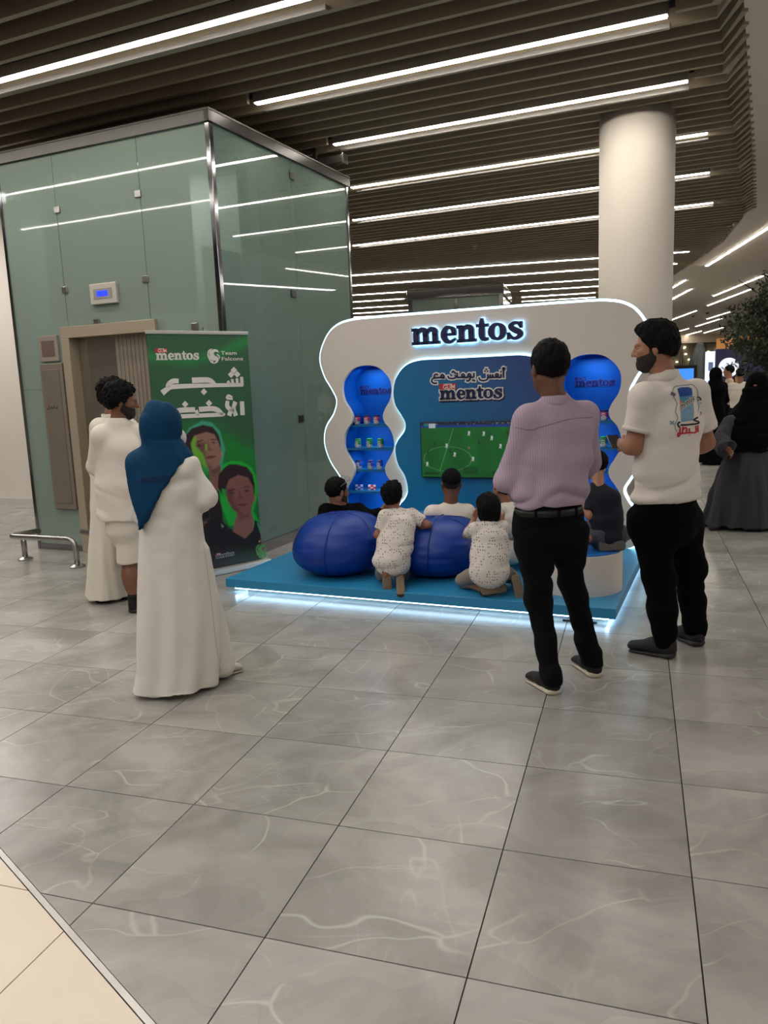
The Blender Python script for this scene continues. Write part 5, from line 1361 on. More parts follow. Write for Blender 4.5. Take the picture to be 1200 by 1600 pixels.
    S.cut((0, 0, top), (0, 0, 1))
    tr = finish(S, 'trousers', M_navyp, t, base, f_pants(3, .007))
    ring('belt', M_belt, tr, base, W(857, 802, 3.84), A, .175, .1245, .034, .008)
    bl = MB().box(-.006, -.004, 0, .006, .002, .044); 
    for q in (-.11, .0, .10):
        c = W(857, 804, 3.84)+A[0]*q-A[1]*math.sqrt(max(0, 1-(q/.175)**2))*.126; bl.build('belt_loop', M_navyp, tr, c-base, yaw)
    for h_, y_ in ((hL, yL), (hR, yR)): shoe(t, base, h_, y_, s=.96, mu=M_shoeb, ms=M_solew)
    put('shaved_hair', hair_mesh('stub'), t, base, hd, AH, 1.10); put('hair', hair_mesh('short'), t, base, hd, AH, 1.10); eyes(t, base, hd, AH, 1.10)
lavender()

# ---------------------------------------------------------------- man in white polo shirt
def polo():
    yaw = R_(38); A = frame(yaw); base = np.array([1.56, 4.25, 0]); t = person('tall man in white polo shirt with can print on its back, holding a phone', base)
    hL, tL, hR, tR = GR(1055, 1029), GR(969, 1012), GR(1096, 1011), GR(1046, 990)
    yL = math.atan2(-(tL-hL)[0], (tL-hL)[1]); yR = math.atan2(-(tR-hR)[0], (tR-hR)[1])
    aL = hL+frame(yL)[1]*.06+[0, 0, .09]; aR = hR+frame(yR)[1]*.06+[0, 0, .09]
    hipL, hipR = W(1012, 815, 4.18), W(1066, 812, 4.33); kL, kR = W(1030, 905, 4.22), W(1076, 890, 4.36)
    pel = W(1038, 800, 4.26); wst = W(1042, 740, 4.26); ch = W(1048, 665, 4.27); nk = W(1038, 588, 4.27); hd = W(1024, 541, 4.26); AH = frame(R_(66), R_(-4))
    sL, sR = W(1008, 622, 4.18), W(1086, 616, 4.36); eL, eR = W(989, 697, 4.18), W(1104, 692, 4.42); wL, wR = W(974, 696, 4.38), W(1075, 706, 4.56)
    lo, hi = bbox([hL, hR, tL, tR, hd+[0, 0, .08], sL, sR, eL, eR, wR, wL], .19); lo[2] = -.01
    S = Sdf(lo, hi, .0075)
    S.ecap(pel, wst, (.14, .10), (.135, .095), side=A[0]); S.ecap(wst, ch, (.135, .095), (.15, .10), side=A[0]); S.ecap(sL, sR, .052, k=.05); S.ecap(ch, nk-[0, 0, .03], (.12, .08), (.06, .05), side=A[0], k=.04)
    S.ecap(nk-[0, 0, .03], hd-AH[1]*.02-[0, 0, .05], .066, .060, k=.03); head(S, hd, AH, 1.08)
    for h_, k_, a_ in ((hipL, kL, aL), (hipR, kR, aR)): limb(S, h_, k_, a_, (.07, .05, .032))
    limb(S, sL, eL, wL, (.052, .047, .030)); limb(S, sR, eR, wR, (.052, .045, .030))
    for e_, w_ in ((eL, wL), (eR, wR)):
        f = nrm(w_-e_); u_ = nrm(np.array([0, 0, 1.])-f*f[2]); hand(S, w_+f*.01, np.array([u_, f, np.cross(u_, f)]), 1.0, 1, .55)
    for h_, y_ in ((hL, yL), (hR, yR)): S.ecap(h_+[0, 0, .05]+frame(y_)[1]*.05, h_+frame(y_)[1]*.2+[0, 0, .035], .028, .022)
    finish(S, 'body', SK_B, t, base)
    S = Sdf(lo, hi, .0075); hem = W(1040, 777, 4.26)[2]
    S.ecap(W(1041, 786, 4.26), W(1041, 740, 4.26), (.205, .155), (.200, .155), side=A[0], k=0); S.ecap(W(1041, 740, 4.26), W(1048, 665, 4.27), (.200, .155), (.205, .140), side=A[0], k=.03)
    S.ecap(W(1048, 665, 4.27), W(1046, 622, 4.27), (.20, .135), (.13, .10), side=A[0], k=.05); S.ecap(sL, sR, .078, .078, k=.05); S.ecap(W(1044, 612, 4.27), W(1040, 590, 4.27), (.10, .085), (.070, .068), side=A[0], k=.035)
    for s_, e_ in ((sL, eL), (sR, eR)): S.ecap(s_, s_+(e_-s_)*.66, .080, .074, k=.035, flat=(0, 1))
    S.cut((0, 0, hem), (0, 0, -1)); S.ell(nk+[0, 0, .07], (.066, .066, .055), k=.005, sub=True); S.ecap(W(1000, 764, 4.10), W(998, 790, 4.08), (.004, .05), (.026, .05), side=A[0], k=.003, sub=True)
    def fold(P, N):
        q = P.copy(); q[:, 2] -= .25*(q[:, 0]-1.5); w_ = np.clip(1.2-(P[:, 2]-hem)/.35, .2, 1.2)
        return .022*w_*(2*np.abs(vnoise(q*np.array([2.6, 2.6, 13])+3, 14))-.6)+.008*vnoise(q*np.array([8, 8, 6]), 19)
    sh = finish(S, 'polo_shirt', M_polo, t, base, fold)
    ring('collar', M_polo, sh, base, nk+A[1]*.004+[0, 0, -.022], frame(yaw, R_(6)), .092, .088, .054, .006, -.018, lean=.2)
    for s_, e_ in ((sL, eL), (sR, eR)):
        d_ = nrm(e_-s_); c = s_+(e_-s_)*.62; x_ = nrm(np.cross(d_, A[1])); ring('sleeve_cuff', M_polo, sh, base, c, np.array([x_, np.cross(d_, x_), d_]), .0775, .0775, .024, .004)
    # side vent notch
    # print on the back
    P_ = lambda x, y: (1040+x/14.55, 590+y/14.55)
    def L(pts, w_): K = INK(); K.stroke([(*P_(*p), w_/14.55) for p in pts], k=4); return K
    def poly4(*qs): K = INK(); [K.poly([P_(*p) for p in q]) for q in qs]; return K
    decal(poly4(((268, 255), (345, 222), (352, 435), (318, 430)), ((345, 222), (520, 212), (600, 250), (352, 262)), ((345, 262), (600, 250), (612, 400), (350, 435))), sh, base, 'print_can_lid', mat('print_royal_blue', (30, 76, 160), .8, var=.1, vscale=30), sh, .0015, 3)
    decal(poly4(((320, 435), (612, 402), (628, 560), (330, 600)),), sh, base, 'print_can_top', mat('print_light_blue', (76, 142, 178), .8, var=.12, vscale=30), sh, .0015, 3)
    decal(poly4(((338, 600), (628, 560), (652, 800), (345, 830)), ((345, 830), (652, 800), (620, 970), (350, 1010))), sh, base, 'print_can_body', mat('print_pale_blue', (122, 160, 186), .8, var=.3, vscale=45), sh, .0015, 3)
    decal(poly4(((320, 500), (380, 560), (400, 600), (335, 620)),), sh, base, 'print_orange_patch', mat('print_orange', (222, 120, 84), .8, var=.05), sh, .0025, 3)
    Kw = slab_word(.16); a0, a1 = P_(335, 740), P_(655, 530)
    mw = lambda g_: slab_word(g_).map(lambda x, y: (a0[0]+(a1[0]-a0[0])*x/7.2-.0*y, a0[1]+(a1[1]-a0[1])*x/7.2-y*7.5))
    decal(mw(.14), sh, base, 'print_word_outline', M_wink, sh, .003, 4); decal(mw(0), sh, base, 'print_word', mat('print_dark_navy', (22, 22, 44), .8, var=.05), sh, .004, 4)
    M_line = mat('print_grey_blue', (128, 154, 166), .8, var=.05)
    for pts in ([(165, 330), (175, 260), (215, 205), (330, 180), (480, 168), (590, 155), (660, 200), (720, 270), (735, 400), (715, 480), (740, 570), (760, 650), (740, 780)], [(180, 440), (230, 510), (262, 600), (240, 690), (228, 780), (270, 880), (268, 960), (222, 1040), (220, 1150), (255, 1230)]):
        decal(L(pts, 20), sh, base, 'print_wavy_line', M_line, sh, .002, 4)
    decal(L([(120, 350), (165, 370), (215, 410)], 75), sh, base, 'print_candy', mat('print_mauve', (122, 92, 122), .8, var=.2, vscale=60), sh, .003, 4)
    for pts in ([(735, 440), (790, 470), (800, 520)], [(790, 575), (798, 590)], [(745, 500), (760, 520)]): decal(L(pts, 34), sh, base, 'print_star_mark', mat('print_dark_plum', (70, 54, 78), .8, var=.1), sh, .003, 4)
    decal(L([(790, 780), (812, 800), (796, 850), (780, 820)], 26), sh, base, 'print_gold_mark', mat('print_gold', (166, 140, 66), .8, var=.1), sh, .003, 4)
    for pts in ([(95, 985), (200, 1065)], [(190, 985), (100, 1065)]): decal(L(pts, 34), sh, base, 'print_cross', M_line, sh, .002, 4)
    M_nw = MATS['print_dark_navy']; M_rw = mat('print_red', (196, 30, 50), .8, var=.05)
    for pts in ([(335, 1020), (300, 1020), (280, 1060), (300, 1110), (330, 1115)], [(340, 1078), (520, 1070), (740, 1040), (742, 1000), (650, 972)], [(625, 968), (700, 920), (742, 905)]): decal(L(pts, 38), sh, base, 'print_word_navy', M_nw, sh, .003, 4)
    for pts in ([(735, 1085), (738, 1240)], [(685, 1095), (690, 1238), (560, 1252), (340, 1275), (320, 1310), (290, 1340), (275, 1300), (300, 1250)], [(540, 1150), (545, 1245)], [(395, 1110), (385, 1265)], [(395, 1190), (440, 1140), (480, 1160), (470, 1250)], [(330, 1130), (325, 1270)], [(540, 1308), (556, 1308)]): decal(L(pts, 34), sh, base, 'print_word_red', M_rw, sh, .003, 4)
    S = Sdf(lo, hi, .0075); top = W(1040, 768, 4.26)[2]
    S.ecap(W(1040, 820, 4.26), W(1040, 760, 4.26), (.198, .15), (.200, .15), side=A[0], k=0)
    for h_, k_, a_ in ((hipL, kL, aL), (hipR, kR, aR)):
        S.ecap(h_, k_, (.108, .112), (.088, .092), side=A[0], k=.05); S.ecap(k_, a_+[0, 0, .06], (.088, .092), (.066, .070), side=A[0], k=.03); S.ecap(a_+[0, 0, .06], a_+[0, 0, -.025], (.066, .070), (.052, .056), side=A[0], k=.02, flat=(0, 1))
    S.cut((0, 0, top), (0, 0, 1)); finish(S, 'trousers', M_black, t, base, f_pants(8, .008))
    for h_, y_ in ((hL, yL), (hR, yR)): shoe(t, base, h_, y_, s=1.06, mu=M_shoeg, ms=M_soleg)
    put('shaved_hair', hair_mesh('stub'), t, base, hd, AH, 1.085); put('hair', hair_mesh('side'), t, base, hd, AH, 1.08); put('beard', hair_mesh('beard'), t, base, hd-AH[2]*.002, AH, 1.105); eyes(t, base, hd, AH, 1.08)
    # phone in the left hand
    f = nrm(wL-eL); c = W(962, 692, 4.50); ph = thing('phone', 'dark phone in the left hand of the polo shirt man', 'phone', c, math.atan2(f[1], f[0])-math.pi/2)
    ph.rotation_euler = (R_(25), 0, ph.rotation_euler[2])
    MB().box(-.036, -.06, -.004, .036, .09, .004).build('casing', mat('phone_case', (70, 58, 54), .4, var=.05), ph, bevel=.004); MB().box(-.032, -.055, .0041, .032, .085, .0048).build('screen', mat('phone_glass', (28, 28, 34), .1, var=.05), ph)
polo()

# ---------------------------------------------------------------- woman in white robe and teal headscarf
def woman():
    yaw = R_(-28); A = frame(yaw); base = np.array([-1.06, 4.02, 0]); t = person('woman in long white robe and teal blue headscarf wearing a face mask', base)
    hd = W(256, 669, 4.0); AH = frame(R_(-52), R_(-8)); nk = W(258, 712, 4.0)
    sL, sR = W(226, 728, 3.98), W(293, 731, 3.99); eL, eR = W(226, 800, 4.05), W(322, 779, 3.99); wL, wR = W(285, 808, 4.18), W(300, 803, 4.15)
    hL, hR = GR(290, 1084)+[-.04, .02, 0], GR(322, 1066)+[0, .03, 0]; kL, kR = W(262, 950, 4.02), W(300, 945, 4.06)
    lo, hi = bbox([hL, hR, hd+[0, 0, .1], sL, sR, eL, eR, wR, wL], .26); lo[2] = -.01; hi[0] += .1
    S = Sdf(lo, hi, .008)
    S.ecap(W(268, 840, 4.0), W(264, 780, 4.0), (.12, .09), side=A[0]); S.ecap(W(264, 780, 4.0), W(262, 740, 4.0), (.12, .085), (.13, .08), side=A[0]); S.ecap(sL, sR, .045, k=.05); S.ecap(nk-[0, 0, .05], hd-[0, 0, .05], .05, .048, k=.03); head(S, hd, AH, .93)
    limb(S, sL, eL, wL, (.04, .033, .024)); limb(S, sR, eR, wR, (.04, .033, .024))
    for e_, w_ in ((eL, wL), (eR, wR)):
        f = nrm(w_-e_); u_ = nrm(np.array([0, 0, 1.])-f*f[2]); hand(S, w_+f*.01, np.array([u_, f, np.cross(u_, f)]), .88, 1, .6)
    for h_, k_, a_ in ((W(255, 850, 4.0), kL, hL+[.02, .05, .09]), (W(282, 850, 4.03), kR, hR+[.02, .05, .09])): limb(S, h_, k_, a_, (.075, .05, .033))
    for h_ in (hL, hR): S.ecap(h_+[.02, .05, .05], h_+[.1, .16, .035], .026, .02)
    finish(S, 'body', SK_C, t, base)
    S = Sdf(lo, hi, .0075); c = lambda px, py, y=4.0: W(px, py, y)
    def ring_(px0, px1, py, b, am, y=4.0):
        a_, b_ = c(px0, py, y), c(px1, py, y); m = (a_+b_)/2; return (m[2], m[0], m[1], (b_[0]-a_[0])/2*1.0, b, am)
    rg = [ring_(213, 336, 1086, .200, .12), ring_(217, 336, 1040, .196, .11), ring_(219, 337, 965, .185, .08), ring_(220, 327, 890, .165, .045), ring_(221, 318, 830, .15, .012), ring_(222, 312, 780, .135, .0), ring_(218, 306, 745, .115, 0), ring_(226, 296, 722, .08, 0)]
    rg[0] = (.025, *rg[0][1:]); S.robe(rg, 0, ((5, .6, .6), (9, 1.3, .35), (3, 2.2, .4)))
    S.ecap(sL, sR, .050, .050, k=.06)
    S.ecap(sR, eR, .054, .046, k=.06); S.ecap(eR, wR+[0, 0, .0], .046, .060, k=.012, flat=(0, 1)); S.ecap(sL, eL, .06, .066, k=.03); S.ecap(eL, wL, .064, .062, k=.02, flat=(0, 1))
    # flaring back panel at the right
    S.ecap(W(318, 860, 3.98), W(344, 1040, 4.10), (.03, .03), (.062, .05), side=(1, .2, 0), k=.035); S.ecap(W(330, 930, 4.0), W(348, 1046, 4.14), (.03, .02), (.05, .035), side=(1, .3, 0), k=.02)
    S.cut((0, 0, .022), (0, 0, -1))
    def fold(P, N):
        q = P.copy(); w_ = np.clip(1.15-P[:, 2]/1.15, .05, 1)
        return .022*w_*vnoise(q*np.array([9, 9, .9]), 21)+.014*(2*np.abs(vnoise(q*np.array([8, 8, 11]), 22))-.5)*np.clip((P[:, 2]-.85)/.2, 0.12, 1)
    rb = finish(S, 'robe', M_robe, t, base, fold)
    K = INK(); K.stroke([(318, 850, .8), (328, 920, .8), (337, 1000, .8), (345, 1050, .8)]); decal(K, rb, base, 'panel_seam', mat('robe_seam', (190, 184, 168), .9, var=.03), rb, .0015)
    # scarf: hood and long pointed drape
    S = Sdf(lo, hi, .0065)
    S.ell(hd+AH[1]*-.012+[0, 0, .012], np.array([.091, .112, .125]), AH, k=0); S.ecap(hd-AH[1]*.02-[0, 0, .05], nk+[0, 0, -.02], (.085, .088), (.105, .10), side=A[0], k=.03)
    S.ell(hd+AH[1]*.125+[0, 0, -.012], np.array([.062, .06, .085]), AH, k=.012, sub=True)
    D = Sdf(lo, hi, .0065); rg2 = [ring_(199, 324, 835, .175, .03, 3.985), ring_(200, 318, 790, .165, .025, 3.985), ring_(202, 312, 745, .142, .018, 3.985), ring_(211, 298, 712, .115, .012, 3.985), ring_(226, 284, 690, .09, 0, 3.985)]
    D.robe(rg2, 0, ((6, .4, .6), (10, 1.0, .3)))
    D.ecap(sL-[.02, 0, 0], sL-[.02, 0, .12], .09, .085, k=.03)
    # cuts: diagonal right edge and left flank, keep the back
    ex = W(293, 703, 3.86); tip = W(216, 830, 3.84); back = -A[1]
    n_ = nrm(np.cross(tip-ex, np.array([.10, 1, 0]))); n_ = n_ if n_[0] > 0 else -n_
    D.cut(ex, n_); lf = W(199, 765, 3.86); n2 = nrm(np.cross(tip-lf, np.array([.05, 1, 0]))); n2 = n2 if n2[0] < 0 else -n2; D.cut(lf, n2)
    D.cut(np.array([-1.06, 4.02, 0])+A[1]*.10, A[1]); S.a = S._smin(S.a, D.a, .02)
    def foldh(P, N): 
        q = P.copy(); q[:, 0] += .35*q[:, 2]; return .011*(2*np.abs(vnoise(q*np.array([13, 8, 2.6]), 31))-.5)+.005*vnoise(q*np.array([30, 20, 5]), 33)
    sc = finish(S, 'headscarf', M_hij, t, base, foldh)
    kw = slab_word(0).map(lambda x, y: (219+x*55/7.2, 754-y*7.6-x*.6)); decal(kw, sc, base, 'scarf_word', mat('scarf_ink', (6, 34, 66), .9, var=.05), sc, .0025, 4)
    # mask
    S = Sdf(hd-.16, hd+.16, .005); S.ell(hd+AH[1]*.062+AH[2]*-.045, np.array([.060, .058, .055]), AH, k=0); S.cut(hd+AH[1]*.035, -AH[1]); finish(S, 'face_mask', M_mask, t, base)
    eyes(t, base, hd, AH, .93)
    for h_, y_ in ((hL, R_(-40)), (hR, R_(-50))): shoe(t, base, h_, y_, s=.84, mu=M_shoew, ms=M_solew)
    # black block added to stand for the dark gap under the arm
    hb = thing('arm_gap_block', 'small black block filling the dark gap between arm and side of woman in headscarf', 'bag', W(310, 795, 4.07), yaw)
    MB().box(-.05, -.04, -.07, .05, .04, .07).build('gap_block_body', M_belt, hb, bevel=.02); MB().tube([(-.04, 0, .06), (-.02, 0, .12), (.02, 0, .12), (.04, 0, .06)], .006).build('gap_block_loop', M_belt, hb)
woman()

# ---------------------------------------------------------------- man in white tee and shorts
def tee():
    yaw = R_(-24); A = frame(yaw); base = np.array([-1.80, 5.55, 0]); d = 5.55; t = person('bearded man in loose white shirt, white shorts and black shoes beside the headscarf woman', base)
    hd = W(190, 626, d); AH = frame(R_(-72), R_(-8)); nk = W(184, 655, d)
    sL, sR = W(158, 680, 5.50), W(210, 676, 5.62); eL, eR = W(150, 728, 5.62), W(216, 735, 5.70); wL, wR = W(178, 742, 5.74), W(212, 745, 5.80)
    hR = GR(204, 960)+[0, .02, 0]; hL = hR+np.array([.20, .28, 0])*.9; kR, kL = W(203, 880, 5.6), W(222, 878, 5.85)
    aR = hR+frame(R_(-20))[1]*.05+[0, 0, .09]; aL = hL+frame(R_(-35))[1]*.05+[0, 0, .09]; hipL, hipR = W(188, 828, 5.66), W(202, 828, 5.58)
    lo, hi = bbox([hL, hR, hd+[0, 0, .1], sL, sR, eL, eR, wR, wL], .2); lo[2] = -.01
    S = Sdf(lo, hi, .009)
    S.ecap(W(192, 822, d), W(187, 760, d), (.095, .07), side=A[0]); S.ecap(W(187, 760, d), W(184, 695, d), (.12, .085), (.14, .09), side=A[0]); S.ecap(sL, sR, .05, k=.05); S.ecap(nk-[0, 0, .06], hd-AH[1]*.015-[0, 0, .05], .062, .056, k=.03); head(S, hd, AH, 1.02)
    limb(S, sL, eL, wL, (.045, .038, .028)); limb(S, sR, eR, wR, (.045, .038, .028))
    for e_, w_ in ((eL, wL), (eR, wR)):
        f = nrm(w_-e_); u_ = nrm(np.array([0, 0, 1.])-f*f[2]); hand(S, w_+f*.01, np.array([u_, f, np.cross(u_, f)]), .95, 1, .5)
    limb(S, hipR, kR, aR, (.065, .056, .038)); limb(S, hipL, kL, aL, (.065, .056, .038)); S.ell(kR+(aR-kR)*.38-A[1]*.012, (.062, .066, .11), k=.03); S.ell(kL+(aL-kL)*.38-A[1]*.012, (.062, .066, .11), k=.03)
    for h_ in (hL, hR): S.ecap(h_+[.02, .05, .05], h_+[.06, .18, .035], .03, .024)
    finish(S, 'body', SK_D, t, base)
    S = Sdf(lo, hi, .008); hem = W(186, 813, 5.5)[2]
    S.ecap(W(187, 825, d), W(185, 760, d), (.180, .135), (.172, .13), side=A[0], k=0); S.ecap(W(185, 760, d), W(184, 700, d), (.172, .13), (.172, .115), side=A[0], k=.03); S.ecap(W(184, 700, d), W(185, 664, d), (.165, .105), (.095, .08), side=A[0], k=.05); S.ecap(sL, sR, .060, k=.06)
    for s_, e_, w_ in ((sL, eL, wL), (sR, eR, wR)): S.ecap(s_, e_, .064, .066, k=.045); S.ecap(e_, e_+(w_-e_)*.3, .066, .064, k=.02, flat=(0, 1))
    S.cut((0, 0, hem), (0, 0, -1)); S.ell(nk+[0, 0, .03], (.062, .06, .035), k=.005, sub=True)
    sh = finish(S, 'loose_shirt', M_tee, t, base, f_shirt(7, .0055, hem, .4)); ring('neckband', M_tee, sh, base, nk+[0, 0, -.028], frame(yaw, R_(6)), .076, .070, .022, .005, -.006)
    S = Sdf(lo, hi, .008); S.ecap(W(191, 826, d), W(189, 795, d), (.132, .102), side=A[0], k=0); zs = W(200, 879, 5.58)[2]
    for h_, k_ in ((hipR, kR), (hipL, kL)): S.ecap(h_, k_+[0, 0, -.03], (.092, .10), (.094, .10), side=A[0], k=.03, flat=(0, 1))
    S.cut((0, 0, zs), (0, 0, -1)); finish(S, 'shorts', M_tee, t, base, f_robe(5, .004, .4, 1.0))
    for h_, a_, y_ in ((hL, aL, -35), (hR, aR, -20)):
        shoe(t, base, h_, R_(y_), s=.95, mu=M_shoeb, ms=M_soleg); S = Sdf(a_-.14, a_+.2, .006); S.ecap(a_+[0, 0, -.03], a_+[0, 0, .045], (.046, .05), (.045, .05), side=A[0], k=0, flat=(0, 1)); finish(S, 'sock', M_sock, t, base)
    put('hair', hair_mesh('curly'), t, base, hd, AH, 1.0); put('beard', hair_mesh('beard'), t, base, hd-AH[2]*.002, AH, 1.045); eyes(t, base, hd, AH, 1.02)
tee()

# ---------------------------------------------------------------- man in thobe
def thobe():
    yaw = R_(-30); A = frame(yaw); d = 5.92; base = np.array([-2.03, 5.90, 0]); t = person('tall man in long cream robe half hidden behind the bearded man in shorts', base)
    hd = W(178, 618, d); AH = frame(R_(-60), R_(-6)); nk = W(172, 648, d)
    hL, hR = GR(148, 944)+[0, .03, 0], GR(190, 940)+[0, .04, 0]
    sL, sR = W(156, 668, 5.86), W(200, 666, 6.0); eL, eR = W(152, 735, 5.95), W(205, 735, 6.1); wL, wR = W(172, 770, 6.15), W(200, 772, 6.2)
    lo, hi = bbox([hL, hR, hd+[0, 0, .1], sL, sR, eL, eR, wR, wL], .2); lo[2] = -.01
    S = Sdf(lo, hi, .010)
    S.ecap(W(172, 820, d), W(172, 695, d), (.12, .09), (.14, .09), side=A[0]); S.ecap(sL, sR, .05, k=.05); S.ecap(nk-[0, 0, .06], hd-[0, 0, .05], .06, .055, k=.03); head(S, hd, AH, 1.0)
    limb(S, sL, eL, wL, (.045, .038, .028)); limb(S, sR, eR, wR, (.045, .038, .028))
    for e_, w_ in ((eL, wL), (eR, wR)):
        f = nrm(w_-e_); u_ = nrm(np.array([0, 0, 1.])-f*f[2]); hand(S, w_+f*.01, np.array([u_, f, np.cross(u_, f)]), .95, 1, .5)
    for x_, h_ in ((160, hL), (182, hR)): limb(S, W(x_, 820, d), W(x_, 885, d), h_+[.02, .05, .09], (.08, .055, .035)); S.ecap(h_+[.02, .05, .05], h_+[.08, .16, .035], .03, .024)
    finish(S, 'body', SK_C, t, base)
    S = Sdf(lo, hi, .009)
    def rr(x0, x1, py, b, am):
        a_, b_ = W(x0, py, d), W(x1, py, d); return (a_[2], (a_[0]+b_[0])/2, d, (b_[0]-a_[0])/2, b, am)
    rg = [rr(138, 205, 932, .20, .05), rr(139, 203, 860, .19, .04), rr(141, 202, 780, .165, .02), rr(143, 202, 720, .15, .01), rr(146, 202, 680, .12, 0), rr(158, 194, 655, .08, 0)]
    S.robe(rg, 0, ((4, .2, .7), (7, 1.9, .3))); S.ecap(sL, sR, .062, k=.05)
    for s_, e_, w_ in ((sL, eL, wL), (sR, eR, wR)): S.ecap(s_, e_, .066, .062, k=.035); S.ecap(e_, w_-(w_-e_)*.1, .062, .056, k=.02, flat=(0, 1))
    S.cut((0, 0, rg[0][0]), (0, 0, -1)); rb = finish(S, 'long_robe', M_thobe, t, base, f_robe(15, .012, .1, 1.5))
    ring('collar', M_thobe, rb, base, nk+[0, 0, -.03], frame(yaw, R_(4)), .066, .064, .04, .005, -.004)
    for h_, y_ in ((hL, -48), (hR, -40)): shoe(t, base, h_, R_(y_), s=.98, mu=M_shoeb, ms=M_sock)
    put('hair', hair_mesh('curly'), t, base, hd, AH, .98); eyes(t, base, hd, AH, 1.0)
thobe()

# ---------------------------------------------------------------- seated and kneeling people on the platform
def sitter(label, hd, AH, s, shL, shR, eL, eR, wL, wR, ch, pel, kn, an, sk, top, bot, style, vox=.008, tor=(.15, .11), sleeve='long', A=None, hdS=1.0, neck=None, extra=None, topname='shirt', foots=True, fold=None):
    base = np.array([pel[0], pel[1], .12]); t = person(label, base); A = frame(0) if A is None else A
    lo, hi = bbox([hd+[0, 0, .1*s], pel, *kn, *an, shL, shR, eL, eR, wL, wR], .19); lo[2] = max(lo[2], .12)
    nk = ch+[0, 0, .13*s] if neck is None else neck
    S = Sdf(lo, hi, vox)
    S.ecap(pel, ch, (tor[0]*.85, tor[1]*.85), (tor[0]*.8, tor[1]*.75), side=A[0]); S.ecap(shL, shR, .045*s, k=.05*s); S.ecap(nk-(hd-nk)*.3, hd-AH[1]*.015*s-AH[2]*.045*s, .058*s, .054*s, k=.03*s); head(S, hd, AH, hdS)
    for a, b, c in ((shL, eL, wL), (shR, eR, wR)):
        limb(S, a, b, c, (.042*s, .036*s, .026*s)); f = nrm(c-b); u_ = nrm(np.array([0, 0, 1.])-f*f[2]); hand(S, c+f*.01, np.array([u_, f, np.cross(u_, f)]), max(.72, s*.95), 1, .45)
    for q, (k_, a_) in enumerate(zip(kn, an)): limb(S, pel+A[0]*(.075*s*(1 if q else -1)), k_, a_, (.075*s, .054*s, .036*s))
    if extra: extra(S)
    finish(S, 'body', sk, t, base)
    S = Sdf(lo, hi, vox)
    S.ecap(pel-[0, 0, .0], (pel+ch)/2, (tor[0]*1.12, tor[1]*1.30), (tor[0]*1.04, tor[1]*1.08), side=A[0], k=0); S.ecap((pel+ch)/2, ch, (tor[0]*1.03, tor[1]*1.05), (tor[0], tor[1]*.95), side=A[0], k=.03)
    S.ecap(ch, nk-[0, 0, .03*s], (tor[0]*.85, tor[1]*.8), (.07*s, .065*s), side=A[0], k=.05*s); S.ecap(shL, shR, .062*s, k=.05*s)
    for a, b, c in ((shL, eL, wL), (shR, eR, wR)):
        if sleeve == 'long': S.ecap(a, b, .064*s, .054*s, k=.03*s); S.ecap(b, c, .054*s, .040*s, k=.02*s, flat=(0, 1))
        else: S.ecap(a, a+(b-a)*.72, .062*s, .060*s, k=.03*s, flat=(0, 1))
    S.ell(nk+(hd-nk)*.25, (.060*s, .06*s, .03*s), k=.004, sub=True)
    o = finish(S, topname, top, t, base, fold or f_shirt(int(pel[0]*100) % 17, .007*s, pel[2]))
    ring('neckband', top, o, base, nk-[0, 0, .022*s], AH if False else frame(math.atan2(-A[1][0], A[1][1]), R_(6)), .070*s, .066*s, .022*s, .005, -.006)
    S = Sdf(lo, hi, vox); S.ecap(pel+A[0]*-.05*s, pel+A[0]*.05*s, .125*s, k=0)
    for q, (k_, a_) in enumerate(zip(kn, an)):
        h_ = pel+A[0]*(.075*s*(1 if q else -1)); S.ecap(h_, k_, .10*s, .078*s, k=.03*s)
        if bot[1] == 'long': S.ecap(k_, a_, .076*s, .052*s, k=.02*s, flat=(0, 1))
        else: S.ecap(k_, k_+(a_-k_)*.12, .078*s, .076*s, k=.02*s)
    S.cut((0, 0, pel[2]+.09*s), (0, 0, 1)); finish(S, 'trousers' if bot[1] == 'long' else 'shorts', bot[0], t, base, f_pants(4, .005))
    if style == 'fade': put('shaved_hair', hair_mesh('stub'), t, base, hd, AH, hdS)
    put('hair', hair_mesh(style), t, base, hd, AH, hdS); eyes(t, base, hd, AH, hdS); return t, base

# man in black on the left bean bag
hd = W(527, 768, 6.32); AH = frame(R_(-52), R_(-4))
t, b_ = sitter('bearded man in black shirt seated on the left bean bag with glasses on his head', hd, AH, 1.0, W(510, 799, 6.24), W(560, 798, 6.38), W(503, 828, 6.12), W(578, 808, 6.20), W(520, 850, 6.3), W(594, 800, 6.30),
               W(538, 812, 6.32), W(545, 862, 6.30), (W(540, 862, 6.8), W(585, 862, 6.75)), (W(545, 884, 7.1), W(600, 884, 7.05)), SK_C, M_black, (M_navyp, 'long'), 'short', A=frame(R_(-20)), neck=W(533, 796, 6.33), hdS=.98, topname='black_shirt')
put('beard', hair_mesh('beard'), t, b_, hd-AH[2]*.002, AH, 1.005)
gl = thing('glasses', 'thin glasses pushed up on head of seated man in black', 'glasses', hd)
for q in (-1, 1):
    MB().tube([AH[0]*q*.088+AH[1]*-.03+AH[2]*.05, AH[0]*q*.090+AH[1]*.03+AH[2]*.085, AH[0]*q*.07+AH[1]*.07+AH[2]*.11], .003, 6).build('temple', M_steel, gl)
    MB().tube([AH[0]*(q*.035+.028*math.cos(a))+AH[1]*(.08)+AH[2]*(.105+.02*math.sin(a)) for a in np.linspace(0, 6.28, 17)[:-1]], .0025, 6, closed=True).build('rim', M_steel, gl)
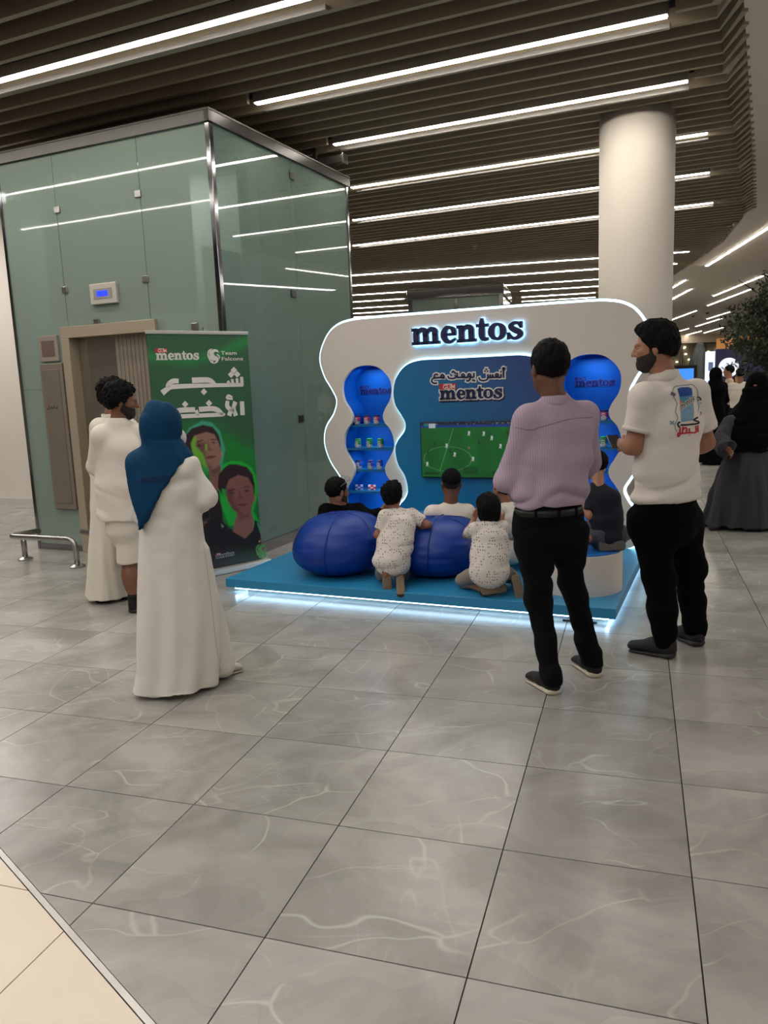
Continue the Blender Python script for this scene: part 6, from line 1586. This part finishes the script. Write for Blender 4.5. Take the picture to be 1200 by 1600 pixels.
# man in white with faded haircut
hd = W(705, 755, 6.22); AH = frame(R_(4), R_(2))
sitter('man with short faded haircut in white shirt seated on the middle bean bag', hd, AH, 1.02, W(676, 802, 6.15), W(730, 801, 6.2), W(664, 845, 6.2), W(748, 840, 6.25), W(690, 852, 6.5), W(728, 850, 6.5),
       W(703, 815, 6.18), W(705, 870, 6.15), (W(680, 858, 6.45), W(728, 858, 6.45)), (W(675, 876, 6.62), W(735, 876, 6.6)), SK_A, M_tee, (M_tee, 'long'), 'fade', tor=(.165, .12), neck=W(704, 789, 6.2), hdS=1.0)
# boy kneeling
hd = W(613, 774, 5.72); AH = frame(R_(-12), R_(6))
t, b_ = sitter('boy with curly black hair in small printed white shirt kneeling behind the left bean bag', hd, AH, .74, W(602, 806, 5.62), W(644, 804, 5.70), W(590, 836, 5.60), W(668, 820, 5.66), W(598, 836, 5.78), W(644, 824, 5.76),
               W(622, 820, 5.62), W(612, 876, 5.53), (W(600, 897, 5.68), W(628, 897, 5.68)), (W(603, 897, 5.46), W(626, 900, 5.48)), SK_C, M_dots, (M_taupe, 'short'), 'curly', vox=.006, tor=(.125, .092), sleeve='short', A=frame(R_(-10)), neck=W(618, 797, 5.68), hdS=.80)
dn = np.array([[1, 0, 0], [0, -.12, -.99], [0, .99, -.12]], float)
shoe(t, b_, W(604, 888, 5.45), A=dn, s=.72, mu=M_kidshoe, ms=M_kidsole)
shoe(t, b_, W(625, 899, 5.44), A=np.array([[1, 0, 0], [0, -.75, -.66], [0, .66, -.75]], float), s=.66, mu=M_kidshoe, ms=M_kidsole)
# girl kneeling / sitting on heels
hd = W(763, 796, 5.34); AH = frame(R_(4), R_(8))
t, b_ = sitter('child with bobbed black curls in small printed white shirt kneeling with face on hands', hd, AH, .70, W(742, 826, 5.26), W(786, 824, 5.30), W(729, 836, 5.46), W(800, 838, 5.44), W(740, 812, 5.50), W(786, 815, 5.50),
               W(766, 842, 5.25), W(764, 893, 5.18), (W(724, 906, 5.38), W(798, 900, 5.40)), (W(757, 922, 5.22), W(806, 912, 5.26)), SK_B, M_dots, (M_taupe, 'short'), 'girl', vox=.006, tor=(.125, .095), sleeve='short', A=frame(0), neck=W(764, 816, 5.30), hdS=.86)
shoe(t, b_, W(752, 924, 5.12), A=np.array([[.0, -.25, -.95], [.97, .2, -.05], [.15, .95, -.25]], float), s=.72, mu=M_kidshoe, ms=M_kidsole)
shoe(t, b_, W(805, 898, 5.10), A=np.array([[.95, 0, .2], [.2, -.15, -.96], [0, .98, -.15]], float), s=.70, mu=M_kidshoe, ms=M_kidsole)
# small child hidden between girl and lavender man
hd = W(785, 764, 5.95); AH = frame(R_(35), R_(0))
sitter('small child in white shirt mostly hidden by the lavender shirt man arm', hd, AH, .68, W(783, 796, 5.88), W(812, 794, 5.92), W(780, 825, 5.9), W(818, 825, 5.9), W(795, 835, 6.05), W(810, 835, 6.05),
       W(797, 808, 5.9), W(800, 862, 5.9), (W(790, 862, 6.15), W(815, 862, 6.15)), (W(792, 892, 6.1), W(816, 892, 6.1)), SK_C, M_tee, (M_taupe, 'short'), 'short', vox=.008, tor=(.10, .08), sleeve='short', neck=W(793, 786, 5.93), hdS=.82)
# child in navy on the drum
dz_ = .40
hd = W(931, 726, 5.34); AH = frame(R_(28), R_(-6))
pel_ = W(950, 838, 5.22); pel_[2] = dz_+.09
t, b_ = sitter('child in navy shirt and grey jeans sitting cross legged on front drum seat', hd, AH, .76, W(926, 772, 5.26), W(954, 778, 5.22), W(922, 806, 5.22), W(968, 812, 5.3), W(912, 785, 5.32), W(935, 812, 5.42),
               W(945, 782, 5.24), pel_, (W(918, 826, 5.42), W(972, 834, 5.36)), (W(958, 846, 5.14), W(920, 842, 5.16)), SK_B, M_navys, (M_jean, 'long'), 'short', vox=.0065, tor=(.108, .088), sleeve='short', A=frame(R_(10)), neck=W(934, 755, 5.28), hdS=.84,
               extra=lambda S: foot_bare(S, W(913, 838, 5.12)+[0, 0, .02], np.array([[.3, -.95, 0], [-.95, -.3, 0], [0, 0, 1]], float), .6))
shoe(t, b_, W(978, 852, 5.10), A=np.array([[0, .3, .95], [-.98, .1, -.05], [.1, .95, -.3]], float), s=.72, mu=M_kidshoe, ms=mat('grey_sole', (96, 92, 88), .8, bump=.5, bscale=70))

# ---------------------------------------------------------------- woman in black walking at the right
def walker():
    d = 7.8; yaw = R_(150); A = frame(yaw); base = GR(1165, 822); base[2] = 0; d = base[1]; t = person('woman in black veil and long dark abaya walking at the right edge', base)
    hd = W(1184, 602, d); AH = frame(R_(140), R_(-4)); nk = W(1178, 632, d); sL, sR = W(1198, 660, d), W(1140, 660, d-.03); eR, wR = W(1126, 690, d-.1), W(1137, 702, d-.22); eL, wL = W(1222, 700, d), W(1225, 740, d-.1)
    lo, hi = bbox([base, hd+[0, 0, .1], sL, sR, eL, eR, wR, wL], .32); lo[2] = -.01; hi[0] += .15; lo[0] -= .15
    S = Sdf(lo, hi, .011)
    S.ecap(W(1170, 730, d), W(1170, 665, d), (.12, .09), side=A[0]); S.ecap(sL, sR, .05, k=.05); S.ecap(nk-[0, 0, .05], hd-[0, 0, .04], .05, k=.03); head(S, hd, AH, .95); limb(S, sR, eR, wR, (.04, .034, .026)); limb(S, sL, eL, wL, (.04, .034, .026))
    for e_, w_ in ((eL, wL), (eR, wR)):
        f = nrm(w_-e_); u_ = nrm(np.array([0, 0, 1.])-f*f[2]); hand(S, w_+f*.01, np.array([u_, f, np.cross(u_, f)]), .9, 1, .5)
    for q in (-1, 1): limb(S, W(1170, 735, d)+[q*.08, 0, 0], W(1170, 775, d)+[q*.09, 0, 0], base+[q*.10+.04, 0, .1], (.08, .055, .036)); S.ecap(base+[q*.1+.04, 0, .05], base+[q*.1, -.13, .035], .03)
    finish(S, 'body', SK_C, t, base)
    S = Sdf(lo, hi, .010)
    def rr(x0, x1, py, b, am):
        a_, b2 = W(x0, py, d), W(x1, py, d); return (a_[2], (a_[0]+b2[0])/2, d, (b2[0]-a_[0])/2, b, am)
    rg = [rr(1098, 1232, 818, .36, .07), rr(1110, 1226, 780, .32, .07), rr(1126, 1218, 735, .26, .05), rr(1138, 1212, 700, .2, .02), rr(1140, 1208, 668, .14, 0), rr(1155, 1195, 645, .1, 0)]
    rg[0] = (.03, *rg[0][1:]); S.robe(rg, 0, ((5, 1.2, .5), (11, .3, .5), (17, 2, .3))); S.ecap(sL, sR, .06, k=.05); S.ecap(sR, eR, .07, .09, k=.03); S.ecap(eR, wR, .09, .10, k=.02, flat=(0, 1)); S.ecap(sL, eL, .07, .08, k=.03); S.ecap(eL, wL, .08, .09, k=.02, flat=(0, 1))
    finish(S, 'abaya', mat('charcoal_abaya', (46, 45, 53), .8, bump=.1, bscale=90, sheen=.1, var=.05), t, base, f_robe(44, .018, 0, 1.5))
    S = Sdf(lo, hi, .009); S.ell(hd+[0, 0, .01], (.115, .115, .13), AH, k=0); rg = [rr(1118, 1214, 706, .21, .03), rr(1124, 1212, 680, .21, .02), rr(1136, 1208, 655, .18, .01), rr(1156, 1204, 628, .13, 0), rr(1162, 1203, 608, .11, 0)]
    S.robe(rg, .03, ((6, .3, .5), (9, 1, .3))); S.ell(hd+AH[1]*.12+AH[2]*.006, (.06, .04, .020), AH, k=.004, sub=True)
    finish(S, 'veil', mat('black_veil', (5, 5, 6), .9, bump=.1, bscale=90, spec=.1), t, base, f_shirt(3, .008)); eyes(t, base, hd, AH, .95)
    for q in (-1, 1): shoe(t, base, base+[q*.10+.05, .10, 0], R_(170), s=.86, mu=M_shoeb, ms=M_soleg)
walker()
def bystander(label, x, y, yaw, h, top, bot, sk, style='short', skirt=False, sleeve='long'):
    s = h/1.74; base = np.array([x, y, 0.]); A = frame(yaw); t = person(label, base); P = lambda a, b, c: base+s*(A[0]*a+A[1]*b+np.array([0, 0, 1.])*c)
    hd = P(0, .02, 1.62); lo, hi = bbox([P(-.3, -.2, 0), P(.3, .2, 1.7)], .2); lo[2] = -.01
    S = Sdf(lo, hi, .013); S.ecap(P(0, 0, .95), P(0, 0, 1.3), (.12*s, .09*s), (.14*s, .09*s), side=A[0]); S.ecap(P(-.16, 0, 1.40), P(.16, 0, 1.40), .05*s, k=.05); S.ecap(P(0, 0, 1.4), P(0, .01, 1.55), .055*s, k=.03); head(S, hd, A, s)
    J = {}
    for q in (-1, 1):
        sh_, el, wr = P(q*.18, 0, 1.40), P(q*.24, .0, 1.14), P(q*.18, .2, 1.05); J[q] = (sh_, el, wr); limb(S, sh_, el, wr, (.045*s, .038*s, .028*s)); f = nrm(wr-el); u_ = nrm(np.array([0, 0, 1.])-f*f[2]); hand(S, wr, np.array([u_, f, np.cross(u_, f)]), s, 1, .4)
        limb(S, P(q*.09, 0, .92), P(q*.1, .01, .5), P(q*.1, 0, .09), (.08*s, .055*s, .036*s)); S.ecap(P(q*.1, .0, .05), P(q*.1, .15, .035), .03*s)
    finish(S, 'body', sk, t, base)
    S = Sdf(lo, hi, .012); S.ecap(P(0, 0, .9), P(0, 0, 1.3), (.17*s, .125*s), (.17*s, .115*s), side=A[0], k=0, flat=(1, 0)); S.ecap(P(-.17, 0, 1.40), P(.17, 0, 1.40), .065*s, k=.05)
    for q in (-1, 1): S.ecap(J[q][0], J[q][1], .064*s, .056*s, k=.03); (sleeve == 'long') and S.ecap(J[q][1], J[q][2], .054*s, .044*s, k=.02, flat=(0, 1))
    finish(S, 'top', top, t, base, f_shirt(2, .006)); S = Sdf(lo, hi, .012)
    if skirt: S.robe([(.03, x, y, .27*s, .25*s, .05), (.9*s, x, y, .18*s, .14*s, 0), (1.1*s, x, y, .16*s, .12*s, 0)], 0, ((5, 0, .5), (9, 1, .4)), yaw)
    else:
        S.ecap(P(0, 0, .88), P(0, 0, .98), (.16*s, .12*s), side=A[0], k=0)
        for q in (-1, 1): S.ecap(P(q*.09, 0, .9), P(q*.1, .01, .5), .10*s, .075*s, k=.03); S.ecap(P(q*.1, .01, .5), P(q*.1, 0, .08), .075*s, .06*s, k=.02, flat=(0, 1))
    finish(S, 'skirt' if skirt else 'trousers', bot, t, base, f_robe(2, .006)); 
    for q in (-1, 1): shoe(t, base, P(q*.1, -.06, 0), yaw, s=s, mu=M_shoeb, ms=M_soleg)
    if style == 'veil':
        S = Sdf(hd-.4, hd+.3, .011); S.ell(hd, (.105*s, .118*s, .13*s), A, k=0); S.ecap(hd-[0, 0, .08], P(0, 0, 1.36), (.10*s, .10*s), (.2*s, .15*s), side=A[0], k=.03); S.ell(hd+A[1]*.12, (.06, .06, .06), A, k=.01, sub=True); finish(S, 'headscarf', M_black, t, base)
    else: put('hair', hair_mesh(style), t, base, hd, A, s)
    return t
g1 = GR(1123, 690); bystander('distant woman in black seen past the polo man right sleeve', *W(1118, 640, 13.2)[:2], R_(20), 1.62, M_black, M_black, SK_C, 'veil', True)
bystander('distant woman with tied hair and beige top at navy kiosk', *W(1139, 620, 15.6)[:2], R_(70), 1.66, mat('beige_top', (196, 172, 150), .9, var=.05), M_navyp, SK_B, 'short')
bystander('distant person in pale shirt behind the veiled woman', *W(1156, 610, 14.0)[:2], R_(-30), 1.6, M_tee, M_navyp, SK_C, 'short')
# ================================================================== CORRIDOR BACKGROUND
M_kn = mat('kiosk_navy', (26, 28, 66), .4, var=.05); M_gold = mat('gold_trim', (186, 142, 62), .35, .6, var=.05); M_cw = mat('counter_white', (206, 200, 194), .5, var=.03)
# white counter
q = GR(1118, 697); ct = thing('counter', 'low white counter with glowing top between polo man and veiled woman', 'counter', (q[0]-.1, q[1], 0), R_(-14))
MB().box(-.45, 0, 0, .60, .7, .62).build('counter_body', M_cw, ct, bevel=.01); MB().box(-.50, -.03, .62, .65, .73, .66).build('counter_top', mat('pale_stone', (206, 200, 190), .3, var=.05), ct, bevel=.01); MB().box(-.45, -.01, .0, .60, -.004, .06).build('kick_strip', M_gold, ct)
for i in range(3): MB().lathe([(.05, 0), (.06, .02), (.06, .08), (.03, .1)], 14, (-.25+i*.3, .25, .66)).build('display_bowl', M_cw, ct, smooth=True)
# kiosk
kp = W(1146, 600, 18.2); kk = thing('kiosk', 'navy kiosk with round white emblem, lit column and gold frame', 'kiosk', (kp[0], kp[1], 0), R_(-12))
MB().box(-.40, 0, 0, 1.2, .12, 2.05).build('back_panel', M_kn, kk, bevel=.01); MB().box(-.60, -.02, 0, -.42, .16, 2.0).build('lit_column', mat('lit_column', (230, 236, 250), .4, emit=(205, 220, 255), es=.8), kk)
for i in range(4): MB().box(-.56, -.03, .3+i*.42, -.46, -.02, .5+i*.42).build('column_mark', mat('column_ink', (120, 140, 190), .5, var=.1), kk)
em = MB().lathe([(.22, 0), (.22, .03), (.20, .035)], 32); eo = em.build('round_emblem', mat('emblem_white', (236, 240, 244), .4, emit=(225, 235, 245), es=.5), kk, (-.12, -.005, 1.62)); eo.rotation_euler = (R_(90), 0, 0)
K = INK()
for pts in ([(-.16, .02), (-.08, -.04), (.0, .03), (.10, .07), (.17, .02)], [(-.10, -.10), (.0, -.06), (.10, -.10)], [(-.05, .10), (.03, .05), (.08, .13)]): K.stroke([(-.12+a, 1.62+b, .022) for a, b in pts])
K.solid(MB(), -.046, -.041).build('emblem_marks', mat('emblem_ink', (70, 90, 130), .5, var=.1), kk)
for b in ((.02, -.06, .55, .08, -.02, 1.4), (.02, -.06, .55, .5, -.02, .62), (.24, -.06, 0, .32, -.02, .56)): MB().box(*b).build('gold_frame', M_gold, kk, bevel=.006)
MB().box(-.5, -.9, 0, .5, -.3, .5).build('plinth', M_cw, kk, bevel=.02); MB().box(-.5, -.9, .5, .5, -.3, .54).build('plinth_top', mat('plinth_glow', (210, 230, 245), .3, emit=(190, 215, 240), es=.4), kk)
MB().add([(-.4, 0, 2.05), (1.2, 0, 2.05), (.9, .5, 2.35), (-.3, .5, 2.3)], [(0, 1, 2, 3)]).build('canopy', mat('canopy_orange', (150, 96, 34), .7, var=.3), kk)
sc_ = W(1070, 586, 15); sd_ = thing('wall_screen', 'small dark framed blue screen beyond the polo man shoulder', 'screen', (sc_[0], sc_[1], sc_[2]-.0), R_(-10))
MB().box(-.22, 0, -.22, .22, .05, .18).build('frame', mat('screen_black', (16, 16, 20), .3, var=.05), sd_, bevel=.006); MB().box(-.19, -.004, -.19, .16, -.001, .12).build('picture', mat('screen_blue', (60, 130, 225), .3, emit=(60, 135, 235), es=.9), sd_)
MB().box(-.04, .01, -sc_[2], .04, .05, -.2).build('post', M_steel, sd_)
# shop front at the corridor end
sf = tag(thing('wall_far', None, None, (0, 0, 0)), kind='structure')
X0, YF = 5.0, 58.0
M_sg = mat('shop_glass_dim', (110, 108, 96), .15, var=.35, vscale=.35); M_fas = mat('fascia_cream', (216, 200, 178), .6, var=.03)
MB().box(6.0, YF, 3.55, 29.9, YF+.3, 4.2).build('fascia', M_fas, sf); MB().box(6.0, YF-.05, 3.47, 29.9, YF, 3.57).build('fascia_line', mat('dark_line', (60, 48, 40), .6, var=.05), sf)
MB().box(6.0, YF+.35, 0, 29.9, YF+.5, 3.55).build('shop_interior', M_sg, sf)
for i in range(11):
    MB().box(12.0+i*1.7, YF, 0, 12.12+i*1.7, YF+.12, 3.5).build('mullion', M_steel, sf)
random.seed(5)
for i in range(26):
    x, z = 20.5+random.random()*7, 1.9+random.random()*1.4
    MB().lathe([(.05, 0), (.09, .05), (.05, .1)], 8, (x, YF+.25, z)).build('shop_lamp', mat('warm_lamp', (255, 236, 200), .4, emit=(255, 226, 180), es=6), sf)
for i in range(12):
    x = 19.0+i*.8; MB().box(x, YF+.16, 0, x+.42+.2*random.random(), YF+.3, .9+random.random()*1.3).build('shop_fixture', mat(['fix_grey', 'fix_brown', 'fix_pale'][i % 3], [(92, 92, 90), (110, 84, 60), (176, 168, 150)][i % 3], .6, var=.1), sf)
# tall draped display dummy behind glass
dm = thing('draped_figure', 'tall grey draped sculpture behind the far shop glass', 'sculpture', (*W(1091, 570, 28.5)[:2], 0))
S = Sdf(np.array([-.8, -.6, 0]), np.array([.8, .6, 3.3]), .03); S.robe([(.02, 0, 0, .55, .4, .12), (1.2, 0, 0, .42, .32, .16), (2.0, .02, 0, .3, .25, .12), (2.55, .05, 0, .12, .10, 0)], 0, ((5, .3, .5), (9, 1, .4))); finish(S, 'drapery', mat('grey_drape', (78, 82, 84), .6, var=.15), dm, np.zeros(3), f_robe(3, .03, 0, 3)); MB().lathe([(.6, 0), (.6, .05)], 24).build('base', M_steel, dm)
# ---- tree
tp = W(1197, 520, 10.5); tr_ = thing('indoor_tree', 'dark green leafy indoor tree behind the veiled woman', 'tree', (tp[0]+.25, tp[1], 0))
MB().lathe([(.32, 0), (.38, .05), (.42, .62), (.38, .64), (.36, .58)], 28).build('planter', mat('planter_dark', (60, 54, 50), .6, var=.1), tr_, smooth=True)
rnd = np.random.RandomState(3); tb = MB(); tb.tube([(0, 0, .5), (.02, 0, 1.2), (-.02, .03, 1.7), (0, 0, 2.4)], [.05, .045, .035, .015], 8)
bp2 = []
for i in range(26):
    a = rnd.rand()*6.28; z = 1.35+rnd.rand()*1.0; l = .32+rnd.rand()*.3; e = np.array([math.cos(a)*l, math.sin(a)*l, z+.15+rnd.rand()*.5]); tb.tube([(0, 0, z-.1), e*.5+np.array([0, 0, z*.5]), e], [.018, .012, .004], 5); bp2.append(e)
tb.build('trunk', mat('tree_bark', (70, 54, 40), .9, bump=.4, bscale=40), tr_)
N_ = 11000; c_ = rnd.normal(size=(N_, 3)); c_ /= np.linalg.norm(c_, axis=1, keepdims=True); rad = rnd.rand(N_)**.45
nz = vnoise(c_*2.2, 3)*.22; C_ = c_*(rad*(1+nz))[:, None]*np.array([.70, .70, .82]); C_[:, 2] = np.where(C_[:, 2] < 0, C_[:, 2]*.80, C_[:, 2]*1.0)+2.02
C_ += vnoise(C_*3.1, 8)[:, None]*.08
keep = vnoise(C_*4.5, 12) > -.45; C_ = C_[keep]; N_ = len(C_)
d1 = rnd.normal(size=(N_, 3)); d1 /= np.linalg.norm(d1, axis=1, keepdims=True); d2 = np.cross(d1, rnd.normal(size=(N_, 3))); d2 /= np.linalg.norm(d2, axis=1, keepdims=True)
L_ = (.028+.016*rnd.rand(N_))[:, None]; W_ = L_*.36
Vv = np.stack([C_-d1*L_, C_+d2*W_, C_+d1*L_, C_-d2*W_], 1).reshape(-1, 3); Q = np.arange(4*N_).reshape(-1, 4)
tag(link('foliage', fast_mesh('foliage', Vv, Q), mat('dark_leaf', (44, 58, 38), .5, var=.35, vscale=9), tr_), kind='stuff')
# ceiling details in the corridor
for i, q in enumerate(((1083, 494), (1105, 489), (1053, 508))):
    p = GR(*q, HC); MB().lathe([(.09, .02), (.09, 0), (.05, -.05)], 14, p).build('smoke_detector', mat('detector_brown', (96, 78, 66), .6, var=.1), ceil)
